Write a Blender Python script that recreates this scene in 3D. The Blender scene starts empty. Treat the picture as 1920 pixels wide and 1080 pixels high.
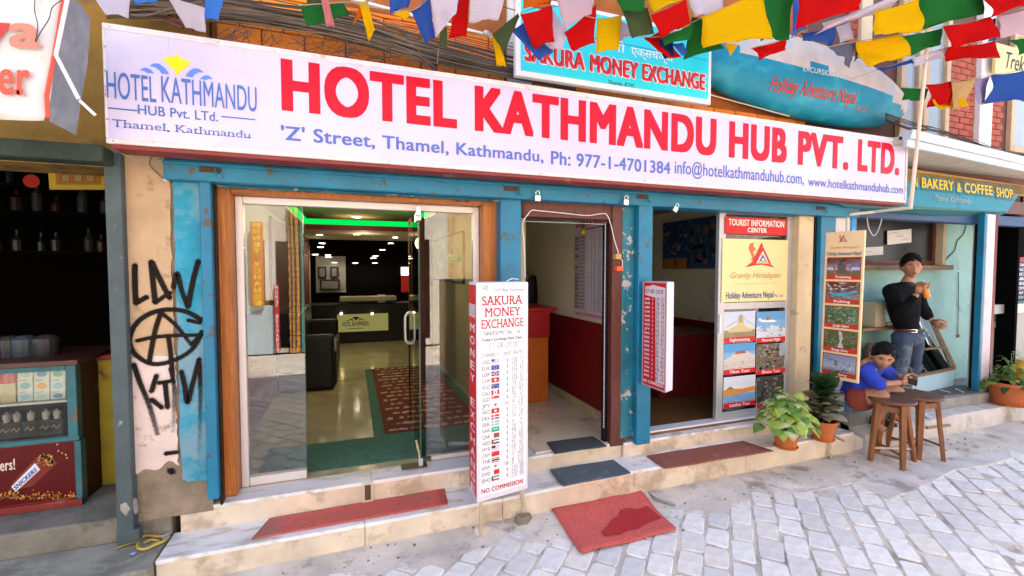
import bpy, bmesh, math, random
from math import sin, cos, pi, atan, atan2, sqrt, radians
from mathutils import Vector, Matrix, noise
random.seed(7)
SC = bpy.context.scene
COL = SC.collection

# ------------------------------------------------------------------ camera
FPX = 848.0; YAW = atan(300/848.); PITCH = atan(35/848.); CH = 1.65
cam = bpy.data.cameras.new('camera'); camo = bpy.data.objects.new('camera', cam); COL.objects.link(camo)
cam.sensor_width = 36; cam.lens = FPX/1920*36; cam.clip_start = .05; cam.clip_end = 400
camo.location = (0, 0, CH); camo.rotation_euler = (pi/2-PITCH, 0, -YAW)
SC.camera = camo
# ------------------------------------------------------------------ sky, sun, exposure
SUN_EL, SUN_AZ = radians(57), radians(28)     # sun stands behind the hotel, to the right: the lane is in open shade
world = bpy.data.worlds.new('World'); SC.world = world; world.use_nodes = True
wn = world.node_tree; bg = wn.nodes['Background']
sky = wn.nodes.new('ShaderNodeTexSky'); sky.sky_type = 'NISHITA'; sky.sun_disc = False
sky.sun_elevation = SUN_EL; sky.sun_rotation = SUN_AZ; sky.air_density = 1.0; sky.dust_density = 2.5
wn.links.new(sky.outputs[0], bg.inputs[0]); bg.inputs[1].default_value = .15
sl = bpy.data.lights.new('sun', 'SUN'); sl.energy = 5.0; sl.angle = radians(.6); sl.color = (1, .94, .84)
so = bpy.data.objects.new('sun', sl); COL.objects.link(so)
sd = Vector((sin(SUN_AZ)*cos(SUN_EL), cos(SUN_AZ)*cos(SUN_EL), sin(SUN_EL)))
so.rotation_euler = sd.to_track_quat('Z', 'Y').to_euler()
vs = SC.view_settings; vs.view_transform = 'Standard'; vs.look = 'None'; vs.gamma = 1; vs.use_curve_mapping = False
vs.exposure = 1.95
SC.render.engine = 'CYCLES'; cy = SC.cycles
cy.use_denoising = True; cy.max_bounces = 7; cy.diffuse_bounces = 4; cy.glossy_bounces = 3; cy.transparent_max_bounces = 12
cy.caustics_reflective = False; cy.caustics_refractive = False; cy.sample_clamp_indirect = 6

# ------------------------------------------------------------------ points from measurements of the photograph
def ray(u, v):
    x = (u-960)/FPX; z = -(v-540)/FPX
    y2 = cos(PITCH)+z*sin(PITCH); z2 = -sin(PITCH)+z*cos(PITCH)
    return Vector((x*cos(YAW)+y2*sin(YAW), -x*sin(YAW)+y2*cos(YAW), z2))
O0 = Vector((0, 0, CH))
def PY(u, v, y): r = ray(u, v); return O0+r*(y/r.y)
def PZ(u, v, z): r = ray(u, v); return O0+r*((z-CH)/r.z)
def PX(u, v, x): r = ray(u, v); return O0+r*(x/r.x)
FW = Vector((sin(YAW)*cos(PITCH), cos(YAW)*cos(PITCH), -sin(PITCH)))
def PD(u, v, d): r = ray(u, v); return O0+r*(d/r.dot(FW))
def depth(p): return (p-O0).dot(FW)
def V(*a): return Vector(a)

# ------------------------------------------------------------------ materials
MATS = {}
def _n(nt, t, **k):
    n = nt.nodes.new(t)
    for a, b in k.items(): setattr(n, a, b)
    return n
def M(name, col, rough=.6, metal=0, var=.12, sc=6, bump=.1, bsc=40, wear=None, wamt=.0, wsc=5, spec=.5, stretch=None, trans=0, coat=0, soft=.10):
    """principled material: two-tone noise, fine relief, and optional wear patches of a second colour"""
    if name in MATS: return MATS[name]
    m = bpy.data.materials.new(name); m.use_nodes = True; nt = m.node_tree; L = nt.links.new
    p = nt.nodes['Principled BSDF']; MATS[name] = m
    p.inputs['Roughness'].default_value = rough; p.inputs['Metallic'].default_value = metal
    p.inputs['Specular IOR Level'].default_value = spec
    if coat: p.inputs['Coat Weight'].default_value = coat; p.inputs['Coat Roughness'].default_value = .15
    tc = _n(nt, 'ShaderNodeTexCoord'); mp = _n(nt, 'ShaderNodeMapping'); L(tc.outputs['Object'], mp.inputs[0])
    if stretch: mp.inputs['Scale'].default_value = stretch
    no = _n(nt, 'ShaderNodeTexNoise'); no.inputs['Scale'].default_value = sc; no.inputs['Detail'].default_value = 7; no.inputs['Roughness'].default_value = .6
    L(mp.outputs[0], no.inputs[0])
    mx = _n(nt, 'ShaderNodeMix', data_type='RGBA')
    c = Vector(col); lo = [max(0, x*(1-var)) for x in c]; hi = [min(1, x*(1+var)) for x in c]
    mx.inputs[6].default_value = (*lo, 1); mx.inputs[7].default_value = (*hi, 1)
    rp = _n(nt, 'ShaderNodeMapRange'); rp.inputs[1].default_value = .3; rp.inputs[2].default_value = .7
    L(no.outputs[0], rp.inputs[0]); L(rp.outputs[0], mx.inputs[0])
    out = mx.outputs[2]
    if wear is not None:
        n2 = _n(nt, 'ShaderNodeTexNoise'); n2.inputs['Scale'].default_value = wsc; n2.inputs['Detail'].default_value = 10; n2.inputs['Roughness'].default_value = .65
        L(mp.outputs[0], n2.inputs[0])
        r2 = _n(nt, 'ShaderNodeMapRange'); th = .68-.3*wamt
        r2.inputs[1].default_value = th; r2.inputs[2].default_value = th+soft
        L(n2.outputs[0], r2.inputs[0])
        m2 = _n(nt, 'ShaderNodeMix', data_type='RGBA'); L(r2.outputs[0], m2.inputs[0]); L(out, m2.inputs[6]); m2.inputs[7].default_value = (*wear, 1)
        out = m2.outputs[2]
    L(out, p.inputs['Base Color'])
    rr = _n(nt, 'ShaderNodeMapRange'); rr.inputs[3].default_value = max(.02, rough-.1); rr.inputs[4].default_value = min(1, rough+.12)
    L(no.outputs[0], rr.inputs[0]); L(rr.outputs[0], p.inputs['Roughness'])
    if bump:
        nb = _n(nt, 'ShaderNodeTexNoise'); nb.inputs['Scale'].default_value = bsc; nb.inputs['Detail'].default_value = 5
        L(mp.outputs[0], nb.inputs[0])
        b = _n(nt, 'ShaderNodeBump'); b.inputs['Strength'].default_value = bump; b.inputs['Distance'].default_value = .01
        L(nb.outputs[0], b.inputs['Height']); L(b.outputs[0], p.inputs['Normal'])
    return m
def INK(col, rough=.5, name=None):
    """plain printing ink or paint"""
    k = name or 'ink_%02x%02x%02x' % tuple(int(255*min(1, max(0, c))) for c in col)
    if k in MATS: return MATS[k]
    m = bpy.data.materials.new(k); m.use_nodes = True; p = m.node_tree.nodes['Principled BSDF']
    p.inputs['Base Color'].default_value = (*col, 1); p.inputs['Roughness'].default_value = rough; p.inputs['Specular IOR Level'].default_value = .25; MATS[k] = m
    return m
def GLOW(name, col, s):
    if name in MATS: return MATS[name]
    m = bpy.data.materials.new(name); m.use_nodes = True; nt = m.node_tree; nt.nodes.clear()
    e = _n(nt, 'ShaderNodeEmission'); e.inputs[0].default_value = (*col, 1); e.inputs[1].default_value = s
    o = _n(nt, 'ShaderNodeOutputMaterial'); nt.links.new(e.outputs[0], o.inputs[0]); MATS[name] = m; return m
def GLASS(name='pane_glass', tint=(.93, .96, .94), ior=1.75):
    if name in MATS: return MATS[name]
    m = bpy.data.materials.new(name); m.use_nodes = True; nt = m.node_tree; nt.nodes.clear(); L = nt.links.new
    t = _n(nt, 'ShaderNodeBsdfTransparent'); t.inputs[0].default_value = (*tint, 1)
    g = _n(nt, 'ShaderNodeBsdfGlossy'); g.inputs['Roughness'].default_value = .01; g.inputs[0].default_value = (1, 1, 1, 1)
    f = _n(nt, 'ShaderNodeFresnel'); f.inputs[0].default_value = ior
    x = _n(nt, 'ShaderNodeMixShader'); o = _n(nt, 'ShaderNodeOutputMaterial')
    L(f.outputs[0], x.inputs[0]); L(t.outputs[0], x.inputs[1]); L(g.outputs[0], x.inputs[2]); L(x.outputs[0], o.inputs[0])
    MATS[name] = m; return m
def CLOTH(name, col, lines=True):
    """thin cotton: half of the light comes through; faint printed text lines"""
    if name in MATS: return MATS[name]
    m = bpy.data.materials.new(name); m.use_nodes = True; nt = m.node_tree; nt.nodes.clear(); L = nt.links.new
    uv = _n(nt, 'ShaderNodeTexCoord')
    sp = _n(nt, 'ShaderNodeSeparateXYZ'); L(uv.outputs['UV'], sp.inputs[0])
    nz = _n(nt, 'ShaderNodeTexNoise'); nz.inputs['Scale'].default_value = 90; mp = _n(nt, 'ShaderNodeMapping'); mp.inputs['Scale'].default_value = (1.2, .35, 1)
    L(uv.outputs['UV'], mp.inputs[0]); L(mp.outputs[0], nz.inputs[0])
    w = _n(nt, 'ShaderNodeTexWave', bands_direction='Y'); w.inputs['Scale'].default_value = 7.5; w.inputs['Distortion'].default_value = .6
    w.inputs['Detail'].default_value = 1; L(uv.outputs['UV'], w.inputs[0])
    mu = _n(nt, 'ShaderNodeMath', operation='MULTIPLY'); r1 = _n(nt, 'ShaderNodeMapRange'); r1.inputs[1].default_value = .55; r1.inputs[2].default_value = .85
    r2 = _n(nt, 'ShaderNodeMapRange'); r2.inputs[1].default_value = .38; r2.inputs[2].default_value = .50
    L(w.outputs[0], r1.inputs[0]); L(nz.outputs[0], r2.inputs[0]); L(r1.outputs[0], mu.inputs[0]); L(r2.outputs[0], mu.inputs[1])
    big = _n(nt, 'ShaderNodeTexNoise'); big.inputs['Scale'].default_value = 2.5; L(uv.outputs['Object'], big.inputs[0])
    mx = _n(nt, 'ShaderNodeMix', data_type='RGBA'); mx.inputs[6].default_value = (*col, 1); mx.inputs[7].default_value = (*[c*.45+.02 for c in col], 1)
    m4 = _n(nt, 'ShaderNodeMath', operation='MULTIPLY'); m4.inputs[1].default_value = .6 if lines else .0
    L(mu.outputs[0], m4.inputs[0]); L(m4.outputs[0], mx.inputs[0])
    d = _n(nt, 'ShaderNodeBsdfDiffuse'); t = _n(nt, 'ShaderNodeBsdfTranslucent'); x = _n(nt, 'ShaderNodeMixShader'); x.inputs[0].default_value = .6
    o = _n(nt, 'ShaderNodeOutputMaterial')
    L(mx.outputs[2], d.inputs[0]); L(mx.outputs[2], t.inputs[0]); L(d.outputs[0], x.inputs[1]); L(t.outputs[0], x.inputs[2]); L(x.outputs[0], o.inputs[0])
    MATS[name] = m; return m

# ------------------------------------------------------------------ mesh builder
ORG = {}
class MB:
    def __init__(s): s.v = []; s.f = []; s.m = []; s.mats = []; s.uv = {}
    def mi(s, m):
        if m not in s.mats: s.mats.append(m)
        return s.mats.index(m)
    def add(s, vs, fs, m):
        b = len(s.v); s.v += [Vector(p) for p in vs]; k = s.mi(m)
        for f in fs: s.f.append(tuple(b+i for i in f)); s.m.append(k)
        return s
    def box(s, a, b, m):
        x0, x1 = sorted((a[0], b[0])); y0, y1 = sorted((a[1], b[1])); z0, z1 = sorted((a[2], b[2]))
        return s.hexa([(x0, y0, z0), (x1, y0, z0), (x1, y1, z0), (x0, y1, z0), (x0, y0, z1), (x1, y0, z1), (x1, y1, z1), (x0, y1, z1)], m)
    def hexa(s, v, m): return s.add(v, [(3, 2, 1, 0), (4, 5, 6, 7), (0, 1, 5, 4), (1, 2, 6, 5), (2, 3, 7, 6), (3, 0, 4, 7)], m)
    def quad(s, a, b, c, d, m): return s.add([a, b, c, d], [(0, 1, 2, 3)], m)
    def slab(s, pts, off, m):
        """polygon pts extruded by vector off (a closed prism)"""
        n = len(pts); P = [Vector(p) for p in pts]; Q = [p+Vector(off) for p in P]
        nn = Vector((0, 0, 0))
        for i in range(n): nn += P[i].cross(P[(i+1) % n])
        fl = nn.dot(Vector(off)) > 0
        a = tuple(range(n)); b = tuple(range(n, 2*n))
        fs = [a[::-1] if fl else a, b if fl else b[::-1]]
        for i in range(n):
            j = (i+1) % n; q = (i, j, n+j, n+i); fs.append(q if fl else q[::-1])
        return s.add(P+Q, fs, m)
    def tube(s, pts, r, m, n=8, closed=False, caps=True):
        P = [Vector(p) for p in pts]; k = len(P); rr = r if isinstance(r, (list, tuple)) else [r]*k
        vs = []; up = None
        for i in range(k):
            a = P[(i-1) % k] if (closed or i) else P[0]; b = P[(i+1) % k] if (closed or i < k-1) else P[-1]
            t = (b-a).normalized() if (b-a).length > 1e-9 else Vector((0, 0, 1))
            if up is None: up = Vector((0, 0, 1)) if abs(t.z) < .9 else Vector((1, 0, 0))
            u = t.cross(up)
            if u.length < 1e-6: u = t.orthogonal()
            u.normalize(); w = u.cross(t).normalized(); up = w
            for j in range(n):
                q = 2*pi*j/n; vs.append(P[i]+(u*cos(q)+w*sin(q))*rr[i])
        fs = []
        for i in range(k if closed else k-1):
            for j in range(n):
                a = i*n+j; b = i*n+(j+1) % n; c = ((i+1) % k)*n+(j+1) % n; d = ((i+1) % k)*n+j; fs.append((a, b, c, d))
        if caps and not closed: fs.append(tuple(range(n))[::-1]); fs.append(tuple((k-1)*n+j for j in range(n)))
        return s.add(vs, fs, m)
    def lathe(s, prof, c, m, n=24, ax=None):
        """prof: (radius, height) pairs round a vertical axis at c"""
        c = Vector(c); vs = []; k = len(prof)
        for r, h in prof:
            for j in range(n):
                q = 2*pi*j/n; vs.append(c+Vector((r*cos(q), r*sin(q), h)))
        fs = []
        for i in range(k-1):
            for j in range(n): fs.append((i*n+j, i*n+(j+1) % n, (i+1)*n+(j+1) % n, (i+1)*n+j))
        fs.append(tuple(range(n))[::-1]); fs.append(tuple((k-1)*n+j for j in range(n)))
        return s.add(vs, fs, m)
    def blob(s, c, r, m, n=10, k=7, jit=0):
        c = Vector(c); r = Vector(r) if not isinstance(r, (int, float)) else Vector((r, r, r)); vs = []
        for i in range(k+1):
            a = pi*i/k
            for j in range(n):
                q = 2*pi*j/n; w = 1+jit*random.uniform(-1, 1)
                vs.append(c+Vector((r.x*sin(a)*cos(q)*w, r.y*sin(a)*sin(q)*w, r.z*cos(a)*w)))
        fs = [(i*n+j, (i+1)*n+j, (i+1)*n+(j+1) % n, i*n+(j+1) % n) for i in range(k) for j in range(n)]
        return s.add(vs, fs, m)
    def build(s, name, parent=None, smooth=False, bevel=0, org=None, kind=None, seg=1):
        me = bpy.data.meshes.new(name); o = bpy.data.objects.new(name, me); COL.objects.link(o)
        po = ORG.get(parent.name, V(0, 0, 0)) if parent else V(0, 0, 0)
        oo = Vector(org) if org is not None else po.copy()
        me.from_pydata([p-oo for p in s.v], [], s.f)
        for m in s.mats: me.materials.append(m)
        me.polygons.foreach_set('material_index', s.m)
        if smooth: me.polygons.foreach_set('use_smooth', [True]*len(s.f))
        me.update()
        if bevel:
            b = o.modifiers.new('edge', 'BEVEL'); b.width = bevel; b.segments = seg; b.limit_method = 'ANGLE'; b.angle_limit = radians(40)
        ORG[o.name] = oo
        if parent: o.parent = parent; o.location = oo-po
        else: o.location = oo
        if kind: o['kind'] = kind
        return o
def tag(o, label=None, cat=None, group=None, kind=None):
    if label: o['label'] = label
    if cat: o['category'] = cat
    if group: o['group'] = group
    if kind: o['kind'] = kind
    return o
def thing(name, label, cat, loc, group=None):
    o = bpy.data.objects.new(name, None); COL.objects.link(o); o.location = loc; o.empty_display_size = .05
    ORG[o.name] = Vector(loc); return tag(o, label, cat, group)
def copy_tree(o, parent=None):
    c = o.copy(); COL.objects.link(c); c.parent = parent; ORG[c.name] = ORG[o.name]
    for ch in list(o.children): copy_tree(ch, c)
    return c
def lerp(a, b, t): return a+(b-a)*t
def smooth_path(pts, k=6):
    P = [Vector(p) for p in pts]; out = []
    for i in range(len(P)-1):
        a = P[max(0, i-1)]; b = P[i]; c = P[i+1]; d = P[min(len(P)-1, i+2)]
        for j in range(k):
            t = j/k; out.append(.5*((2*b)+(c-a)*t+(2*a-5*b+4*c-d)*t*t+(3*b-a-3*c+d)*t**3))
    out.append(P[-1]); return out

# ------------------------------------------------------------------ lettering
_TX = {}; CAPH = [0]
def txt(s, bold=0.0, shear=0.0, serif=0.0):
    """mesh of a word: x from 0 to width, capitals 1 high"""
    k = (s, bold, shear, serif)
    if k in _TX: return _TX[k]
    c = bpy.data.curves.new('t', 'FONT'); c.body = s; c.size = 1;  c.shear = shear; c.space_character = 1+max(0, bold)*2.2; c.resolution_u = 5; c.fill_mode = 'FRONT'
    o = bpy.data.objects.new('t', c); me = bpy.data.meshes.new_from_object(o)
    vs = [Vector((v.co.x, v.co.y)) for v in me.vertices]; fs = [tuple(p.vertices) for p in me.polygons]
    es = [tuple(e.vertices) for e in me.edges]
    cnt = {}
    for f in fs:
        for i in range(len(f)):
            e = tuple(sorted((f[i], f[(i+1) % len(f)]))); cnt[e] = cnt.get(e, 0)+1
    bpy.data.objects.remove(o); bpy.data.curves.remove(c); bpy.data.meshes.remove(me)
    if not vs: return ([], [], 1)
    cap = CAPH[0] or max(v.y for v in vs)
    if serif:                                   # slab feet where stems meet the base line and the cap line
        tops = max(v.y for v in vs); bound = [e for e, n in cnt.items() if n == 1]
        for yy, y0, y1 in ((.045, 0, .07), (cap-.045, cap-.07, cap)):
            xs = sorted(vs[a].x+(vs[b].x-vs[a].x)*(yy-vs[a].y)/(vs[b].y-vs[a].y) for a, b in bound if (vs[a].y-yy)*(vs[b].y-yy) < 0)
            for i in range(0, len(xs)-1, 2):
                w = xs[i+1]-xs[i]
                if .03 < w < .3:
                    b = len(vs); a0 = xs[i]-serif; a1 = xs[i+1]+serif
                    vs += [Vector((a0, y0)), Vector((a1, y0)), Vector((a1, y1)), Vector((a0, y1))]; fs.append((b, b+1, b+2, b+3))
    x0 = min(v.x for v in vs); x1 = max(v.x for v in vs); n = len(vs)
    sh = [(0, 0)] if bold <= 0 else [(0, 0), (-bold, -bold*.6), (bold, -bold*.6), (bold, bold*.6), (-bold, bold*.6), (0, bold*.6), (0, -bold*.6), (bold, 0), (-bold, 0)]
    B = bold if bold > 0 else 0; V3 = []; F3 = []
    for q, (dx, dy) in enumerate(sh):                # a heavier cut: the word stacked on itself a hair apart
        V3 += [(v.x-x0+dx+B, (v.y+dy+B*.6)/(cap+B*1.2), q) for v in vs]; F3 += [tuple(i+q*n for i in f) for f in fs]
    r = (V3, F3, x1-x0+2*B); _TX[k] = r; return r
def _caph():
    c = bpy.data.curves.new('t', 'FONT'); c.body = 'H'; c.size = 1; o = bpy.data.objects.new('t', c); me = bpy.data.meshes.new_from_object(o); h = max(v.co.y for v in me.vertices)
    bpy.data.objects.remove(o); bpy.data.curves.remove(c); bpy.data.meshes.remove(me); return h
CAPH[0] = _caph()

class Art:
    """flat print on a rectangular board: (s, t) run 0..1 from the top left corner"""
    def __init__(s, TL, TR, BL, step=.0009):
        s.o = Vector(TL); s.r = Vector(TR)-s.o; s.d = Vector(BL)-s.o; s.n = s.d.cross(s.r).normalized(); s.mb = MB(); s.st = step
        if s.n.dot(O0-s.o) < 0: s.n = -s.n
    def p(s, a, b, l=1): return s.o+s.r*a+s.d*b+s.n*(s.st*l)
    def px(s, u, v):
        rr = ray(u, v); q = O0+rr*((s.o-O0).dot(s.n)/rr.dot(s.n))-s.o
        rr_, dd_, rd_ = s.r.dot(s.r), s.d.dot(s.d), s.r.dot(s.d); a, b = q.dot(s.r), q.dot(s.d); D_ = rr_*dd_-rd_*rd_
        return ((a*dd_-b*rd_)/D_, (b*rr_-a*rd_)/D_)
    def rect(s, a0, b0, a1, b1, m, l=1): s.mb.quad(s.p(a0, b1, l), s.p(a1, b1, l), s.p(a1, b0, l), s.p(a0, b0, l), m); return s
    def poly(s, pts, m, l=1): s.mb.add([s.p(a, b, l) for a, b in pts], [tuple(range(len(pts)))], m); return s
    def line(s, pts, w, m, l=1):
        W = s.r.length; H = s.d.length; q = [Vector((a*W, b*H)) for a, b in pts]
        for i in range(len(q)-1):
            t = q[i+1]-q[i]
            if t.length < 1e-7: continue
            t.normalize(); n = Vector((-t.y, t.x))*w/2; e = t*w*.3
            s.poly([((c.x)/W, (c.y)/H) for c in (q[i]-n-e, q[i+1]-n+e, q[i+1]+n+e, q[i]+n-e)], m, l)
        return s
    def text(s, st, a0, b0, a1, b1, m, l=2, bold=0., shear=0., serif=0., keep=False):
        """word fitted between a0..a1, capitals from b0 (top) to b1 (base line)"""
        vs, fs, w = txt(st, bold, shear, serif)
        if not vs: return s
        s.mb.add([s.p(a0+(a1-a0)*x/w, b1-(b1-b0)*y, l+.12*q) for x, y, q in vs], fs, m); return s
    def textpx(s, st, u0, vt, vb, u1, m, **k):
        a0, b0 = s.px(u0, vt); _, b1 = s.px(u0, vb); a1, _ = s.px(u1, vb+(u1-u0)*(vb-505)/(3357-u0)*-1)
        return s.text(st, a0, b0, a1, b1, m, **k)
    def ell(s, a, b, ra, rb, m, l=1, n=20): return s.poly([(a+ra*cos(2*pi*i/n), b+rb*sin(2*pi*i/n)) for i in range(n)], m, l)
    def build(s, name, parent, **k): return s.mb.build(name, parent, **k)
def handnum(A, st, a0, b0, a1, b1, m, w=.0022, l=3):
    """hand written figures as marker strokes"""
    G = {'0': [[(.5, 0), (.1, .3), (.1, .7), (.5, 1), (.9, .7), (.9, .3), (.5, 0)]], '1': [[(.35, .15), (.6, 0), (.45, 1)]],
         '2': [[(.1, .2), (.5, 0), (.85, .25), (.1, 1), (.95, .95)]], '3': [[(.1, .05), (.8, .05), (.4, .45), (.9, .7), (.4, 1), (.05, .9)]],
         '4': [[(.5, 0), (.05, .6), (.95, .6)], [(.7, .3), (.6, 1)]], '5': [[(.9, 0), (.25, 0), (.2, .45), (.8, .5), (.7, 1), (.05, .95)]],
         '6': [[(.8, 0), (.2, .5), (.2, .9), (.7, 1), (.85, .65), (.25, .6)]], '7': [[(.1, .05), (.9, .05), (.35, 1)]],
         '8': [[(.5, .45), (.15, .2), (.5, 0), (.85, .2), (.5, .45), (.1, .8), (.5, 1), (.9, .8), (.5, .45)]], '9': [[(.85, .3), (.3, .45), (.2, .1), (.7, 0), (.85, .3), (.6, 1)]],
         'x': [[(.1, .3), (.8, .9)], [(.8, .3), (.1, .9)]], '-': [[(.2, .5), (.8, .5)]], '.': [[(.4, .9), (.55, 1)]], '/': [[(.8, 0), (.2, 1)]], ' ': []}
    n = len(st)
    for i, c in enumerate(st):
        c0 = lerp(a0, a1, i/n); cw = (a1-a0)/n*.8; dy = random.uniform(-.1, .1)*(b1-b0)
        for stn in G.get(c, []): A.line([(c0+x*cw+(.15*(1-y))*cw, b0+dy+y*(b1-b0)) for x, y in stn], w, m, l)
# ------------------------------------------------------------------ palette
m_street = M('dust_and_mortar', (.62, .55, .47), .9, var=.25, sc=3, bump=.6, bsc=60, wear=(.32, .28, .23), wamt=.45, wsc=4)
m_conc = M('pale_concrete', (.62, .57, .52), .85, var=.2, sc=5, bump=.4, bsc=50, wear=(.33, .30, .26), wamt=.45, wsc=3)
m_dconc = M('dark_concrete', (.22, .20, .16), .9, var=.35, sc=4, bump=.7, bsc=30, wear=(.12, .12, .09), wamt=.6, wsc=5)
m_pav = [M('paving_stone_%s' % n, c, .55, var=.14, sc=14, bump=.35, bsc=90, wear=(.50, .49, .48), wamt=.25, wsc=9)
         for n, c in (('a', (.84, .81, .76)), ('b', (.78, .75, .71)), ('c', (.87, .84, .79)), ('d', (.70, .68, .65)), ('e', (.80, .75, .68)))]
m_marble = M('white_marble', (.82, .79, .77), .3, var=.12, sc=2.5, bump=.05, wear=(.58, .50, .42), wamt=.5, wsc=4, stretch=(1, 3, 1))
m_riser = M('beige_marble', (.72, .61, .47), .4, var=.18, sc=4, bump=.1, wear=(.48, .38, .27), wamt=.5, wsc=3)
m_teal = M('teal_paint', (.003, .165, .29), .45, var=.22, sc=5, bump=.15, bsc=60, wear=(.07, .07, .06), wamt=.24, wsc=13, soft=.03)
m_tealw = M('worn_shaded_teal_paint', (.004, .145, .21), .5, var=.3, sc=5, bump=.3, bsc=50, wear=(.42, .40, .36), wamt=.36, wsc=7, soft=.03)  # worn paint, base tone darkened to carry the shade under the sign
m_tealboard = M('teal_limewash', (.01, .28, .42), .7, var=.25, sc=6, bump=.3, bsc=40, wear=(.16, .30, .37), wamt=.75, wsc=3)
m_plast = M('ochre_plaster', (.52, .35, .20), .85, var=.16, sc=4, bump=.5, bsc=35, wear=(.30, .20, .12), wamt=.28, wsc=14)
m_plastw = M('pinkish_plaster', (.70, .56, .50), .85, var=.1, sc=4, bump=.4, bsc=35, wear=(.36, .26, .18), wamt=.3, wsc=12)
m_plastb = M('bare_cement', (.26, .20, .14), .95, var=.3, sc=9, bump=.9, bsc=30)
m_wood = M('orange_varnished_wood', (.42, .125, .016), .4, var=.3, sc=5, bump=.12, bsc=30, stretch=(9, 9, .8), wear=(.60, .26, .05), wamt=.35, wsc=3)
m_woodd = M('dark_red_wood', (.10, .022, .014), .5, var=.4, sc=8, bump=.15, stretch=(6, 6, 1))
m_alu = M('pale_aluminium', (.74, .68, .66), .4, metal=.35, var=.06, sc=4, bump=.03)
m_alug = M('grey_aluminium', (.50, .50, .50), .45, metal=.5, var=.1, sc=4, bump=.05)
m_black = M('black_lacquer', (.006, .005, .005), .4, var=.3, bump=0, spec=.25)
m_dark = M('dark_interior', (.0028, .0022, .002), .9, var=.4, bump=0, spec=.04)  # near-black base colour carries the shade of deep interiors
m_cream = M('cream_wall_paint', (.74, .70, .50), .7, var=.07, sc=2, bump=.06, wear=(.46, .41, .27), wamt=.2, wsc=3)
m_maroon = M('maroon_wainscot', (.17, .006, .010), .4, var=.12, sc=3, bump=.03, spec=.25)
m_tile = M('cream_floor_marble', (.46, .42, .25), .12, var=.16, sc=3, bump=.02, wear=(.40, .32, .18), wamt=.4, wsc=2)
m_white = M('white_paint', (.78, .76, .76), .5, var=.05, bump=.05)
m_signf = M('lavender_sign_film', (.60, .53, .73), .18, var=.08, sc=1.3, bump=.10, bsc=1.7, spec=.4, wear=(.66, .59, .70), wamt=.5, wsc=.9)  # pale second colour paints whitish reflections into the film
m_signrim = M('pale_sign_trim', (.70, .62, .60), .5, var=.15, sc=12, bump=.2, wear=(.42, .30, .22), wamt=.3, wsc=14)
m_red = M('red_enamel', (.55, .012, .012), .4, var=.15, bump=.1)
m_redd = M('dark_red_enamel', (.22, .02, .015), .5, var=.2, bump=.1, wear=(.45, .2, .1), wamt=.3)
m_steel = M('bright_steel', (.75, .75, .75), .2, metal=1, var=.05, bump=0)
m_obrick = M('orange_painted_brick', (.92, .25, .015), .7, var=.2, sc=7, bump=.3, bsc=60, wear=(.50, .14, .03), wamt=.35, wsc=6)
m_omort = M('orange_joint', (.34, .10, .02), .9, var=.25, bump=.3)
m_rbrick = M('red_brick', (.38, .085, .05), .8, var=.35, sc=9, bump=.5, bsc=60, wear=(.22, .05, .04), wamt=.4, wsc=9)
m_rmort = M('brick_mortar', (.13, .06, .05), .9, bump=.3)
m_rubber = M('black_cable', (.045, .035, .028), .6, var=.4, bump=0)
m_cabg = M('dusty_cable', (.13, .085, .05), .7, var=.4, sc=3, bump=0)
m_gcol = M('grey_green_paint', (.06, .085, .09), .6, var=.25, sc=5, bump=.3, wear=(.36, .38, .38), wamt=.22, wsc=16)
m_glass = GLASS(); m_lglass = GLASS('leaf_glass', ior=1.12); m_cglass = GLASS('case_glass', ior=1.35)

def box_px(name, u0, v0, u1, v1, y, th, m, parent=None, bevel=.003, **k):
    a = PY(u0, v0, y); b = PY(u1, v1, y)
    return MB().box((a.x, y, a.z), (b.x, y+th, b.z), m).build(name, parent, bevel=bevel, **k)

# ------------------------------------------------------------------ street
STEPY = 2.73
def bank(x, y):
    """height of the dust and mortar between and over the paving stones"""
    n = noise.noise(V(x*2.3, y*3.1, 1.7))+.5*noise.noise(V(x*7, y*7, 5.1))
    edge = 2.50 if x < 1.0 else (2.42 if x < 3 else 2.30-.02*(x-3))
    edge += .06*noise.noise(V(x*1.7, 0, 9))
    if x < -.1: edge -= .05
    t = (y-edge)/.16
    h = -.004+.007*noise.noise(V(x*9, y*9, 0))+.004*noise.noise(V(x*31, y*31, 4))
    h += .022*max(-.1, min(1.3, t+.45*n))
    h += .016*max(0, n-.42)
    return h
g = MB(); xs = []; x = -3.0
while x < 10: xs.append(x); x += .055 if x < 6 else .25
ys = []; y = -3.4
while y < 2.75: ys.append(y); y += .25 if y < .75 else .04
ys.append(2.75)
vs = [(x, y, bank(x, y) if y < 2.74 else bank(x, 2.72)) for y in ys for x in xs]; nx = len(xs)
g.add(vs, [(j*nx+i, j*nx+i+1, (j+1)*nx+i+1, (j+1)*nx+i) for j in range(len(ys)-1) for i in range(nx-1)], m_street)
street = g.build('street', smooth=True, kind='structure')
MB().add([(-60, -60, -.06), (60, -60, -.06), (60, 60, -.06), (-60, 60, -.06)], [(0, 1, 2, 3)], m_street).build('ground', kind='structure')

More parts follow.
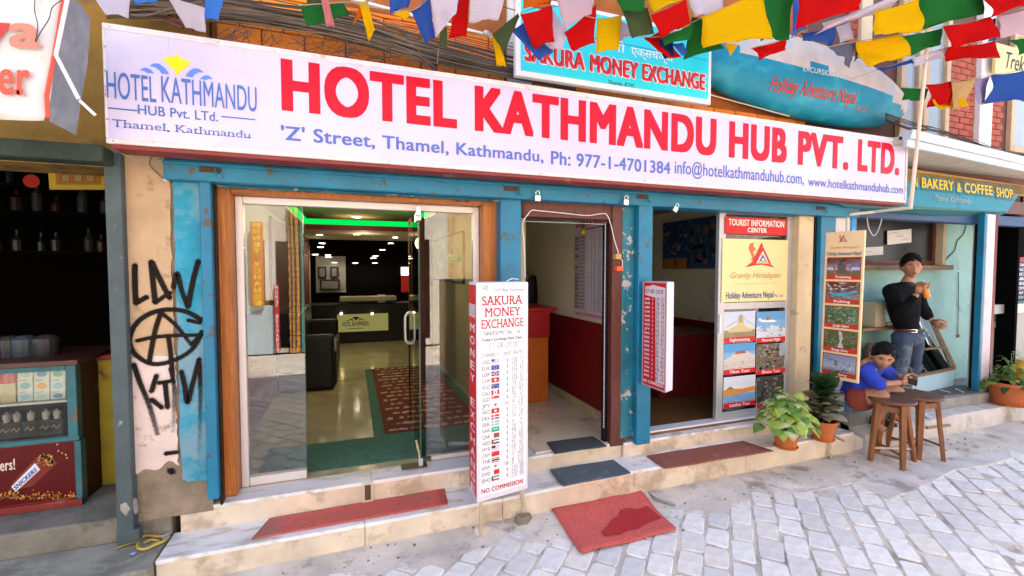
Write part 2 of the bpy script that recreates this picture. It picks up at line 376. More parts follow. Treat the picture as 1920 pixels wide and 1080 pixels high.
# paving stones, laid aslant to the house fronts
dA = Vector((.70, .714)); dB = Vector((.714, -.70)); LA, LB = .215, .142
cells = []
for i in range(-40, 60):
    for j in range(-40, 60):
        c = dA*(i*LA+(.5*LA if j % 2 else 0)+.012*math.sin(j*1.7))+dB*(j*LB)
        if not (-1.2 < c.x < 9 and -1.6 < c.y < 2.66): continue
        if bank(c.x, c.y) > .006+random.uniform(-.003, .004): continue
        p = V(c.x, c.y, 0)-O0; d = p.dot(FW)
        rx = p.x*cos(YAW)-p.y*sin(YAW); uz = -(p.x*sin(YAW)*sin(PITCH)+p.y*cos(YAW)*sin(PITCH)+p.z*cos(PITCH))
        vis = d > .3 and abs(rx/d) < 960/848+.05 and (-p.z)/d*1.0 < 1.0 and PITCH < 1
        u = 960+848*rx/d if d > .1 else 0
        y2 = 540+848*(-(p.z*cos(PITCH)+(p.x*sin(YAW)+p.y*cos(YAW))*sin(PITCH)))/d if d > .1 else 9999
        inside = d > .3 and -20 < u < 1940 and y2 < 1100
        cells.append((0 if inside else 1, d*d*abs(d), c, j, i))
cells.sort(key=lambda t: (t[0], t[1]))
def stone_pts(c, sx=1.0):
    a = LA*.5*random.uniform(.86, .98); b = LB*.5*random.uniform(.84, .98); out = []; c = c+dA*random.uniform(-.007, .007)+dB*random.uniform(-.005, .005); tw = random.uniform(-.05, .05)
    for (p, q) in ((-.82, -1), (.85, -1), (1, -.72), (1, .8), (.8, 1), (-.85, 1), (-1, .75), (-1, -.8)):
        o = dA*(a*p*random.uniform(.90, 1.06)-b*q*tw)+dB*(b*q*random.uniform(.88, 1.07)+a*p*tw); out.append((c.x+o.x, c.y+o.y))
    return out
rest = MB()
for k, (_, _, c, j, i) in enumerate(cells):
    pts = stone_pts(c); h = random.uniform(-.002, .004); tx, ty = random.uniform(-.02, .02), random.uniform(-.02, .02)
    low = [(x, y, -.03) for x, y in pts]; mid = [(x, y, h-.004+(x-c.x)*tx+(y-c.y)*ty) for x, y in pts]
    top = [(c.x+(x-c.x)*.93, c.y+(y-c.y)*.93, h+(x-c.x)*tx+(y-c.y)*ty) for x, y in pts]
    f = [tuple(range(16, 24))]+[(a, (a+1) % 8, 8+(a+1) % 8, 8+a) for a in range(8)]+[(8+a, 8+(a+1) % 8, 16+(a+1) % 8, 16+a) for a in range(8)]
    mt = random.choice(m_pav); mb = MB() if k < 290 else rest
    mb.add(low+mid+top, f, mt)
    if k < 290: mb.build('paving_stone', street, org=(c.x, c.y, 0))
rest.build('paving_stones_beyond', street, kind='stuff')

# loose pebbles and crumbs of mortar by the steps
pb = MB()
for _ in range(420):
    x = random.uniform(-.4, 5.6); y = min(2.7, random.gauss(2.52, .13)); r = random.uniform(.003, .011)
    pb.blob((x, y, bank(x, y)+r*.3), (r, r*.8, r*.6), random.choice([m_conc, m_plastb, m_street]), n=5, k=3, jit=.3)
pb.build('gravel', kind='stuff')
# fallen concrete apron in front of the right hand shop
ap = []
for u, v in ((1402, 905), (1500, 925), (1600, 905), (1668, 935), (1745, 905), (1790, 880), (1850, 872), (1900, 858), (1880, 820), (1840, 808), (1780, 822), (1700, 838), (1620, 862), (1590, 870), (1500, 885)): ap.append(PZ(u, v, .008))
MB().slab(ap, (0, 0, -.03), m_conc).build('concrete_apron', kind='structure', bevel=.004)
# long thin screed in front of the middle steps
ap = [PZ(u, v, .006) for u, v in ((1225, 925), (1300, 932), (1370, 917), (1440, 905), (1560, 884), (1572, 868), (1440, 886), (1300, 908), (1215, 915))]
MB().slab(ap, (0, 0, -.03), M('pinkish_screed', (.60, .52, .47), .85, var=.15, sc=6, bump=.4)).build('screed_strip', kind='structure', bevel=.004)

# ------------------------------------------------------------------ marble steps
st = thing('entrance_steps', 'two marble entrance steps with beige risers running below all three hotel doors', 'steps', (1.6, 2.9, 0))
def zt(x): return .165+.038*min(1, max(0, (x-.7)/1.2))           # the lower tread rises a little towards the right
def zu(x): return .302+.018*min(1, max(0, (x-.9)/1.3))
Y1, Y2 = STEPY, 2.975
def prism(mb, x0, x1, y0, y1, zf0, zf1, th, m):
    mb.hexa([(x0, y0, zf0-th), (x1, y0, zf1-th), (x1, y1, zf1-th), (x0, y1, zf0-th), (x0, y0, zf0), (x1, y0, zf1), (x1, y1, zf1), (x0, y1, zf0)], m)
for x0, x1 in ((-.965, .05), (.052, .90), (.902, 1.9), (1.902, 2.95), (2.952, 4.18)):
    mb = MB(); prism(mb, x0, x1, Y1-.012, Y2+.01, zt(x0), zt(x1), .022, m_marble); mb.build('tread', st, bevel=.003)
    mb = MB(); prism(mb, x0+.001, x1-.001, Y1, Y1+.2, zt(x0)-.0225, zt(x1)-.0225, .25, m_riser); mb.build('riser', st)
# upper step, notched by the drain hole under the glass door
hx = PY(689, 890, Y2).x
for x0, x1 in ((-.93, .10), (.102, .86), (.862, 1.95), (1.952, 3.05), (3.052, 3.66)):
    mb = MB(); yy = Y2-.012 if x0 < 1.9 else Y2-.04
    prism(mb, x0, x1, yy, 3.3, zu(x0), zu(x1), .022, m_marble); mb.build('tread', st, bevel=.003)
    mb = MB(); prism(mb, x0+.001, x1-.001, yy+.01, 3.2, zu(x0)-.0225, zu(x1)-.0225, .25, m_riser); mb.build('riser', st)
dr = MB()
dr.box((hx-.032, Y2-.02, .175), (hx+.032, Y2-.004, .30), m_riser)
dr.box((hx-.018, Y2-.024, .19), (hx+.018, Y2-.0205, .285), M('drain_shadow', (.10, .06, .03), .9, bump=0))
dr.build('drain_opening', st)
# cement side of the steps on the street's right end
MB().slab([(4.18, 2.735, 0), (4.34, 2.74, 0), (4.34, 2.74, .12), (4.18, 2.735, .19)], (0, .25, 0), m_conc).build('cement_end', st)

# ------------------------------------------------------------------ left plinth
pl = MB(); pl.box((-4, 2.978, 0), (-.975, 8, .30), m_dconc); pl.build('shop_plinth', kind='structure', bevel=.012, seg=2)
pl = MB(); pl.hexa([(-4, 2.55, -.02), (-.975, 2.65, -.02), (-.975, 2.977, -.02), (-4, 2.977, -.02), (-4, 2.55, .16), (-.975, 2.65, .17), (-.975, 2.977, .172), (-4, 2.977, .172)], M('mossy_concrete', (.25, .24, .19), .9, var=.3, sc=4, bump=.6, wear=(.36, .33, .27), wamt=.6, wsc=3)); pl.build('kerb_slab', kind='structure', bevel=.012, seg=2)
# ------------------------------------------------------------------ right plinth (cracked stone edge)
rp = MB(); pts = []
xs = [4.345+i*.14 for i in range(42)]
for i in range(len(xs)-1):
    a, b = xs[i], xs[i+1]; 
    def zf(x): return .155+.05*min(1, max(0, (x-4.4)/1.0))+.010*noise.noise(V(x*5, 0, 3))
    def yf(x): return 2.70+.020*noise.noise(V(x*4, 2, 1))
    rp.hexa([(a, yf(a), -.03), (b, yf(b), -.03), (b, 2.95, -.03), (a, 2.95, -.03), (a, yf(a)+.012, zf(a)), (b, yf(b)+.012, zf(b)), (b, 2.95, .205), (a, 2.95, .205)], m_conc)
rp.build('pavement', kind='structure')
MB().box((4.345, 2.86, .0), (10, 3.6, .31), M('grey_cement', (.30, .29, .26), .9, var=.3, sc=5, bump=.5, wear=(.42, .40, .36), wamt=.4)).build('shop_step', kind='structure', bevel=.01, seg=2)
MB().slab([PZ(u, v, .313) for u, v in ((1715, 745), (1833, 736), (1826, 724), (1722, 729))], (0, 0, .02), M('dark_board', (.05, .04, .045), .5, bump=.2)).build('threshold_board', kind=None, bevel=.003)
tag(bpy.data.objects['threshold_board'], 'dark board lying on the step at the foot of the pale cyan wall', 'board')
for u0, v0, u1, v1 in ((1762, 731, 1782, 736), (1792, 729, 1806, 735)):
    a = PZ(u0, v0, .334); b = PZ(u1, v1, .334)
    o = MB().tube([a, b], .006, m_white, 6).build('chalk_stick'); tag(o, 'small white stick lying on the dark board, the %s one' % ('left' if u0 < 1790 else 'right'), 'stick', 'white sticks on the dark board')
# ------------------------------------------------------------------ hotel building: upper wall, orange and red brick
hb = thing('hotel_building', 'old town building with orange painted brick, red brick and tan windows above the shop signs', 'building', (2, 3.1, 0))
YW = 3.1
uw = MB(); uw.box((-.75, YW+.02, 2.30), (1.06, YW+.3, 8), m_omort); uw.box((1.25, YW+.02, 2.30), (4.0, YW+.3, 8), m_omort)
wall_o = uw.build('upper_wall', hb)
def bricks(par, x0, x1, z0, z1, bl, bh, jt, m, y=YW, lim=999, prot=.02, cut=None):
    row = 0; z = z0; n = 0
    while z < z1-.01:
        x = x0-(bl*.5 if row % 2 else 0)
        while x < x1-.01:
            a = max(x, x0); b = min(x+bl-jt, x1)
            if b-a > .03 and (cut is None or not cut((a+b)/2, z+bh/2)):
                d = random.uniform(0, .006); zz = random.uniform(-.002, .002)
                MB().box((a, y-d, z+zz), (b, y+prot-.001, min(z+bh-jt, z1)+zz), m).build('brick', par, org=(a, y, z), bevel=.004)
                n += 1
            x += bl
        z += bh; row += 1
bricks(wall_o, -.72, 1.04, 2.79, 3.30, .235, .098, .007, m_obrick)
bricks(wall_o, 1.27, 3.98, 2.79, 3.02, .235, .098, .007, m_obrick)
# white render strip beside the cyan sign
MB().box((1.062, YW-.01, 2.3), (1.248, YW+.3, 8), M('off_white_render', (.70, .66, .62), .8, var=.12, bump=.3)).build('render_strip', hb, bevel=.004)
# upper body of the house above the picture and to the right
rw = MB(); rw.box((4.0, YW+.02, 2.30), (9.5, YW+.3, 8), m_rmort); wall_r = rw.build('upper_wall', hb)
def xw(u, v=190): return PY(u, v, YW).x
wx = [xw(1683), xw(1772), xw(1787), xw(1828), xw(1851), xw(1883), xw(1892), 9.4]
bricks(wall_r, wx[2]-.06, wx[3]-.004, 2.86, 4.15, .19, .066, .008, m_rbrick)
bricks(wall_r, wx[4]+.004, wx[5]-.01, 2.86, 4.15, .19, .066, .008, m_rbrick)
bricks(wall_r, xw(1592, 50), xw(1609, 50), 3.70, 4.20, .19, .066, .008, m_rbrick)
MB().box((wx[3], YW-.05, 2.75), (wx[4], YW+.019, 8), m_white).build('white_band', wall_r, bevel=.004)
MB().box((xw(1609, 50)+.004, YW-.03, 3.6), (xw(1630, 50), YW+.019, 8), M('tan_render', (.66, .52, .34), .8)).build('tan_band', wall_r)
m_tanw = M('tan_window_wood', (.58, .40, .24), .55, var=.15, sc=6, bump=.1)
m_wglass = M('dusty_window_glass', (.34, .38, .41), .15, var=.1, sc=2, bump=.0)
def upper_window(x0, x1, z0, z1, mull):
    w = MB(); y = YW-.03
    w.box((x0, y, z0), (x0+.07, YW+.019, z1), m_tanw); w.box((x1-.07, y, z0), (x1, YW+.019, z1), m_tanw)
    w.box((x0+.0705, y, z0), (x1-.0705, YW+.019, z0+.07), m_tanw); w.box((x0+.0705, y, z1-.07), (x1-.0705, YW+.019, z1), m_tanw)
    for t in mull: c = lerp(x0, x1, t); w.box((c-.04, y+.004, z0+.0705), (c+.04, YW+.018, z1-.0705), m_tanw)
    f = w.build('window', hb, bevel=.004)
    ts = [0]+list(mull)+[1]
    for i in range(len(ts)-1):
        a = lerp(x0, x1, ts[i])+.075; b = lerp(x0, x1, ts[i+1])-.075
        if b > a: MB().box((a-.03, y+.035, z0+.072), (b+.03, y+.04, z1-.072), m_wglass).build('pane', f)
upper_window(wx[0], wx[1]+.03, 2.88, 4.4, (.40, .52))
upper_window(wx[6], wx[6]+1.2, 3.02, 4.4, (.5,))
# plain mass of the house behind and above, which keeps the lane in shade
MB().box((-4, 3.9, 3.0), (9.5, 9, 8), m_plast).build('house_mass', hb)

# ochre wall above the left hand shop
lw = thing('ochre_wall', 'ochre yellow painted wall piece between the torn sign and the white hotel sign', 'wall', (-1.3, 3.1, 2.3))
MB().box((-4, 3.05, 2.2), (-.76, 3.35, 8), M('ochre_limewash', (.27, .14, .012), .8, var=.4, sc=3, bump=.4, bsc=20, wear=(.10, .06, .03), wamt=.5, wsc=3)).build('wall_face', lw)
MB().box((-4, 2.72, 2.165), (-1.12, 2.84, 2.245), M('dark_green_beam', (.02, .035, .02), .7, var=.4, bump=.4)).build('beam', lw, bevel=.006)

# ------------------------------------------------------------------ opposite side of the lane (seen as reflection in the glass)
ob = thing('opposite_building', 'low sunlit white building on the other side of the lane', 'building', (1, -3.8, 0))
MB().box((-9, -5.5, 0), (2.0, -3.6, 4.4), M('opposite_white_wall', (.74, .68, .60), .8, var=.15, bump=.3, wear=(.45, .35, .28), wamt=.35)).build('wall', ob)
MB().box((2.0, -5.5, 0), (4.0, -3.75, 4.9), M('opposite_ochre_wall', (.62, .42, .22), .8, var=.2, bump=.3)).build('wall', ob)
MB().box((4.0, -5.5, 0), (12, -3.6, 4.1), M('opposite_tan_wall', (.66, .55, .45), .8, var=.2, bump=.3)).build('wall', ob)
for x in (-6.2, -3.9, .3, 5.3, 7.6): MB().box((x, -3.62, .15), (x+1.3, -3.595, 2.3), m_dark).build('door', ob)
for x in (-1.75,): MB().box((x, -3.66, .1), (x+1.2, -3.59, 2.2), m_dark).build('door', ob)

# ------------------------------------------------------------------ plaster pillar with graffiti, teal board
YF = 2.95
pp = thing('plaster_pillar', 'peeling ochre plaster pillar with black graffiti between the dark shop and the hotel', 'pillar', (-1.05, 3.0, .3))
def xs_(u, v=560, y=YF): return PY(u, v, y).x
xa, xb, xc = xs_(226), xs_(329), xs_(388)
def ragged(x0, x1, z0, z1, j0, j1, jb, jt, n=26, seed=1):
    r = random.Random(seed); P = []
    for i in range(n): P.append((x0+r.uniform(-j0, j0), lerp(z0, z1, i/(n-1))))
    for i in range(1, 8): P.append((lerp(x0, x1, i/8), z1+r.uniform(-jt, jt)))
    for i in range(n): P.append((x1+r.uniform(-j1, j1), lerp(z1, z0, i/(n-1))))
    for i in range(1, 24): P.append((lerp(x1, x0, i/24), z0+jb*2.2*noise.noise(V(i*.11, seed, 0))+r.uniform(-jb, jb)*.05))
    return P
MB().box((xa-.02, YF+.012, .27), (xc, YF+.32, 2.35), m_plastb).build('core', pp)
MB().slab([(x, YF+.011, z) for x, z in ragged(xa+.025, xb-.012, 1.18, 2.30, .006, .006, .003, 0, seed=4)], (0, -.012, 0), m_plast).build('upper_plaster', pp)
MB().slab([(x, YF+.011, z) for x, z in ragged(xa+.025, xb-.012, .56, 1.178, .008, .006, .03, .002, seed=5)], (0, -.0105, 0), m_plastw).build('lower_plaster', pp)
MB().slab([(x, YF+.011, z) for x, z in ragged(xb+.004, xc, .46, 2.30, .005, .0, .02, 0, seed=6)], (0, -.013, 0), m_tealboard).build('teal_painted_strip', pp)
# spray paint
def spray():
    if 'spray_paint' in MATS: return MATS['spray_paint']
    m = bpy.data.materials.new('spray_paint'); m.use_nodes = True; nt = m.node_tree; nt.nodes.clear(); L = nt.links.new
    a = _n(nt, 'ShaderNodeAttribute', attribute_name='cover'); nz = _n(nt, 'ShaderNodeTexNoise'); nz.inputs['Scale'].default_value = 160
    tc = _n(nt, 'ShaderNodeTexCoord'); L(tc.outputs['Object'], nz.inputs[0])
    ad = _n(nt, 'ShaderNodeMath', operation='MULTIPLY_ADD'); ad.inputs[1].default_value = .7; ad.inputs[2].default_value = -.35; L(nz.outputs[0], ad.inputs[0])
    s = _n(nt, 'ShaderNodeMath', operation='ADD'); L(a.outputs['Fac'], s.inputs[0]); L(ad.outputs[0], s.inputs[1])
    r = _n(nt, 'ShaderNodeMapRange'); r.inputs[1].default_value = .2; r.inputs[2].default_value = .75; L(s.outputs[0], r.inputs[0])
    t = _n(nt, 'ShaderNodeBsdfTransparent'); d = _n(nt, 'ShaderNodeBsdfDiffuse'); d.inputs[0].default_value = (.022, .016, .014, 1)
    x = _n(nt, 'ShaderNodeMixShader'); o = _n(nt, 'ShaderNodeOutputMaterial')
    L(r.outputs[0], x.inputs[0]); L(t.outputs[0], x.inputs[1]); L(d.outputs[0], x.inputs[2]); L(x.outputs[0], o.inputs[0]); MATS['spray_paint'] = m; return m
GY = YF-.0035
def graffiti(parent, strokes, name='graffiti'):
    mb = MB(); cov = []; ly = 0
    for pts, w, fade in strokes:
        P = smooth_path([PY(u, v, GY) for u, v in pts], 7); n = len(P); ly += .00025
        base = len(mb.v); vs = []; fs = []
        for i in range(n):
            a = P[max(0, i-1)]; b = P[min(n-1, i+1)]; t = (b-a).normalized(); q = V(-t.z, 0, t.x)*w*1.5; f = 1-fade*(i/(n-1))
            for k, c in ((-1, 0), (-.5, .95), (0, 1), (.5, .95), (1, 0)): vs.append(P[i]+q*k-V(0, ly, 0)); cov.append(c*f)
        for i in range(n-1):
            for k in range(4): fs.append((i*5+k, i*5+k+1, (i+1)*5+k+1, (i+1)*5+k))
        mb.add(vs, fs, spray())
        for e, f in ((P[0], 1), (P[-1], 1-fade)):
            vs = [e-V(0, ly+.0001, 0)]+[e+V(cos(2*pi*j/14), 0, sin(2*pi*j/14))*w*1.4-V(0, ly+.0001, 0) for j in range(14)]
            cov += [f]+[0]*14; mb.add(vs, [(0, 1+j, 1+(j+1) % 14) for j in range(14)], spray())
    o = mb.build(name, parent); at = o.data.attributes.new('cover', 'FLOAT', 'POINT'); at.data.foreach_set('value', cov); return o
w = .0118
graffiti(pp, [
    ([(253, 496), (253, 530), (255, 570)], w, .1), ([(255, 568), (277, 556)], w, .2),
    ([(283, 490), (287, 530), (291, 568)], w, 0), ([(284, 490), (303, 530), (319, 560)], w, .1), ([(291, 568), (306, 557), (321, 548)], w*.8, .1),
    ([(325, 540), (332, 512), (341, 545), (353, 577)], w*.9, .1), ([(353, 575), (361, 530), (372, 488)], w, .1),
    ([(378, 600), (345, 583), (300, 582), (262, 600), (244, 632), (252, 662), (285, 682), (325, 676), (360, 655), (378, 625)], w*.95, .3),
    ([(303, 583), (291, 620), (280, 678)], w*.9, .1), ([(298, 583), (330, 610), (360, 648)], w*.8, .4), ([(316, 630), (320, 660), (324, 706)], w*.9, .2),
    ([(256, 639), (290, 632), (330, 629), (378, 628)], w*.8, .2), ([(360, 645), (372, 632), (379, 620)], w*.8, .2), ([(352, 600), (377, 606)], w*.8, .3),
    ([(251, 682), (262, 715), (280, 760), (296, 815)], w*.95, .5), ([(294, 703), (284, 735)], w*.9, .1), ([(284, 748), (305, 765)], w*.9, .1),
    ([(297, 718), (327, 713)], w*.8, .1), ([(310, 718), (315, 765)], w*.9, .1), ([(320, 690), (327, 730), (325, 810)], w*.8, .7),
    ([(340, 695), (347, 725), (352, 755), (362, 718), (374, 672)], w*.9, .1), ([(374, 680), (376, 740), (373, 870)], w*.8, .85),
    ([(310, 850), (335, 847)], w*.9, .3), ([(318, 880), (326, 886)], w*1.3, .2)])
# bare patches, fly wires and a white ceramic insulator at the pillar's head
MB().blob(PY(313, 337, YF-.012), (.018, .01, .009), m_white, 10, 6, .2).build('cable_clip', pp, smooth=True)
for pts in ([(271, 275), (285, 292), (280, 308), (292, 322), (307, 335)], [(300, 280), (292, 290), (281, 300), (288, 316), (306, 334)], [(290, 277), (306, 292), (296, 300)], [(250, 278), (262, 292)], [(240, 274), (255, 294)]):
    MB().tube(smooth_path([PY(u, v, YF-.01) for u, v in pts], 5), .0012, m_rubber, 5).build('loose_wire', pp)
# broken stone at the pillar's foot
MB().blob(PY(238, 950, 2.93), (.05, .035, .07), M('cement_lump', (.30, .28, .25), .9, var=.3, sc=14, bump=.9), 9, 6, .12).build('cement_lump', pp)

# grey-green shop post at the left
gp = thing('shop_post', 'grey green painted steel post with white paint flecks beside the ochre pillar', 'post', (xs_(215), 2.9, .3))
a0 = PY(197, 285, 2.92).x; a1 = PY(224, 285, 2.92).x
MB().box((a0, 2.90, .20), (a1+.01, 2.975, 2.25), m_gcol).build('post', gp, bevel=.004)
MB().box((a0-.003, 2.895, .19), (a1+.035, 2.94, .26), m_gcol).build('foot_plate', gp, bevel=.004)

# ------------------------------------------------------------------ teal shutter frame over the whole front
fr = thing('shopfront_frame', 'teal painted steel and timber frame of posts and beams round the hotel entrances', 'shopfront frame', (1.6, 2.95, .3))
def post(u0, u1, vb, y0=YF-.03, th=.1, m=m_teal, top=2.32, name='post', v=600):
    x0 = PY(u0, v, y0).x; x1 = PY(u1, v, y0).x; z0 = PY(u0, vb, y0).z
    return MB().box((x0, y0, z0), (x1, y0+th, top), m).build(name, fr, bevel=.004)
post(380, 401, 940, y0=YF-.045, th=.05)
MB().box((xs_(401)+.004, YF+.0, .3), (xs_(401)+.016, YF+.06, 2.15), m_black).build('shutter_channel', fr)
post(939, 977, 890, y0=YF-.02)
post(1147, 1176, 838, y0=YF+.0, th=.07, m=m_woodd)
post(1166, 1191, 822, y0=YF-.005, th=.1, m=m_tealw)
post(1191, 1197, 815, y0=YF+.02, th=.08, m=m_black, name='shutter_channel')
post(1196, 1222, 835, y0=YF-.06, th=.05, m=m_teal)
post(1535, 1562, 790, y0=YF-.02, th=.1, m=m_teal)
post(1524, 1536, 790, y0=YF+.02, th=.08, m=m_black, name='shutter_channel')
post(1562, 1594, 780, y0=YF+.0, th=.1, m=M('flaky_white_paint', (.72, .66, .66), .7, var=.15, sc=8, bump=.4, wear=(.05, .25, .38), wamt=.3, wsc=4))
post(1591, 1601, 780, y0=YF-.012, th=.08, m=M('bright_blue_paint', (.01, .22, .50), .5, wear=(.5, .45, .45), wamt=.3))
# beams
XR = PY(1598, 390, YF).x
MB().box((-.93, YF-.07, 2.125), (XR, YF+.09, 2.235), m_teal).build('beam', fr, bevel=.005)
MB().box((-.93, YF-.11, 2.236), (XR, YF+.1, 2.42), m_tealw).build('beam', fr, bevel=.006)
MB().box((-.93, YF-.085, 2.205), (XR, YF-.071, 2.222), m_teal).build('moulding', fr, bevel=.003)
MB().box((xs_(412), YF+.001, 2.115), (PY(939, 370, YF).x, YF+.07, 2.124), m_tealw).build('rail', fr, bevel=.003)
for u in (395, 960, 1205, 1540):
    p = PY(u, 372, YF-.075)
    MB().box((p.x-.05, YF-.083, 2.175), (p.x+.05, YF-.0705, 2.20), M('rust', (.09, .035, .015), .9, bump=.5)).build('hasp', fr, bevel=.002)
    MB().tube([(p.x+.03, YF-.09, 2.19), (p.x+.03, YF-.1, 2.165), (p.x+.06, YF-.09, 2.15)], .006, m_tealw, 6).build('hook', fr)
# ------------------------------------------------------------------ main sign
SY = 2.70
a = PY(190, 42, SY); b = PY(1703, 262, SY); zb = PY(190, 268, SY).z
sx0, sx1, sz1, sz0 = a.x, PY(1701, 330, SY).x, (a.z+b.z)/2, (zb+PY(1700, 380, SY).z)/2
sg = thing('hotel_sign', 'long lavender white hotel sign with red letters across the whole front', 'sign', ((sx0+sx1)/2, SY, sz0))
MB().box((sx0+.012, SY+.012, sz0+.012), (sx1-.03, SY+.14, sz1-.012), m_white).build('sign_box', sg)
MB().box((sx0+.0085, SY+.004, sz0+.022), (sx1-.028, SY+.0115, sz1-.028), m_signf).build('sign_face', sg)
rim = 0.030
for nm, A, B, m in (('trim', (sx0, SY, sz1-rim), (sx1, SY+.143, sz1), m_signrim), ('trim', (sx0, SY, sz0), (sx1, SY+.02, sz0+rim*.8), m_signrim),
                 ('trim', (sx0, SY-.001, sz0+rim*.8+.0005), (sx0+rim*.34, SY+.142, sz1-rim-.0005), m_signrim), ('trim', (sx1-rim*.6, SY-.001, sz0+rim*.8+.0005), (sx1, SY+.142, sz1-rim-.0005), m_signrim),
                 ('lower_rail', (sx0+.02, SY+.008, sz0-.022), (sx1-.01, SY+.143, sz0-.0008), m_redd)):
    MB().box(A, B, m).build(nm, sg, bevel=.003)
sc_ = MB()
for i in range(14):
    x = lerp(sx0+.03, sx1-.03, i/13)
    for z in (sz1-rim*.5, sz0+rim*.4): sc_.lathe([(0, -.004), (.006, -.003), (.006, 0)], (x, SY-.001, z), m_steel, 6)
for i in range(1, 5): sc_.blob((sx0+rim*.35, SY-.003, lerp(sz0, sz1, i/5)), .005, m_steel, 6, 4)
sc_.build('screws', sg, kind='stuff')
A = Art((sx0, SY+.004, sz1), (sx1, SY+.004, sz1), (sx0, SY+.004, sz0))
c_red = INK((.56, .002, .018), .35); c_blue = INK((.08, .16, .46), .4); c_blue2 = INK((.09, .15, .46), .4); c_lb = INK((.12, .24, .80), .4); c_yel = INK((.95, .70, .01), .4); c_dk = INK((.03, .03, .04), .5)
for w_, u0, u1 in (('HOTEL', 528, 857), ('KATHMANDU', 890, 1343), ('HUB', 1368, 1476), ('PVT.', 1498, 1592), ('LTD.', 1611, 1688)):
    A.textpx(w_, u0, PX(0, 0, 1).z*0+110+(u0-528)*0, 0, u1, c_red) if False else None
    aa, _ = A.px(u0, 200); a1, _ = A.px(u1, 250); _, t0 = A.px(530, 110); _, t1 = A.px(530, 207)
    A.text(w_, aa, t0, a1, t1, c_red, bold=.052)
def L2(s_, u0, u1, vt=237, vb=262, m=c_blue2, ref=530, bold=.020, **k):
    aa, _ = A.px(u0, 300); a1, _ = A.px(u1, 300); _, t0 = A.px(ref, vt); _, t1 = A.px(ref, vb)
    A.text(s_, aa, t0, a1, t1, m, bold=bold, **k)
L2("'Z' Street, Thamel, Kathmandu,", 528, 1019, 236, 262)
L2("Ph: 977-1-4701384", 1033, 1257, 283, 308, ref=1034)
L2("info@hotelkathmanduhub.com,", 1265, 1508, 301, 325, ref=1265, bold=.010)
L2("www.hotelkathmanduhub.com", 1516, 1695, 332, 349, ref=1520, bold=.008)
# small logo block on the left
L2('HOTEL', 205, 297, 137, 186, m=c_blue, ref=230, bold=.004); L2('KATHMANDU', 307, 484, 140, 189, m=c_blue, ref=280, bold=.004)
L2('HUB Pvt. LTd.', 262, 411, 199, 217, m=c_blue, ref=290, bold=.01)
L2('Thamel, Kathmandu', 213, 472, 226, 240, m=c_blue, ref=240, bold=.0, serif=.06)
for u0, u1, v in ((203, 258, 202), (415, 479, 218)):
    p0 = A.px(u0, v); p1 = A.px(u1, v+(u1-u0)*.1); q = (sz1-sz0); A.rect(p0[0], p0[1]-.004, p1[0], p0[1]+.008, c_blue, 2)
def lotus(A, f, yc, bc, cen=(332, 120), k=1.0, l=2):
    """yellow bud between blue petals; f maps drawing units to board units"""
    P = lambda pts: [f(x*k, y*k) for x, y in pts]
    A.poly(P([(0, 21), (-8, 9), (-17, 3), (-25, -8), (-16, -13), (-8, -12), (-3, -18), (3, -18), (8, -12), (16, -11), (26, -7), (18, 3), (9, 9)]), yc, l)
    for s in (-1, 1):
        A.poly(P([(s*15, 20), (s*22, 10), (s*32, 3), (s*42, 3), (s*51, 9), (s*41, 10), (s*33, 15), (s*29, 21)]), bc, l)
        A.poly(P([(s*42, 22), (s*50, 15), (s*59, 13), (s*68, 19), (s*60, 20), (s*54, 23)]), bc, l)
cx, cyy = A.px(332, 121); sxu = (A.px(352, 124)[0]-cx)/20; syu = (A.px(332, 141)[1]-cyy)/20
lotus(A, lambda x, y: (cx+x*sxu, cyy+y*syu+.0), c_yel, c_lb)
A.build('lettering', sg)
dm = spray_dirt = M('faint_sign_grime', (.52, .46, .48), .6, var=.2)
rr = random.Random(77); db = MB()
for i in range(30):
    x = rr.uniform(sx0+.1, sx1-.1); h_ = rr.uniform(.02, .10); db.slab([(x, SY+.0032, sz1-rim-.001), (x+.0035, SY+.0032, sz1-rim-.001), (x+.0015, SY+.0032, sz1-rim-h_)], (0, .0006, 0), dm)
db.build('dirt_runs', sg, kind='stuff')

# ------------------------------------------------------------------ cyan money exchange sign above
KY = 2.79
tl, tr = PY(965, 35, KY), PY(1335, 104, KY); bl_, br_ = PY(967, 147, KY), PY(1333, 191, KY)
zt_, zb_ = 3.42, (bl_.z+br_.z)/2
sk = thing('money_exchange_sign', 'cyan signboard of a money exchange with red letters outlined in white, above the hotel sign', 'sign', ((bl_.x+br_.x)/2, KY, zb_))
MB().box((bl_.x, KY, zb_), (br_.x, KY+.045, zt_), m_white).build('sign_box', sk, bevel=.004)
m_cy = M('cyan_sign_film', (.02, .62, .72), .35, var=.08, sc=2, bump=.03)
MB().box((bl_.x+.035, KY-.004, zb_+.035), (br_.x-.03, KY-.0005, zt_-.03), m_cy).build('sign_face', sk)
A = Art((bl_.x, KY-.004, zt_), (br_.x, KY-.004, zt_), (bl_.x, KY-.004, zb_))
wh = INK((.85, .83, .86)); rd = INK((.62, .02, .03))
def T(s_, u0, v0, u1, cap, m, l=2, **k):
    a0, b1 = A.px(u0, v0); a1, _ = A.px(u1, v0+(u1-u0)*.12); A.text(s_, a0, b1-cap, a1, b1, m, l=l, **k)
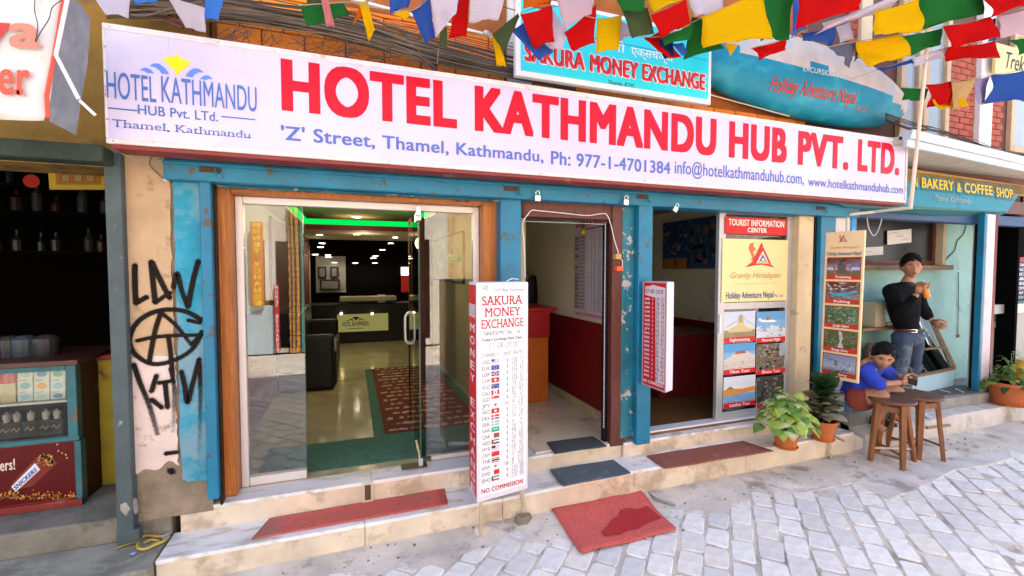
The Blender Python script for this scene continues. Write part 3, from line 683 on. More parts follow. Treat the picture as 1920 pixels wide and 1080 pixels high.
for s_, u0, u1 in (('SAKURA', 984, 1096), ('MONEY', 1107, 1196), ('EXCHANGE', 1205, 1322)):
    for dd in ((-.006, 0), (.006, 0), (0, -.012), (0, .012), (.004, .008), (-.004, -.008)):
        a0, b1 = A.px(u0, 0); _, b1 = A.px(1110, 135); a0, _ = A.px(u0, 120); a1, _ = A.px(u1, 140); hcap = .225
        A.text(s_, a0+dd[0], b1-hcap+dd[1], a1+dd[0], b1+dd[1], wh, l=2, bold=.03)
    A.text(s_, a0, b1-hcap, a1, b1, rd, l=3, bold=.03)
T('एक्सचेञ्ज', 1183, 103, 1262, .11, wh, bold=.0) ; T('मनी', 1130, 92, 1172, .11, wh)
T('Thamle, KTM.', 1140, 157, 1190, .05, c_dk)
A.rect(.03, .375, .97, .382, INK((.02, .2, .25)), 2)
A.build('lettering', sk)

# ------------------------------------------------------------------ blue raft hung as a sign
rf = thing('kayak_sign', 'faded turquoise and tan kayak hull hung over the shops with red painted lettering', 'kayak', (3.75, 2.98, 3.15))
xc_, hl = 3.85, 1.41
def kprof(x): t = min(.9999, abs((x-xc_)/hl)); return (1-t**2.6)**.62
def kz(x): return 3.34-.075*(x-3.85)/1.4
RZ, RY, KYC = .345, .17, 3.02
m_kay = M('faded_turquoise_hull', (.006, .24, .38), .5, var=.25, sc=3, bump=.2, bsc=20, spec=.3, wear=(.03, .33, .42), wamt=.5, wsc=3, stretch=(1, 1, 2))
m_kay2 = M('faded_tan_hull', (.62, .50, .42), .6, var=.18, sc=4, bump=.2, wear=(.42, .50, .55), wamt=.45, wsc=3)
k1 = MB(); k2 = MB(); NX, NA = 60, 28
def kp(i, j):
    x = xc_-hl+2*hl*(.5-.5*cos(pi*i/NX)); s = kprof(x) if 0 < i < NX else 0.02; a = 2*pi*j/NA
    return V(x, KYC-RY*s*sin(a), kz(x)+RZ*s*cos(a))
for i in range(NX):
    for j in range(NA):
        q = [kp(i, j), kp(i, j+1), kp(i+1, j+1), kp(i+1, j)]; c = sum(q, V(0, 0, 0))/4
        up = c.z > kz(c.x)+.03-.10*max(0, (c.x-xc_)/hl)+.05*noise.noise(V(c.x*3, 0, 0))-.13*(c.x-xc_)/hl*0+.0
        (k2 if up else k1).add(q, [(0, 1, 2, 3)], m_kay2 if up else m_kay)
for mb_, nm in ((k1, 'hull_bottom'), (k2, 'hull_top')):
    o = mb_.build(nm, rf, smooth=True); bm = bmesh.new(); bm.from_mesh(o.data); bmesh.ops.remove_doubles(bm, verts=bm.verts, dist=.0008); bm.to_mesh(o.data); bm.free()
    o.data.polygons.foreach_set('use_smooth', [True]*len(o.data.polygons))
class Wrap(Art):
    def p(s, a, b, l=1):
        q = s.o+s.r*a+s.d*b; sx = kprof(q.x)*RZ; t = max(-.98, min(.98, (q.z-kz(q.x))/sx)); return V(q.x, KYC-RY*kprof(q.x)*sqrt(1-t*t)-.003-.0006*l, q.z)
A = Wrap((2.2, 2.80, 3.7), (5.25, 2.80, 3.7), (2.2, 2.80, 2.9))
A.n = V(0, -1, 0)
def KT(s_, u0, v0, u1, cap, m, y=2.86, **k):
    p = PY(u0, v0, y); q = PY(u1, v0, y); W = A.r.length; H = A.d.length
    A.text(s_, (p.x-A.o.x)/W, (A.o.z-p.z)/H-cap/H, (q.x-A.o.x)/W, (A.o.z-p.z)/H, m, **k)
KT('Holiday Adventure Nepal', 1450, 167, 1608, .115, INK((.55, .04, .03)), bold=.01, shear=0.1)
KT('Pvt. Ltd.', 1611, 204, 1632, .045, INK((.5, .15, .12)), shear=.1)
KT('EXCURSION', 1503, 134, 1562, .045, INK((.55, .66, .70)), bold=.01); KT('PVT. LTD.', 1566, 146, 1605, .04, INK((.55, .66, .70)), bold=.01)
A.build('lettering', rf)

# ------------------------------------------------------------------ torn sign at the top left
ys = thing('torn_sign', 'torn white box sign with red letters and hanging trim at the far left', 'sign', (-1.3, 2.4, 2.25))
m_wcan = M('dirty_white_canvas', (.62, .60, .58), .6, var=.12, sc=5, bump=.3, bsc=10, wear=(.42, .38, .32), wamt=.4)
TL_, TR_, BR_, BL_ = PY(-260, -40, 2.38), PY(124, -8, 2.38), PY(88, 229, 2.38), PY(-260, 214, 2.38)
f = MB(); N = 12
def ysf(s_, t):
    p = TL_.lerp(TR_, s_).lerp(BL_.lerp(BR_, s_), t); return p+V(0, .012*noise.noise(V(s_*5, t*4, 2))-.03*max(0, t-.8)*max(0, s_-.7)*10, 0)
g_ = [ysf(i/N, j/N) for j in range(N+1) for i in range(N+1)]
f.add(g_, [(j*(N+1)+i, (j+1)*(N+1)+i, (j+1)*(N+1)+i+1, j*(N+1)+i+1) for j in range(N) for i in range(N)], m_wcan); o = f.build('sign_face', ys, smooth=True)
so_ = o.modifiers.new('thick', 'SOLIDIFY'); so_.thickness = .004; so_.offset = 1
A = Art(TL_-V(0, .02, 0), TR_-V(0, .02, 0), BL_-V(0, .02, 0))
cr = INK((.66, .05, .04), .5)
def TT(s_, u0, vt, vb, u1, m, **k):
    a0, b0 = A.px(u0, vt); _, b1 = A.px(u0, vb); a1, _ = A.px(u1, vb); A.text(s_, a0, b0, a1, b1, m, **k)
TT('a', 18, 22, 88, 76, INK((.75, .22, .16)), bold=.03); TT('y', -52, 18, 84, 20, cr, bold=.03)
TT('er', -2, 108, 177, 56, INK((.72, .10, .06)), bold=.03, serif=.05)
A.build('lettering', ys)
sd_ = MB(); r_ = [PY(124, -8, 2.39), PY(150, 5, 2.5), PY(168, 35, 2.58), PY(163, 120, 2.6), PY(150, 190, 2.6), PY(141, 254, 2.62), PY(118, 240, 2.5), PY(92, 228, 2.4), PY(92, 180, 2.39), PY(108, 100, 2.39)]
sd_.slab(r_, (0, .006, 0), M('grey_backing_cloth', (.26, .28, .30), .8, var=.25, sc=8, bump=.6, bsc=18)); sd_.build('side_cloth', ys)
MB().tube([PY(121, -8, 2.37), PY(103, 102, 2.37), PY(88, 178, 2.37), PY(90, 222, 2.37)], .008, INK((.6, .09, .05)), 5).build('red_trim', ys)
MB().tube([PY(128, -8, 2.365), PY(105, 103, 2.365), PY(148, 186, 2.36)], .0075, m_white, 5).build('hanging_trim', ys)
MB().tube([PY(150, 189, 2.36), PY(179, 216, 2.36)], .006, m_white, 5).build('hanging_trim', ys)
MB().tube(smooth_path([PY(u, v, 2.3) for u, v in ((66, -5), (65, 20), (71, 50), (66, 78), (75, 62), (92, 35), (98, 14), (116, 0))], 5), .0016, m_rubber, 5).build('loose_wire', ys)

# ------------------------------------------------------------------ bamboo pole and white pipe at the right end of the sign
p = [PY(1738, 93, 2.45), PY(1722, 250, 2.45), PY(1707, 392, 2.45)]
o = MB().tube(p, .014, M('peeled_bamboo', (.72, .56, .42), .55, var=.15, sc=10, bump=.1), 8).build('bamboo_pole'); tag(o, 'thin peeled bamboo pole leaning up past the right end of the hotel sign', 'pole')
pm = M('cream_pipe', (.66, .60, .46), .45, var=.1, bump=.05)
o = MB().tube([PY(1707, 372, 2.46), PY(1705, 390, 2.46), PY(1640, 397, 2.75), PY(1593, 402, 2.88), PY(1589, 404, 2.90), PY(1587, 470, 2.90)], .013, pm, 8).build('pipe'); tag(o, 'cream pipe bent under the right end of the hotel sign', 'pipe')
pp_ = thing('drain_pipe', 'short cream drain pipe hooking over the marble step beside the potted plants', 'pipe', PZ(1583, 850, 0))
q = [PZ(1548, 812, .222), PZ(1583, 826, .222)]; e = q[1]
MB().tube([q[0], e, V(e.x+.01, 2.70, .215), V(e.x+.012, 2.70, .02)], .011, pm, 8).build('pipe', pp_, smooth=True)
for z in (.19, .10): MB().tube([(e.x+.011, 2.70, z), (e.x+.012, 2.70, z-.03)], .0145, pm, 8).build('coupling', pp_)

# ------------------------------------------------------------------ right hand awning, gutter and bakery sign
aw = thing('shop_awning', 'pale blue gutter and beige soffit canopy over the neighbouring coffee shop', 'canopy', (5.6, 2.8, 2.6))
z = PY(1700, 274, 2.6).z; g0 = PZ(1705, 275, z); g1 = PZ(1935, 324, z); z2 = PY(1705, 246, 2.6).z
m_gut = M('pale_blue_gutter', (.46, .54, .62), .5, var=.1, sc=6, bump=.1, wear=(.35, .35, .36), wamt=.2)
ex = (g1-g0).normalized()
G1 = g1+ex*2; G0 = g0-ex*.05
gm = MB(); zm = lerp(z, z2, .45)
gm.hexa([G0, G1, G1+V(0, .03, 0), G0+V(0, .03, 0), V(G0.x, G0.y-.015, zm), V(G1.x, G1.y-.015, zm), V(G1.x, G1.y+.03, zm), V(G0.x, G0.y+.03, zm)], m_gut)
gm.hexa([V(G0.x, G0.y-.03, zm+.001), V(G1.x, G1.y-.03, zm+.001), V(G1.x, G1.y+.06, zm+.001), V(G0.x, G0.y+.06, zm+.001), V(G0.x, G0.y-.05, z2), V(G1.x, G1.y-.05, z2), V(G1.x, G1.y+.06, z2), V(G0.x, G0.y+.06, z2)], m_gut)
gm.build('gutter', aw, bevel=.004)
MB().hexa([V(G0.x, G0.y+.031, z+.03), V(G1.x, G1.y+.031, z+.03), V(G1.x, 3.4, z-.02), V(G0.x, 3.4, z-.02), V(G0.x, G0.y+.031, z+.09), V(G1.x, G1.y+.031, z+.09), V(G1.x, 3.4, z+.2), V(G0.x, 3.4, z+.2)], M('beige_soffit', (.44, .40, .34), .8, var=.1, bump=.2)).build('soffit', aw)
# bakery sign: fascia leaning out, with a slanted underside
bk = thing('bakery_sign', 'teal box sign with yellow lettering of a bakery and coffee shop beyond the hotel', 'sign', (5.6, 2.9, 2.3))
zT = PY(1705, 316, 2.86).z; zM = PY(1700, 384, 2.74).z; zB = PY(1700, 398, 2.9).z
t0, t1 = PZ(1700, 315, zT), PZ(1921, 349, zT); m0, m1 = PZ(1700, 385, zM), PZ(1888, 396, zM); b0_, b1_ = PZ(1601, 389, zB), PZ(1858, 414, zB)
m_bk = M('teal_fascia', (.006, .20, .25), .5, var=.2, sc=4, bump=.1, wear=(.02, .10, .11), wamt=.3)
m_bko = M('ochre_band', (.34, .20, .04), .6, var=.25, sc=6, bump=.1)
ext = (m0-m1).normalized()
t00 = t0+ext*.9; m00 = m0+ext*.9; b00 = b0_+ext*.1
_n3 = (t1-t00).cross(m00-t00); _r3 = ray(1889, 397); m1 = O0+_r3*((t00-O0).dot(_n3)/_r3.dot(_n3))
MB().hexa([m00, m1, V(m1.x+.2, 3.3, m1.z), V(m00.x, 3.3, m00.z), t00, t1, V(t1.x+.1, 3.3, t1.z), V(t00.x, 3.3, t00.z)], m_bk).build('fascia', bk)
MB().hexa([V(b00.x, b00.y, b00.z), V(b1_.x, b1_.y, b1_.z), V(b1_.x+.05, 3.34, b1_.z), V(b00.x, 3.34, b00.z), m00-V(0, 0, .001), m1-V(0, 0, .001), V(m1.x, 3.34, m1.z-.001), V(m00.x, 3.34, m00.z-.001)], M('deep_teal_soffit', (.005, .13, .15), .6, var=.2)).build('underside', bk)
A = Art(t00, t1, m00+(t00-m00)*0, step=.002)
A = Art(t00, t1, m00+V(0, 0, 0), step=.002)
A.rect(0, 0.01, 1, .30, m_bko, 1); A.poly([A.px(1700, 316), A.px(1919, 348), A.px(1919, 368), A.px(1700, 340)], m_bko, 1)
g1_ = INK((.03, .13, .13)); yy = INK((.80, .48, .015), .5)
def BT(s_, u0, v0, u1, v1, hpx, m, l=3, **k):
    a0, b1 = A.px(u0, v0); _, b0 = A.px(u0, v0-hpx); a1, _ = A.px(u1, v1); A.text(s_, a0, b0, a1, b1, m, l=l, **k)
for s_, u0, v0, u1, v1, h in (('N', 1712, 351, 1719, 352, 18), ('BAKERY', 1727, 352, 1787, 360, 19), ('&', 1793, 360, 1801, 361, 17), ('COFFEE', 1807, 361, 1860, 368, 18), ('SHOP', 1867, 369, 1898, 373, 17)):
    a0, b1 = A.px(u0-1, v0+2); _, b0 = A.px(u0, v0-h-3); a1, _ = A.px(u1+1, v1); A.rect(a0, b0, a1, b1+.03, g1_, 2); BT(s_, u0, v0, u1, v1, h, yy, bold=.03)
BT('Thamel Kathmandu', 1752, 376, 1820, 384, 11, INK((.35, .38, .34)), shear=.3)
A.build('lettering', bk)

# yellow sign of a trekking shop at the upper right
a = PY(1868, 88, 2.97); b = PY(1868, 136, 2.97)
tk = thing('trekking_sign', 'pale yellow signboard with thin black italic letters on the upper right wall', 'sign', (a.x+.3, 2.97, b.z))
MB().box((a.x, 2.97, b.z), (a.x+1.2, 3.0, a.z+.05), M('pale_yellow_sign', (.72, .60, .25), .5, var=.06)).build('sign_box', tk, bevel=.004)
A = Art((a.x, 2.968, a.z+.05), (a.x+1.2, 2.968, a.z+.05), (a.x, 2.968, b.z))
p0 = A.px(1886, 127); p1 = A.px(1921, 118); A.text('Trek', p0[0], p0[1]-.55, p1[0]+.0, p0[1], c_dk, shear=.35); A.text('Lettering', p0[0]+.1, .9, p1[0], .97, c_dk) if False else None
A.build('lettering', tk)
# ------------------------------------------------------------------ glazed entrance of the hotel
dw = thing('glass_entrance', 'glass shopfront in a white aluminium and orange wooden frame at the hotel lobby', 'glass door', (.1, 3.1, .3))
WY, GYY = 3.03, 3.15
def xat(u, y, v=600): return PY(u, v, y).x
zf = .306
x0, x1 = xat(404, WY), xat(938, WY, 500)
xi0, xi1 = xat(437, WY), xat(906, WY, 500)
zt1 = PY(700, 352, WY).z; zt0 = PY(700, 379, GYY-.02).z-.034
MB().box((x0, WY, zf), (xi0, WY+.16, zt1+.03), m_wood).build('wood_jamb', dw, bevel=.006)
MB().box((xi1, WY, zf), (x1, WY+.16, zt1+.03), m_wood).build('wood_jamb', dw, bevel=.006)
MB().box((xi0+.001, WY+.005, zt0+.035), (xi1-.001, WY+.16, zt1+.028), m_wood).build('wood_head', dw, bevel=.006)
MB().box((x0+.015, WY-.012, zf), (x0+.032, WY-.0005, zt1), m_wood).build('bead', dw, bevel=.003)
for u in (480, 508, 858, 877):
    p = PY(u, 352+(u-480)*.06, WY-.01); MB().box((p.x-.006, WY-.012, p.z-.012), (p.x+.006, WY-.0005, p.z+.02), m_black).build('bolt', dw)
# aluminium frame
ax0, ax1 = xi0+.001, xi1-.001; fw_ = .042
for A_, B_ in (((ax0, GYY-.02, zf), (ax0+fw_, GYY+.04, zt0+.034)), ((ax1-fw_, GYY-.02, zf), (ax1, GYY+.04, zt0+.034)), ((ax0+fw_+.0005, GYY-.02, zt0-.012), (ax1-fw_-.0005, GYY+.04, zt0+.034))):
    MB().box(A_, B_, m_alu).build('frame', dw, bevel=.004)
lx1 = xat(570, GYY); rx0 = xat(806, GYY)
MB().box((ax0+fw_+.0005, GYY-.015, zf), (lx1, GYY+.035, zf+.055), m_alu).build('frame', dw, bevel=.004)
MB().box((rx0, GYY-.015, zf), (ax1-fw_-.0005, GYY+.035, zf+.03), m_alu).build('frame', dw, bevel=.004)
MB().box((ax0+fw_+.001, GYY+.004, zf+.0555), (lx1+.0, GYY+.012, zt0-.013), m_glass).build('pane', dw)
MB().box((rx0-.03, GYY+.004, zf+.0305), (ax1-fw_-.001, GYY+.012, zt0-.013), m_glass).build('pane', dw)
# bright inner edges of the toughened glass
m_edge = M('green_glass_edge', (.03, .07, .045), .2, bump=0)
MB().box((lx1+.0005, GYY+.003, zf+.056), (lx1+.004, GYY+.013, zt0-.013), m_edge).build('glass_edge', dw)
# the open leaf
leaf = thing('open_glass_door', 'open frameless glass door leaf with long oval steel handle, turned into the lobby', 'glass door', PZ(789, 872, zf))
h0 = PZ(789, 870, zf+.01); h1 = PZ(771, 786, zf+.02); dirv = (h1-h0); dirv.z = 0; dirv.normalize(); Lw = .86; nrm = V(-dirv.y, dirv.x, 0)
zh = zt0-.03
h0.z = 0; Lw = (V(h1.x, h1.y, 0)-V(h0.x, h0.y, 0)).length+.06; P0 = h0; P1 = h0+dirv*Lw
def lf(a, b, z0, z1, th, m, nm, **k):
    q = [P0+dirv*a-nrm*th, P0+dirv*b-nrm*th, P0+dirv*b+nrm*th, P0+dirv*a+nrm*th]
    return MB().hexa([V(p.x, p.y, z0) for p in q]+[V(p.x, p.y, z1) for p in q], m).build(nm, leaf, **k)
lf(.0, Lw, zf+.012, zh, .005, m_lglass, 'pane')
lf(.0, .35, zf+.008, zf+.05, .014, m_steel, 'patch_fitting', bevel=.002); lf(0, .16, zh-.05, zh+.01, .016, m_steel, 'patch_fitting', bevel=.002)
lf(-.001, .003, zf+.052, zh-.052, .0055, m_edge, 'glass_edge')
hc = P0+dirv*(Lw-.07); ring = []
for i in range(28):
    q = 2*pi*i/28; zz = .085*sin(q)+(.115 if sin(q) > 0 else -.115); ring.append(hc+nrm*(-.05)+dirv*(.042*cos(q))+V(0, 0, 1.18+zz))
hp = PY(770, 615, hc.y); off = V(hp.x-hc.x, 0, hp.z-1.18)
HZ = hp.z
ring = [hc+nrm*.0+dirv*(.05*cos(2*pi*i/28))*0+V(.045*cos(2*pi*i/28), 0, HZ+.05*sin(2*pi*i/28)+(.085 if sin(2*pi*i/28) > .01 else (-.085 if sin(2*pi*i/28) < -.01 else 0))) for i in range(28)]
MB().tube(ring, .013, M('white_steel', (.85, .85, .85), .3, metal=.6, bump=0), 8, closed=True).build('handle', leaf, smooth=True)
MB().tube([V(hc.x, hc.y, zf+.02)+nrm*.012, V(hc.x, hc.y, HZ-.14)+nrm*.012], .006, m_black, 6).build('bolt_rod', leaf)
MB().box((P0.x-.13, P0.y-.035, zf+.001), (P0.x+.04, P0.y+.05, zf+.005), M('floor_spring_plate', (.10, .085, .06), .4, metal=.5)).build('floor_spring', leaf)
o = MB().box((P0.x-.02, P0.y-.03, zf+.0055), (P0.x+.012, P0.y+.012, zf+.06), m_steel).build('patch_fitting', leaf, bevel=.003)
o = MB().box((P0.x-.02, P0.y-.03, zh-.02), (P0.x+.012, P0.y+.012, zh+.04), m_steel).build('patch_fitting', leaf, bevel=.003)
# little green badge hanging inside the right pane
p = PY(852, 485, GYY+.06); sgn = thing('hanging_badge', 'small green speech bubble badge hanging on a string behind the right glass pane', 'badge', p)
w, h = .052, .045
MB().slab([p+V(-w, 0, -h*.6), p+V(-.01, 0, -h*.6), p+V(0, 0, -h), p+V(.01, 0, -h*.6), p+V(w, 0, -h*.6), p+V(w, 0, h*.7), p+V(-w, 0, h*.7)], (0, .004, 0), INK((.02, .30, .06))).build('badge', sgn)
A = Art(p+V(-w, -.001, h*.7), p+V(w, -.001, h*.7), p+V(-w, -.001, -h*.6)); wb = INK((.5, .8, .55))
for s_ in (.4, .6): A.line([(s_+.08*cos(t*pi/5), .55+.12*sin(t*pi/5)) for t in range(11)], .0025, wb)
A.rect(.12, .18, .88, .24, wb); A.rect(.02, .02, .98, .05, wb); A.rect(.02, .95, .98, .98, wb); A.build('print', sgn)
MB().tube([p+V(0, .002, h*.7), p+V(-.012, .002, .1), PY(846, 406, GYY+.06)], .0012, m_white, 5).build('string', sgn)

# ------------------------------------------------------------------ shopfront across the lane, mirrored in the panes
def osign(label, x0, x1, z0, z1, m, words, mi, vert=True):
    t = thing('street_sign', label, 'sign', ((x0+x1)/2, -3.4, z0)); MB().box((x0, -3.5, z0), (x1, -3.42, z1), m).build('board', t, bevel=.004)
    A = Art(V(x1, -3.418, z1), V(x0, -3.418, z1), V(x1, -3.418, z0)); A.n = V(0, 1, 0); n = len(words)
    for i, c in enumerate(words):
        if c != ' ': (A.text(c, .2, (i+.12)/n, .8, (i+.88)/n, mi, bold=.04) if vert else None)
    A.build('lettering', t); return t
osign('orange and yellow vertical exchange sign across the lane, mirrored in the left glass pane', -1.80, -1.60, .95, 2.55, INK((.70, .10, .01)), 'MONEY XCHANGE', INK((.95, .70, .02)))
osign('narrow red vertical exchange sign across the lane, standing low', -1.42, -1.34, .05, 1.35, INK((.62, .02, .04)), 'MONEY EXCHANGE', INK((.85, .85, .85)))
MB().box((-1.58, -3.58, 1.05), (-1.40, -3.50, 2.2), m_white).build('white_board', ob); MB().box((-1.95, -3.58, .0), (-1.45, -3.52, .95), M('pale_rate_board', (.5, .66, .72), .5, var=.2, sc=30)).build('rate_board', ob)
m_obr = M('amber_shutter', (.75, .36, .10), .6, var=.3, sc=5, bump=.2, stretch=(3, 3, 9))
for i in range(26): MB().box((-1.17+(i % 2)*.01, -3.57, i*.115), (-.98, -3.50, i*.115+.10), m_obr).build('shutter_slat', ob)
for x in (-1.12, -1.05, -.96): MB().tube([V(x, -3.46, .1), V(x+.02, -3.45, 1.5), V(x-.01, -3.46, 3.3)], .010, m_rubber, 5).build('cable', ob)
for x0, x1, m in ((-.96, -.84, INK((.05, .32, .28))), (-.84, -.6, M('opposite_tan_wall', (.66, .55, .45), .8))): MB().box((x0, -3.58, 0), (x1, -3.5, 3.0), m).build('pilaster', ob)
# ------------------------------------------------------------------ lobby
LX0, LX1, LYB, LZ = -.80, 1.16, 9.9, 2.25
MB().box((LX0, GYY-.02, zf-.1), (LX1, LYB, zf), m_tile).build('lobby_floor', kind='structure')
wl = MB(); m_lcream = M('dimmed_lobby_cream', (.42, .38, .22), .6, var=.08, sc=2, bump=.04); wl.box((LX0-.1, 3.2, zf), (LX0, LYB, 3.0), m_lcream); wl.build('lobby_wall', kind='structure')  # darker copy of the cream, lobby dimness put into the colour
wl = MB(); wl.box((LX1, 3.2, zf), (LX1+.08, LYB, 3.0), m_lcream); wl.build('lobby_wall', kind='structure')
MB().box((LX0+.0005, 3.2, zf), (LX0+.012, LYB, 1.28), m_maroon).build('wainscot', bpy.data.objects['lobby_wall'])
MB().box((LX1-.012, 3.2, zf), (LX1-.0005, 4.6, 1.28), m_maroon).build('wainscot', bpy.data.objects['lobby_wall.001'])
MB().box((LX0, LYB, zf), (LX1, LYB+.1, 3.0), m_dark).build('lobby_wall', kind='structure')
# ceiling with a lit recess
cv = (-.60, .86, 4.0, 6.9)
cl = MB()
m_ceil = M('cream_ceiling', (.62, .55, .38), .7, var=.05, bump=0)
for A_, B_ in (((LX0, 3.2, LZ), (LX1, cv[2], LZ+.08)), ((LX0, cv[3], LZ), (LX1, LYB, LZ+.08)), ((LX0, cv[2], LZ), (cv[0], cv[3], LZ+.08)), ((cv[1], cv[2], LZ), (LX1, cv[3], LZ+.08))): cl.box(A_, B_, m_ceil)
cl.box((LX0, 3.2, LZ+.22), (LX1, LYB, LZ+.3), m_ceil)
ceil = cl.build('lobby_ceiling', kind='structure')
m_led = GLOW('green_led', (.0, 1, .12), .24)
le = MB(); y = cv[3]
le.box((cv[0]+.02, y-.02, LZ+.03), (cv[1]-.02, y-.001, LZ+.105), m_led); le.box((cv[0]+.001, 4.6, LZ+.03), (cv[0]+.02, y-.021, LZ+.105), m_led); le.box((cv[1]-.02, 5.2, LZ+.03), (cv[1]-.001, y-.021, LZ+.105), m_led)
MB().box((cv[0], cv[3]-.03, LZ-.04), (cv[1], cv[3]-.001, LZ+.028), m_maroon).build('cove_lip', ceil)
o = le.build('led_strip'); tag(o, 'green glowing light strip round the ceiling recess of the lobby', 'light strip')
m_lamp = GLOW('warm_downlight', (1, .83, .58), 12)
lights = [(674, 388, LZ+.215), (669, 407, LZ+.215), (669, 439, LZ-.001), (599, 440, LZ-.001), (741, 445, LZ-.001), (604, 456, LZ-.001), (601, 463, LZ-.001), (733, 456, LZ-.001), (717, 468, LZ-.003)]
low = [(591, 477), (615, 478), (616, 482), (704, 480), (700, 484), (627, 492), (666, 493), (703, 493)]
pts = []
for u, v, z in lights: 
    p = PZ(u, v, z)
    if p.y > 9.3: p = PY(u, v, 9.3); 
    pts.append((p, .062 if p.y < 8 else .05))
# low rows of lamp discs near the back wall, over the desk
for u, v in low: pts.append((PY(u, v, 9.2+.03*(v-477)), .05))
for k, (p, r) in enumerate(pts):
    t = thing('downlight', '', 'ceiling light', p, 'ceiling downlights in the lobby')
    MB().lathe([(r, -.004), (r, -.001)], p, m_lamp, 14).build('lamp', t); MB().lathe([(r, -.003), (r+.012, -.003), (r+.012, .004), (r, .004)], p, m_white, 14).build('ring', t)
    row = ['nearest the door, in the raised recess', 'second back in the raised recess', 'in the middle of the ceiling behind the green strip', 'left of the middle behind the green strip', 'right of the middle behind the green strip', 'on the left behind the first row', 'on the left, just behind another close one', 'on the right behind the first row', 'right of centre before the low rows', 'leftmost in the low rows at the back', 'left pair in the low rows at the back, upper', 'left pair in the low rows at the back, lower', 'right pair in the low rows at the back, upper', 'right pair in the low rows at the back, lower', 'lowest row over the desk, left', 'lowest row over the desk, middle', 'lowest row over the desk, right'][k]
    t['label'] = 'round warm ceiling light, '+row
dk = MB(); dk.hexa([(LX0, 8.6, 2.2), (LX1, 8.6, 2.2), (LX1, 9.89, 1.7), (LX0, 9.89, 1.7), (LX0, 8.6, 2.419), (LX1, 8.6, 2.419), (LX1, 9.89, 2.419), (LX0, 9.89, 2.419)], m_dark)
for nm, (x, y, z), e in (('lobby_lamp', (.1, 5.3, 2.15), 5.5), ('lobby_lamp', (.2, 8.0, 2.1), 1.4)):
    l = bpy.data.lights.new(nm, 'POINT'); l.energy = e; l.color = (1, .82, .5); l.shadow_soft_size = .12; o = bpy.data.objects.new(nm, l); COL.objects.link(o); o.location = (x, y, z)
# reception desk
rd_ = thing('reception_desk', 'black reception desk with a lit yellow green name panel at the back of the lobby', 'desk', (.3, 8.9, zf))
p0 = PY(560, 640, 8.7); p1 = PY(790, 640, 8.7)
MB().box((p0.x, 8.7, zf), (LX1-.05, 9.2, 1.02), m_black).build('body', rd_, bevel=.01)
a = PY(637, 565, 8.69); b = PY(743, 563, 8.69); MB().box((a.x, 8.66, a.z), (b.x, 9.1, a.z+.07), M('desk_top', (.30, .28, .16), .4)).build('desk_top', rd_)
a = PY(632, 590, 8.69); b = PY(728, 619, 8.69)
MB().box((a.x, 8.685, b.z), (b.x, 8.699, a.z), GLOW('lit_name_panel', (.42, .38, .12), .16)).build('name_panel', rd_)
A = Art((a.x, 8.68, a.z), (b.x, 8.68, a.z), (a.x, 8.68, b.z)); bb = INK((.03, .01, .02))
A.text('HOTEL KATHMANDU', .10, .42, .62, .68, bb, bold=.02); A.rect(.2, .80, .5, .83, bb)
lotus(A, lambda x, y: (.36+x*.0028, .24+y*.006), bb, bb); A.build('lettering', rd_)
for u in (640, 698):
    p = PY(u, 588, 8.6); MB().blob(p, .022, GLOW('desk_spot', (1, .8, .3), 5), 8, 6).build('spot', rd_)
o = MB().box(tuple(PY(708, 553, 8.8)), tuple(PY(722, 567, 8.85)), m_white).build('paper_stack'); tag(o, 'small white paper stack standing on the reception desk', 'paper')
# dark seating and a brochure rack to the left
sf = thing('black_sofa', 'black leather sofa in shadow on the left side of the lobby', 'sofa', (-.45, 6.4, zf))
MB().box((LX0+.02, 5.5, zf+.02), (-.18, 7.0, zf+.42), m_black).build('seat', sf, bevel=.03, seg=3)
MB().box((LX0+.02, 5.5, zf+.421), (-.55, 7.0, zf+.85), m_black).build('backrest', sf, bevel=.03, seg=3)
MB().box((LX0+.03, 5.35, zf+.02), (-.2, 5.49, zf+.62), m_black).build('armrest', sf, bevel=.03, seg=3)
MB().box((LX0+.03, 7.01, zf+.02), (-.2, 7.15, zf+.62), m_black).build('armrest', sf, bevel=.03, seg=3)
fl = MB(); col_ = thing('lobby_column', 'dark brown wood clad column behind the glass on the right of the lobby', 'column', (.95, 5.3, zf))
MB().box((PY(772, 560, 5.3).x, 5.3, zf), (PY(812, 560, 5.3).x, 5.6, LZ), m_woodd).build('shaft', col_, bevel=.005)
# pictures
def picture(name, label, cat, TL, TR, BL, frame_m, face_m, fwid=.03, group=None):
    n = (BL-TL).cross(TR-TL).normalized()
    if n.dot(O0-TL) < 0: n = -n
    t = thing(name, label, cat, TL, group)
    MB().slab([TL, TR, TR+BL-TL, BL], -n*.03, frame_m).build('frame', t)
    r = (TR-TL).normalized()*fwid; d = (BL-TL).normalized()*fwid
    MB().slab([TL+r+d+n*.001, TR-r+d+n*.001, TR+BL-TL-r-d+n*.001, BL+r-d+n*.001], n*.002, face_m).build('picture', t)
    return t
m_map = M('dim_map_print', (.26, .27, .12), .5, var=.35, sc=5, bump=0, wear=(.42, .40, .22), wamt=.5, wsc=6)
xx = LX1-.02; a = PX(868, 428, xx); b = PX(812, 452, xx)
picture('wall_map', 'large faded greenish map in a dark frame on the right lobby wall', 'map', V(xx, b.y, a.z-.02), V(xx, a.y, a.z-.02), V(xx, b.y, PX(868, 532, xx).z), m_black, m_map, .02)
bw = 9.85
def bp(u, v, y=bw): return PY(u, v, y)
MB().box((bp(592, 495).x, bw, bp(592, 549).z), (bp(648, 495).x, bw+.04, bp(592, 480).z), M('grey_panel', (.22, .22, .22), .6)).build('notice_panel', bpy.data.objects['lobby_wall.002'])
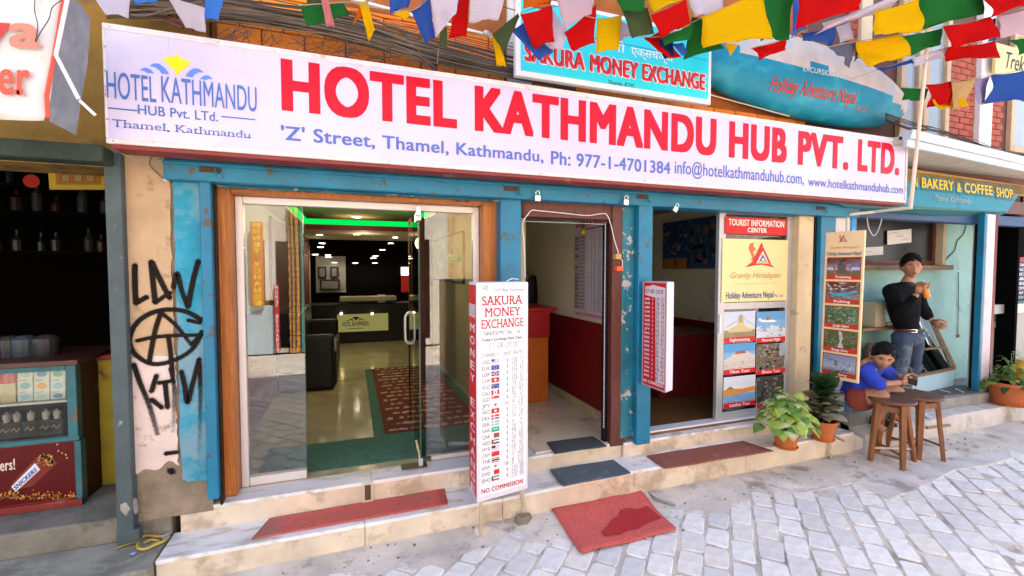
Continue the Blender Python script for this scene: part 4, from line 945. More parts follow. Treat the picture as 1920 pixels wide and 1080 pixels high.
for (u0, v0, u1, v1, s_) in ((596, 500, 612, 522, 'left of two small framed papers on the grey lobby panel'), (619, 500, 634, 521, 'right of two small framed papers on the grey lobby panel'), (600, 524, 637, 544, 'black framed screen below the two small papers')):
    picture('framed_notice', s_, 'picture', bp(u0, v0, 9.80), bp(u1, v0, 9.80), bp(u0, v1, 9.80), m_black, M('dark_grey_print', (.10, .10, .10), .3), .03)
MB().box((bp(752, 500).x, bw-.01, bp(752, 516).z), (bp(774, 500).x, bw+.01, bp(752, 501).z), GLOW('far_window', (.9, .95, 1), 1.2)).build('window_light', bpy.data.objects['lobby_wall.002'])
MB().box((bp(752, 518).x, bw-.01, bp(752, 548).z), (bp(774, 518).x, bw+.01, bp(752, 517).z), m_red).build('red_panel', bpy.data.objects['lobby_wall.002'])
# door posts on the left lobby wall (dark doors with thin pale edges)
for u in (579, 592):
    q = PX(u, 500, LX0+.02); MB().box((LX0+.013, q.y, zf), (LX0+.04, q.y+.05, 2.1), M('cream_edge', (.45, .38, .2), .5)).build('door_edge', bpy.data.objects['lobby_wall'])
MB().box((LX0+.013, 5.2, zf), (LX0+.03, 9.7, 2.2), m_woodd).build('dark_doors', bpy.data.objects['lobby_wall'])
# mats in the lobby
m_gmat = M('green_carpet', (.07, .19, .13), .95, var=.25, sc=30, bump=.5, bsc=200)
gm_ = [PZ(*q, zf+.004) for q in ((560, 905), (560, 843), (701, 822), (681, 693), (800, 688), (880, 805), (880, 838))]
gm_[0].x = -.55; gm_[0].y = 3.2; gm_[1] = V(-.55, PZ(575, 838, zf).y, zf+.004)
x_l = PZ(701, 820, zf).x; y_l = PZ(701, 820, zf).y; y_b = PZ(681, 694, zf).y
o = MB().slab([(-.60, 3.22, zf+.001), (LX1-.03, 3.22, zf+.001), (LX1-.03, y_b, zf+.001), (x_l, y_b, zf+.001), (x_l, y_l, zf+.001), (-.60, y_l, zf+.001)], (0, 0, .004), m_gmat).build('green_mat'); tag(o, 'L shaped dark green carpet inside the glass entrance', 'carpet')
ra, rb_ = PZ(722, 815, zf), PZ(695, 693, zf)
rg = thing('mosaic_rug', 'brown red rug with scattered pale stone pattern lying on the green carpet', 'rug', (ra.x, ra.y, zf+.006))
MB().box((ra.x, ra.y, zf+.0055), (LX1-.12, rb_.y, zf+.011), M('brown_red_rug', (.16, .03, .015), .9, var=.25, sc=30, bump=.4, bsc=200)).build('rug', rg)
sp = MB(); rr = random.Random(3); mw = M('pale_rug_pattern', (.55, .42, .28), .9, var=.2)
for i in range(8):
    for j in range(17):
        cx_ = lerp(ra.x+.05, LX1-.17, (i+.5*(j % 2)+.3)/8)+rr.uniform(-.02, .02); cy_ = lerp(ra.y+.06, rb_.y-.08, j/16); q = rr.uniform(.02, .05); w_ = rr.uniform(.012, .035); a_ = rr.uniform(-.4, .4)
        sp.slab([(cx_+(x_*cos(a_)-y_*sin(a_))*1, cy_+x_*sin(a_)+y_*cos(a_), zf+.0112) for x_, y_ in ((-q, -w_), (q*.8, -w_*.9), (q, w_*.6), (-q*.6, w_))], (0, 0, .0008), mw)
sp.build('pattern', rg, kind='stuff')
# ------------------------------------------------------------------ money exchange room in the middle
fz = .318
MX0, MX1 = 1.245, 2.05
MB().box((MX0, 3.0, fz-.05), (MX1, 5.7, fz), M('room_marble', (.78, .68, .50), .2, var=.12, sc=3, bump=.02, wear=(.45, .36, .25), wamt=.4, wsc=2)).build('room_floor', kind='structure')
w1 = MB().box((MX1, 3.06, fz), (MX1+.05, 5.7, 2.5), m_cream).build('room_wall', kind='structure')
MB().box((MX0, 5.7, fz), (MX1, 5.8, 2.5), m_cream).build('room_wall', kind='structure')
MB().box((MX0, 3.1, 2.35), (MX1, 5.7, 2.45), m_cream).build('room_ceiling', kind='structure')
zw = PX(1136, 609, MX1).z
MB().box((MX1-.015, 3.07, fz), (MX1-.0005, 5.69, zw), m_maroon).build('wainscot', w1)
MB().box((MX1-.03, 3.09, fz), (MX1-.0155, 5.69, fz+.09), m_tile).build('skirting', w1)
for y in (3.75, 4.4, 5.05): MB().box((MX0+.01, y, fz-.0005), (MX1-.03, y+.004, fz+.0006), m_riser).build('joint', bpy.data.objects['room_floor'])
df = thing('doorway_frame', 'dark brown wooden doorway with a string of white beads at the money exchange room', 'door frame', (1.5, 3.0, fz))
xa_, xb_ = PY(979, 500, 2.98).x, PY(1148, 600, 2.98).x
zh_ = PY(1060, 386, 2.98).z; 
MB().box((xa_, 2.965, zh_-.09), (xb_+.05, 3.06, zh_+.08), m_woodd).build('head', df, bevel=.004)
MB().box((xb_-.005, 2.985, fz), (xb_+.04, 3.06, zh_-.091), m_woodd).build('jamb', df, bevel=.004)
MB().box((xb_-.05, 3.0, fz), (xb_-.02, 3.05, zh_-.12), m_black).build('gate_edge', df, bevel=.003)
bd = MB(); mw2 = INK((.75, .74, .85), .3)
for i in range(110): bd.blob((xb_-.058, 2.995, lerp(fz+.12, zh_-.13, i/109)), .0052, mw2, 6, 4)
for i in range(46): bd.blob((lerp(xa_+.03, xb_-.06, i/45), 2.995, zh_-.12), .004, mw2, 6, 4)
bd.build('bead_string', df, kind='stuff')
for pts in ([(985, 520), (983, 460), (980, 420), (990, 402), (998, 394), (1010, 395), (1060, 400), (1100, 404), (1125, 401), (1137, 402), (1145, 420), (1152, 450), (1160, 475)], [(1160, 480), (1167, 490), (1166, 502)]):
    MB().tube(smooth_path([PY(u, v, 2.93) for u, v in pts], 5), .003, m_white, 6).build('white_wire', df)
o = None
for u0, v0, u1, v1, m, nm in ((1153, 476, 1163, 486, M('tan_plastic', (.55, .32, .10), .4), 'socket'), (1155, 499, 1167, 508, INK((.75, .12, .03)), 'orange_plug')):
    a = PY(u0, v0, 2.915); b = PY(u1, v1, 2.915); MB().box((a.x, 2.90, b.z), (b.x, 2.945, a.z), m).build(nm, df, bevel=.002)
# rate poster on the inner wall
P_ = MX1-.02
yA, yB = PX(1077, 500, P_).y, PX(1137, 500, P_).y; ztp, zbt = PX(1137, 414, P_).z, PX(1137, 603, P_).z
rp_ = thing('rate_poster', 'tall white exchange rate poster on the right wall inside the money exchange doorway', 'poster', V(P_, yB, zbt))
MB().box((P_-.004, yB, zbt), (P_, yA, ztp+.03), M('poster_paper', (.62, .58, .66), .5, var=.05, bump=0)).build('sheet', rp_)
A = Art(V(P_-.0045, yA, ztp+.03), V(P_-.0045, yB, ztp+.03), V(P_-.0045, yA, zbt))
ik = INK((.05, .05, .07)); pk = INK((.70, .06, .12))
A.text('SAKURA', .05, .005, .60, .05, pk, bold=.05); A.text('MONEY', .64, .0, .98, .045, pk, bold=.05); A.text('Exchange Rate', .40, .065, .92, .09, ik, bold=.02); A.text('unit', .62, .11, .75, .13, pk); A.text('rate', .82, .10, .97, .125, pk)
rr = random.Random(5)
CUR = ['USD', 'EUR', 'GBP', 'CHF', 'AUD', 'CAD', 'SGD', 'JPY', 'HKD', 'DKK', 'SEK', 'SAR', 'QAR', 'AED', 'MYR', 'CNY', 'THB', 'KRW', 'KWD', 'BHD']
for i, cd in enumerate(['USD', 'GBP', 'EUR', 'CHF', 'AUD', 'CAD', 'SGD', 'JPY', 'HKD', 'DKK', 'SEK', 'SAR', 'QAR', 'AED', 'THB', 'MYR', 'CNY', 'KRW', 'BHD', 'KWD']):
    y = .145+.775*i/20; A.text(cd, .22, y+.006, .38, y+.028, ik, bold=.02); A.text('100' if cd == 'KRW' else ('10' if cd == 'JPY' else '1'), .63 if cd in ('KRW', 'JPY') else .675, y+.006, .695 if cd not in ('KRW', 'JPY') else .74, y+.028, ik)
    A.rect(.03, y+.003, .17, y+.034, INK(rr.choice([(.25, .27, .3), (.35, .12, .1), (.2, .2, .3), (.4, .4, .42)])), 2); A.rect(.02, y+.0375, .98, y+.039, ik, 1)
    handnum(A, '%d %d' % (rr.randint(10, 99), rr.randint(10, 99)), .80, y+.008, .98, y+.03, ik, .003)
for x_ in (.19, .58, .78): A.rect(x_, .10, x_+.008, .92, ik, 1)
A.text('NO COMMISSION', .10, .955, .95, .985, INK((.6, .03, .05)), bold=.03)
A.build('print', rp_)
p = PX(1094, 432, P_-.01)
rs = thing('hanging_flower', 'small yellow flower garland with green leaves hanging at the head of the rate poster', 'garland', p)
MB().blob(p+V(0, 0, -.02), .03, INK((.85, .5, .03)), 8, 6, .15).build('flower', rs); MB().blob(p+V(0, 0, .04), (.02, .02, .035), INK((.03, .22, .04)), 6, 5, .3).build('leaf', rs)
# desk
dk_ = thing('exchange_desk', 'red and orange laminate desk inside the money exchange doorway', 'desk', (1.6, 4.2, fz))
a = PY(1030, 632, 4.14); b = PY(1043, 576, 4.1); c = PY(1030, 582, 4.14)
MB().box((MX0+.002, 4.14, fz), (a.x-.01, 4.6, a.z), M('orange_laminate', (.55, .12, .012), .35, var=.1, bump=0)).build('lower_panel', dk_, bevel=.003)
MB().box((MX0+.002, 4.13, a.z+.001), (a.x, 4.62, c.z), M('red_laminate', (.42, .012, .012), .35, var=.1, bump=0)).build('upper_panel', dk_, bevel=.003)
MB().box((MX0+.002, 4.08, c.z+.001), (b.x, 4.64, c.z+.035), M('red_laminate', (.42, .012, .012), .35)).build('top', dk_, bevel=.003)
ch = thing('office_chair', 'black rounded chair back behind the red desk', 'chair', (1.5, 4.95, fz))
MB().blob(PY(1000, 560, 4.95), (.13, .05, .28), m_black, 14, 8).build('backrest', ch, smooth=True)
MB().tube([V(PY(1000, 560, 4.95).x, 5.0, fz+.01), V(PY(1000, 560, 4.95).x, 5.0, 1.2)], .03, m_black).build('stem', ch)
MB().tube([V(PY(1000, 560, 4.95).x+.2*cos(t*2*pi/5), 5.0+.2*sin(t*2*pi/5), fz+.02) for t in range(5)], .02, m_black, closed=True).build('base', ch)
p = PZ(1116, 785, fz); o = thing('door_stop', 'crumpled pinkish cloth lump on the floor by the doorway skirting', 'cloth', p)
MB().blob(p+V(0, 0, .04), (.03, .03, .04), M('pinkish_cloth', (.6, .4, .3), .9, var=.3, bump=.6), 9, 7, .25).build('lump', o, smooth=True); MB().blob(p+V(.03, .0, .02), (.03, .025, .02), m_woodd, 8, 6, .2).build('brown_bit', o)

# ------------------------------------------------------------------ tourist office on the right
m_brfl = M('brown_floor', (.17, .085, .03), .35, var=.3, sc=6, bump=.05, stretch=(1, 6, 1))
TX0, TX1 = 2.10, 3.85; tz = .34
MB().box((TX0, 3.0, .28), (TX1, 7.0, tz), m_brfl).build('office_floor', kind='structure')
MB().box((TX0-.049, 3.0, tz), (TX0, 7.0, 2.6), M('brown_cupboard', (.12, .04, .02), .5, var=.2)).build('office_wall', kind='structure')
w2 = MB().box((TX1, 3.08, tz), (TX1+.08, 7.0, 2.6), m_cream).build('office_wall', kind='structure')
w3 = MB().box((TX0, 7.0, tz), (TX1, 7.1, 2.6), m_cream).build('office_wall', kind='structure')
MB().box((TX0, 3.08, 2.38), (TX1, 7.0, 2.5), M('office_ceiling_paint', (.35, .33, .27), .8)).build('office_ceiling', kind='structure')
zw = PX(1340, 605, TX1).z
MB().box((TX1-.015, 3.09, tz), (TX1-.0005, 6.99, zw), m_maroon).build('wainscot', w2)
MB().box((TX0, 6.98, tz), (TX1-.016, 6.999, zw), m_maroon).build('wainscot', w3)
def mott(A, a0, b0, a1, b1, cols, n, rr, l=2, sz=.12, asp=1.0, mask=None):
    for _ in range(n):
        x, y = rr.uniform(a0, a1), rr.uniform(b0, b1)
        if mask and not mask((x-a0)/(a1-a0), (y-b0)/(b1-b0)): continue
        r = rr.uniform(.3, 1)*sz; k = rr.randint(4, 6); ph = rr.uniform(0, 6)
        P = [(min(a1, max(a0, x+r*(a1-a0)*cos(ph+2*pi*i/k)*rr.uniform(.5, 1))), min(b1, max(b0, y+r*asp*(b1-b0)*sin(ph+2*pi*i/k)*rr.uniform(.5, 1)))) for i in range(k)]
        A.poly(P, INK(rr.choice(cols), .4), l)
def ridge(A, a0, b0, a1, b1, base, amp, col, rr, l, n=14, bottom=1.0):
    P = [(lerp(a0, a1, i/n), lerp(b0, b1, base-amp*rr.random())) for i in range(n+1)]
    A.poly(P+[(a1, lerp(b0, b1, bottom)), (a0, lerp(b0, b1, bottom))], INK(col, .4), l)
SKY = (.20, .38, .66)
def photo(A, a0, b0, a1, b1, kind, seed=0):
    r = random.Random(seed+11); f = lambda x, y: (lerp(a0, a1, x), lerp(b0, b1, y)); R = lambda x0, y0, x1, y1, c, l: A.rect(*f(x0, y0), *f(x1, y1), INK(c, .4), l)
    P = lambda pts, c, l: A.poly([f(x, y) for x, y in pts], INK(c, .4), l)
    def bands(cs, l=1):
        for i, c in enumerate(cs): R(0, i/len(cs), 1, (i+1)/len(cs), c, l)
    if kind == 'stupa':
        bands([(.55, .62, .74), (.60, .64, .72), (.66, .66, .66), (.68, .66, .60)]); R(0, .72, 1, 1, (.32, .25, .14), 2)
        P([(.12, .8), (.2, .66), (.4, .55), (.62, .55), (.84, .66), (.92, .8)], (.58, .50, .26), 3); P([(.46, .56), (.47, .30), (.5, .18), (.54, .10), (.57, .18), (.6, .30), (.61, .56)], (.45, .34, .14), 4)
        P([(.44, .56), (.44, .44), (.64, .44), (.64, .56)], (.66, .52, .2), 5); A.line([f(.53, .14), f(.36, .40), f(.06, .62)], .003, INK((.25, .2, .1)), 5); A.line([f(.55, .14), f(.74, .40), f(.98, .60)], .003, INK((.25, .2, .1)), 5)
        mott(A, *f(0, .78), *f(1, 1), [(.2, .1, .08), (.5, .4, .3), (.12, .14, .1)], 40, r, 4, .05)
    elif kind == 'plane':
        bands([(.14, .34, .60), (.2, .42, .66), (.34, .52, .7)]); ridge(A, a0, b0, a1, b1, .75, .3, (.62, .66, .72), r, 2); mott(A, *f(0, .55), *f(1, 1), [(.75, .78, .82), (.3, .36, .44), (.5, .55, .62)], 60, r, 3, .09)
        P([(.04, .3), (.10, .22), (.16, .30), (.60, .33), (.68, .38), (.58, .42), (.16, .40)], (.8, .8, .82), 5); P([(.30, .33), (.38, .16), (.42, .17), (.42, .34)], (.35, .2, .1), 6)
    elif kind == 'palace':
        bands([(.10, .32, .62), (.22, .42, .68), (.4, .52, .66)]); P([(0, .62), (.2, .5), (.35, .36), (.7, .30), (.85, .42), (1, .5), (1, 1), (0, 1)], (.62, .56, .5), 2); P([(.34, .42), (.38, .32), (.68, .28), (.7, .40)], (.35, .12, .08), 3)
        mott(A, *f(0, .5), *f(1, 1), [(.75, .7, .66), (.3, .22, .18), (.55, .5, .44), (.7, .68, .66)], 90, r, 4, .06, .6)
    elif kind == 'rock':
        R(0, 0, 1, 1, (.16, .12, .09), 1); mott(A, *f(0, 0), *f(1, 1), [(.3, .25, .18), (.08, .07, .05), (.4, .36, .3), (.14, .2, .08)], 130, r, 2, .08); R(.78, .0, 1, .5, (.32, .38, .45), 3)
        mott(A, *f(.4, .3), *f(.7, .65), [(.75, .7, .62), (.6, .2, .1)], 16, r, 4, .12)
    elif kind == 'lake':
        bands([(.62, .66, .74), (.70, .70, .72), (.62, .60, .58)]); R(0, .66, 1, 1, (.2, .36, .58), 2); P([(0, .5), (.2, .46), (.6, .5), (1, .44), (1, .62), (0, .72)], (.70, .26, .05), 3)
        mott(A, *f(0, .7), *f(1, 1), [(.3, .45, .62), (.14, .26, .5), (.5, .6, .7)], 30, r, 4, .1, .4); P([(.05, .5), (.2, .36), (.34, .48)], (.2, .24, .12), 4)
    elif kind == 'dark':
        R(0, 0, 1, 1, (.06, .055, .05), 1); mott(A, *f(0, 0), *f(1, 1), [(.02, .03, .02), (.12, .1, .08), (.25, .22, .2), (.05, .09, .03)], 110, r, 2, .08); mott(A, *f(.2, .3), *f(.6, .5), [(.5, .4, .45), (.7, .68, .7)], 10, r, 3, .08)
    elif kind == 'trek':
        bands([(.50, .48, .56), (.46, .46, .56), (.36, .40, .52)]); ridge(A, a0, b0, a1, b1, .55, .3, (.14, .17, .30), r, 2, 9); R(0, .55, 1, .72, (.45, .5, .62), 3); R(0, .72, 1, 1, (.12, .14, .08), 3)
        P([(.24, .9), (.26, .42), (.4, .30), (.55, .42), (.62, .9)], (.10, .09, .09), 4); P([(.36, .16), (.56, .06), (.57, .18), (.37, .28)], (.05, .05, .05), 4)
        mott(A, *f(.18, .4), *f(.34, .9), [(.6, .5, .5), (.5, .08, .08)], 12, r, 5, .35); mott(A, *f(.56, .4), *f(.76, .9), [(.6, .55, .55), (.45, .05, .06)], 12, r, 5, .35)
    elif kind == 'raft':
        bands([(.36, .40, .38), (.44, .46, .44), (.40, .44, .42)]); mott(A, *f(0, 0), *f(1, 1), [(.62, .64, .62), (.22, .26, .2), (.5, .5, .46)], 80, r, 2, .1, .5)
        P([(.1, .62), (.2, .8), (.6, .82), (.95, .52), (.9, .45), (.6, .60), (.3, .66)], (.08, .32, .52), 4); mott(A, *f(.25, .38), *f(.7, .65), [(.3, .06, .03), (.05, .08, .1), (.4, .15, .05)], 18, r, 5, .09)
    elif kind == 'jungle':
        R(0, 0, 1, 1, (.12, .22, .10), 1); mott(A, *f(0, 0), *f(1, 1), [(.08, .20, .10), (.22, .34, .16), (.3, .36, .18), (.10, .26, .16)], 110, r, 2, .1); mott(A, *f(.72, .5), *f(.9, .85), [(.4, .42, .45), (.55, .5, .48)], 9, r, 3, .3)
    elif kind == 'bungy':
        R(0, 0, 1, 1, (.14, .18, .07), 1); mott(A, *f(0, 0), *f(1, 1), [(.10, .14, .05), (.24, .26, .12), (.17, .21, .1)], 110, r, 2, .09); P([(.44, 0), (.52, .0), (.58, .4), (.54, .7), (.62, 1), (.42, 1), (.5, .6), (.46, .3)], (.52, .52, .46), 3); mott(A, *f(.44, .2), *f(.54, .6), [(.45, .08, .06)], 5, r, 4, .25)
    elif kind == 'climb':
        bands([(.32, .38, .54), (.38, .44, .58), (.46, .5, .62)]); A.line([f(.1, .3), f(.6, .38), f(1, .55)], .002, INK((.1, .1, .12)), 3); mott(A, *f(.55, .4), *f(.98, 1), [(.06, .06, .08), (.3, .28, .28), (.6, .6, .64)], 36, r, 4, .14); mott(A, *f(.36, .34), *f(.46, .7), [(.07, .1, .08)], 6, r, 4, .35); mott(A, *f(.12, .25), *f(.3, .42), [(.08, .08, .1)], 6, r, 4, .25)
    elif kind == 'mount':
        R(0, 0, 1, 1, (.04, .10, .22), 1); mott(A, *f(0, .1), *f(1, .9), [(.05, .16, .22), (.10, .20, .2), (.22, .24, .25), (.02, .05, .12), (.3, .18, .14), (.03, .12, .24)], 110, r, 2, .12)
    elif kind == 'mount2':
        R(0, 0, 1, .78, (.02, .07, .28), 1); mott(A, *f(0, .05), *f(1, .7), [(.3, .3, .28), (.12, .15, .16), (.03, .05, .08)], 60, r, 2, .12); R(0, .78, 1, 1, (.40, .20, .03), 3); R(.5, .8, .6, .95, (.25, .03, .02), 4)
q = TX1-.02
for u0, u1, k, lab in ((1243, 1289, 'mount2', 'dim poster of a mountain over a blue lake, left one on the tourist office wall'), (1290, 1341, 'mount', 'dim poster of rocky mountains, right one on the tourist office wall')):
    ya, yb = PX(u0, 450, q).y, PX(u1, 450, q).y; z1 = PX(1290, 412, q).z; z0 = PX(1290, 504, q).z
    t = thing('poster', lab, 'poster', V(q, yb, z0)); MB().box((q, yb, z0), (q+.005, ya, z1), m_dark).build('sheet', t)
    A = Art(V(q-.0005, ya, z1), V(q-.0005, yb, z1), V(q-.0005, ya, z0)); photo(A, 0, 0, 1, 1, k); A.build('print', t)
# waiting chairs with chrome legs, dark red desk
cs = thing('waiting_chair', 'black seat with bright chrome tubing inside the tourist office', 'chair', (3.2, 4.6, tz))
c0 = PY(1295, 690, 4.6); c1 = PY(1330, 625, 4.6)
MB().box((c0.x, 4.5, c0.z+.06), (c0.x+.5, 4.95, c0.z+.12), m_black).build('seat', cs, bevel=.015, seg=2)
MB().box((c0.x+.1, 4.96, c0.z+.2), (c0.x+.62, 5.0, c1.z), m_black).build('backrest', cs, bevel=.015, seg=2)
MB().tube(smooth_path([V(c0.x, 4.5, c0.z+.04), V(c0.x+.02, 4.6, c0.z+.1), V(c0.x+.09, 4.9, c1.z-.02), V(c0.x+.14, 4.93, c1.z+.01), V(c0.x+.62, 4.93, c1.z-.02)], 4), .013, m_steel, 8).build('chrome_arm', cs)
for dx in (.03, .47):
    for y in (4.53, 4.9): MB().tube([V(c0.x+dx, y, tz), V(c0.x+dx, y, c0.z+.06)], .012, m_steel, 6).build('leg', cs)
MB().box((2.9, 3.75, tz), (3.8, 4.35, .98), M('dark_red_desk', (.12, .008, .01), .35)).build('office_desk', bevel=.004); tag(bpy.data.objects['office_desk'], 'dark red desk block behind the information door of the tourist office', 'desk')

# information door
idr = thing('information_door', 'aluminium sliding door covered with tourist information boards and travel photographs', 'door', (3.2, 3.03, .36))
DY = 3.03
def dx(u, v=600): return PY(u, v, DY).x
def dz(v, u=1400): return PY(u, v, DY).z
x0, x1 = dx(1346), dx(1482); zt_ = PY(1346, 404, DY).z; zb = PY(1346, 789, DY).z; sw = dx(1358)-x0
zr = (PY(1356, 568, DY).z, PY(1356, 581, DY).z)
for nm, A_, B_ in (('stile', (x0, DY, zb), (x0+sw, DY+.04, zt_+.2)), ('stile', (x1-sw*.85, DY, zb), (x1, DY+.04, zt_+.2)), ('rail', (x0+sw+.0005, DY+.002, zb), (x1-sw*.85-.0005, DY+.038, zb+.065)), ('rail', (x0+sw+.0005, DY+.002, zr[1]), (x1-sw*.85-.0005, DY+.038, zr[0])), ('rail', (x0+sw+.0005, DY+.002, zt_+.02), (x1-sw*.85-.0005, DY+.038, zt_+.2))):
    MB().box(A_, B_, m_alug).build(nm, idr, bevel=.003)
MB().box((x0+sw+.001, DY+.018, zb+.0655), (x1-sw*.85-.001, DY+.024, zr[1]-.0005), m_glass).build('pane', idr)
MB().box((x0+sw+.001, DY+.018, zr[0]+.0005), (x1-sw*.85-.001, DY+.024, zt_+.0195), m_glass).build('pane', idr)
MB().box((x0+.008, DY-.012, PY(1350, 624, DY).z), (x0+.03, DY-.0005, PY(1350, 590, DY).z), m_white).build('handle', idr, bevel=.002)
MB().box((PY(1222, 700, 2.98).x, 3.0, .335), (x1, 3.10, .352), m_white).build('track', idr, bevel=.003)
def board(u0, v0, u1, v1, y, m, name='board', par=idr, th=.006, ref=None):
    a = PY(u0, v0, y); b = PY(u0, v1, y); c = PY(u1, v1, y)
    MB().box((a.x, y, b.z), (c.x, y+th, a.z), m).build(name, par); return Art(V(a.x, y, a.z), V(c.x, y, a.z), V(a.x, y, b.z))
A = board(1360, 406, 1475, 438, DY-.008, INK((.62, .01, .012), .35), 'red_board'); wt = INK((.85, .80, .74)); wt2 = INK((.85, .82, .80))
A.text('TOURIST INFORMATION', .05, .12, .95, .50, wt, bold=.03); A.text('CENTER', .35, .60, .66, .87, wt, bold=.04); A.build('lettering', idr)
A = board(1355, 447, 1475, 567, DY-.008, M('pale_yellow_board', (.80, .66, .30), .35, var=.04, bump=0), 'yellow_board')
rdl = INK((.60, .04, .03), .4); bl = INK((.06, .12, .30)); gd = INK((.55, .20, .05))
def logo(A, cx, cy, sx, sy, l=2):
    f = lambda x, y: (cx+x*sx, cy+y*sy); P = lambda pts, m, k=0: A.poly([f(*p) for p in pts], m, l+k)
    P([(-.10, .48), (.42, -.72), (.95, .50), (.42, .30)], rdl); P([(.05, .42), (.42, -.42), (.78, .42), (.42, .24)], INK((.80, .72, .62)), 1)
    P([(.18, .34), (.42, -.18), (.68, .34), (.42, .2)], bl, 2); P([(.30, .30), (.44, .02), (.50, .16), (.58, .3), (.42, .22)], INK((.7, .75, .85)), 3)
    P([(-.60, .70), (-.2, .35), (.30, -.9), (.36, -.95), (.42, -.78), (.0, .45), (.42, .42), (.9, .5), (1.15, .74), (.8, .62), (.42, .54), (.0, .56)], rdl, 1)
    P([(-.35, -.85), (-.2, -.95), (-.12, -.85), (-.15, -.7), (-.02, -.55), (.02, -.42), (-.10, -.45), (-.14, -.25), (-.05, -.05), (-.15, .28), (-.26, .26), (-.20, -.02), (-.34, -.3), (-.42, -.55)], INK((.62, .16, .08)), 1)
logo(A, .49, .28, .26, .24)
A.text('Gravity Himalayan', .12, .53, .88, .62, gd, bold=-.005, shear=.35); A.text('EXCURSION PVT. LTD.', .20, .70, .86, .725, INK((.5, .45, .28)), bold=0)
A.text('Holiday Adventure Nepal', .06, .84, .78, .945, bl, bold=.02); A.text('Pvt. Ltd.', .80, .89, .94, .94, bl); A.build('lettering', idr)
cards = [(0, 0, 'stupa', 'Sightseeing'), (1, 0, 'plane', 'Mountain Flight'), (0, 1, 'palace', 'Tibet Tour'), (1, 1, 'rock', 'Bhutan Tour'), (0, 2, 'lake', 'Lumbini Tour'), (1, 2, 'dark', 'Nepal Tour')]
for cx_, cy_, k, nm in cards:
    u0, u1 = ((1357, 1415), (1419, 1471))[cx_]; v0 = (585, 646, 708)[cy_]; v1 = v0+(58, 57, 58)[cy_]
    A = board(u0, v0, u1, v1, DY+.004, m_white, 'photo_card', th=.003)
    photo(A, .0, .0, 1, .84, k, seed=cx_+3*cy_); A.rect(0, .84, 1, 1, INK((.62, .015, .015), .4), 6); A.text(nm if k != 'dark' else 'Tour', .18, .87, .82, .965, wt2, bold=.02, l=7); A.build('print', idr)
# plaster reveal beside the door
x0, x1 = PY(1482, 600, 3.0).x, PY(1524, 600, YF).x
rv = thing('plaster_reveal', 'cream plastered pier between the information door and the teal post', 'pier', (x0, 3.0, .3))
mcp = M('cream_plaster', (.66, .50, .30), .8, var=.12, sc=5, bump=.3, wear=(.42, .30, .18), wamt=.3, wsc=9)
MB().box((PY(1497, 600, YF).x, YF+.01, .33), (x1, 3.2, 2.13), mcp).build('pier', rv, bevel=.008); MB().box((x0+.002, 3.06, .33), (PY(1497, 600, YF).x-.001, 3.2, 2.13), mcp).build('jamb', rv)
MB().box((PY(1482, 600, 3.05).x, 3.2, tz), (4.0, 3.25, 2.4), mcp).build('back', rv)
# ------------------------------------------------------------------ standing exchange sign on the street
SYY = 2.56
a = PY(893, 530, SYY); c = PY(893, 944, SYY)
# front face runs a little away from the street on its right
fl_, fr_ = V(a.x, SYY, 0), V(PY(990, 932, SYY+.065).x, SYY+.065, 0)
zt_, zb_ = a.z, c.z
rt = (fr_-fl_).normalized(); bk_ = V(-rt.y, rt.x, 0)
# left side face corner from the picture
sl_ = fl_+bk_*.10; q = PZ(880, 915, zb_); 
bk_ = V(q.x-fl_.x, max(.12, q.y-fl_.y), 0)
ss = thing('standing_rate_sign', 'tall white and red currency exchange light box standing on two legs before the steps', 'sign', (fl_.x+.15, SYY+.1, 0))
Q = [fl_, fr_, fr_+bk_, fl_+bk_]
MB().hexa([V(p.x, p.y, zb_) for p in Q]+[V(p.x, p.y, zt_) for p in Q], M('sign_box_white', (.72, .68, .74), .4, var=.06, bump=.05)).build('light_box', ss, bevel=.006, seg=2)
TLp, TRp, BLp = V(fl_.x, fl_.y, zt_), V(fr_.x, fr_.y, zt_), V(fl_.x, fl_.y, zb_)
A = Art(TLp, TRp, BLp); wf = INK((.86, .84, .86), .3); rd = INK((.55, .02, .03), .4); rd2 = INK((.50, .015, .03), .4); ik = INK((.06, .06, .08), .5); gr_ = INK((.45, .47, .5), .5)
A.rect(.06, .02, .95, .975, wf, 1)
A.text('N.R. Bank Authorised', .35, .028, .90, .042, ik)
for s_, x0, x1, y0, y1 in (('SAKURA', .10, .88, .062, .103), ('MONEY', .15, .84, .116, .155), ('EXCHANGE', .09, .90, .168, .208)): A.text(s_, x0, y0, x1, y1, rd, bold=.01, serif=.055)
A.text('NRB/FX/MC No. 116', .13, .222, .83, .240, ik, serif=.03); A.text("Today's Exchange Rate Date:", .09, .252, .88, .266, ik, bold=.005)
handnum(A, '07-08-2018', .22, .276, .78, .300, ik, .0022)
handnum(A, '40', .12, .015, .22, .035, ik, .0022)
y0, dy = .347, .0286
A.text('CURRECY', .09, .322, .42, .338, ik); A.text('UNIT', .49, .322, .64, .338, ik); A.text('RATE', .70, .322, .87, .338, ik)
W_ = lambda x, y: None
F = {'USD': 'us', 'EUR': 'eu', 'GBP': 'gb', 'CHF': 'ch', 'AUD': 'au', 'CAD': 'ca', 'SGD': 'sg', 'JPY': 'jp', 'HKD': 'hk', 'DKK': 'dk', 'SEK': 'se', 'SAR': 'sa', 'QAR': 'qa', 'AED': 'ae', 'MYR': 'my', 'CNY': 'cn', 'THB': 'th', 'KRW': 'kr', 'KWD': 'kw', 'BHD': 'bh'}
fr = INK((.60, .03, .04), .4); fb = INK((.06, .08, .38), .4); fw = INK((.80, .78, .82), .4); fg = INK((.02, .42, .22), .4); fk = INK((.04, .04, .05), .4); fbr = INK((.38, .06, .08), .4); fcy = INK((.18, .62, .50), .4); fpk = INK((.72, .55, .62), .4)
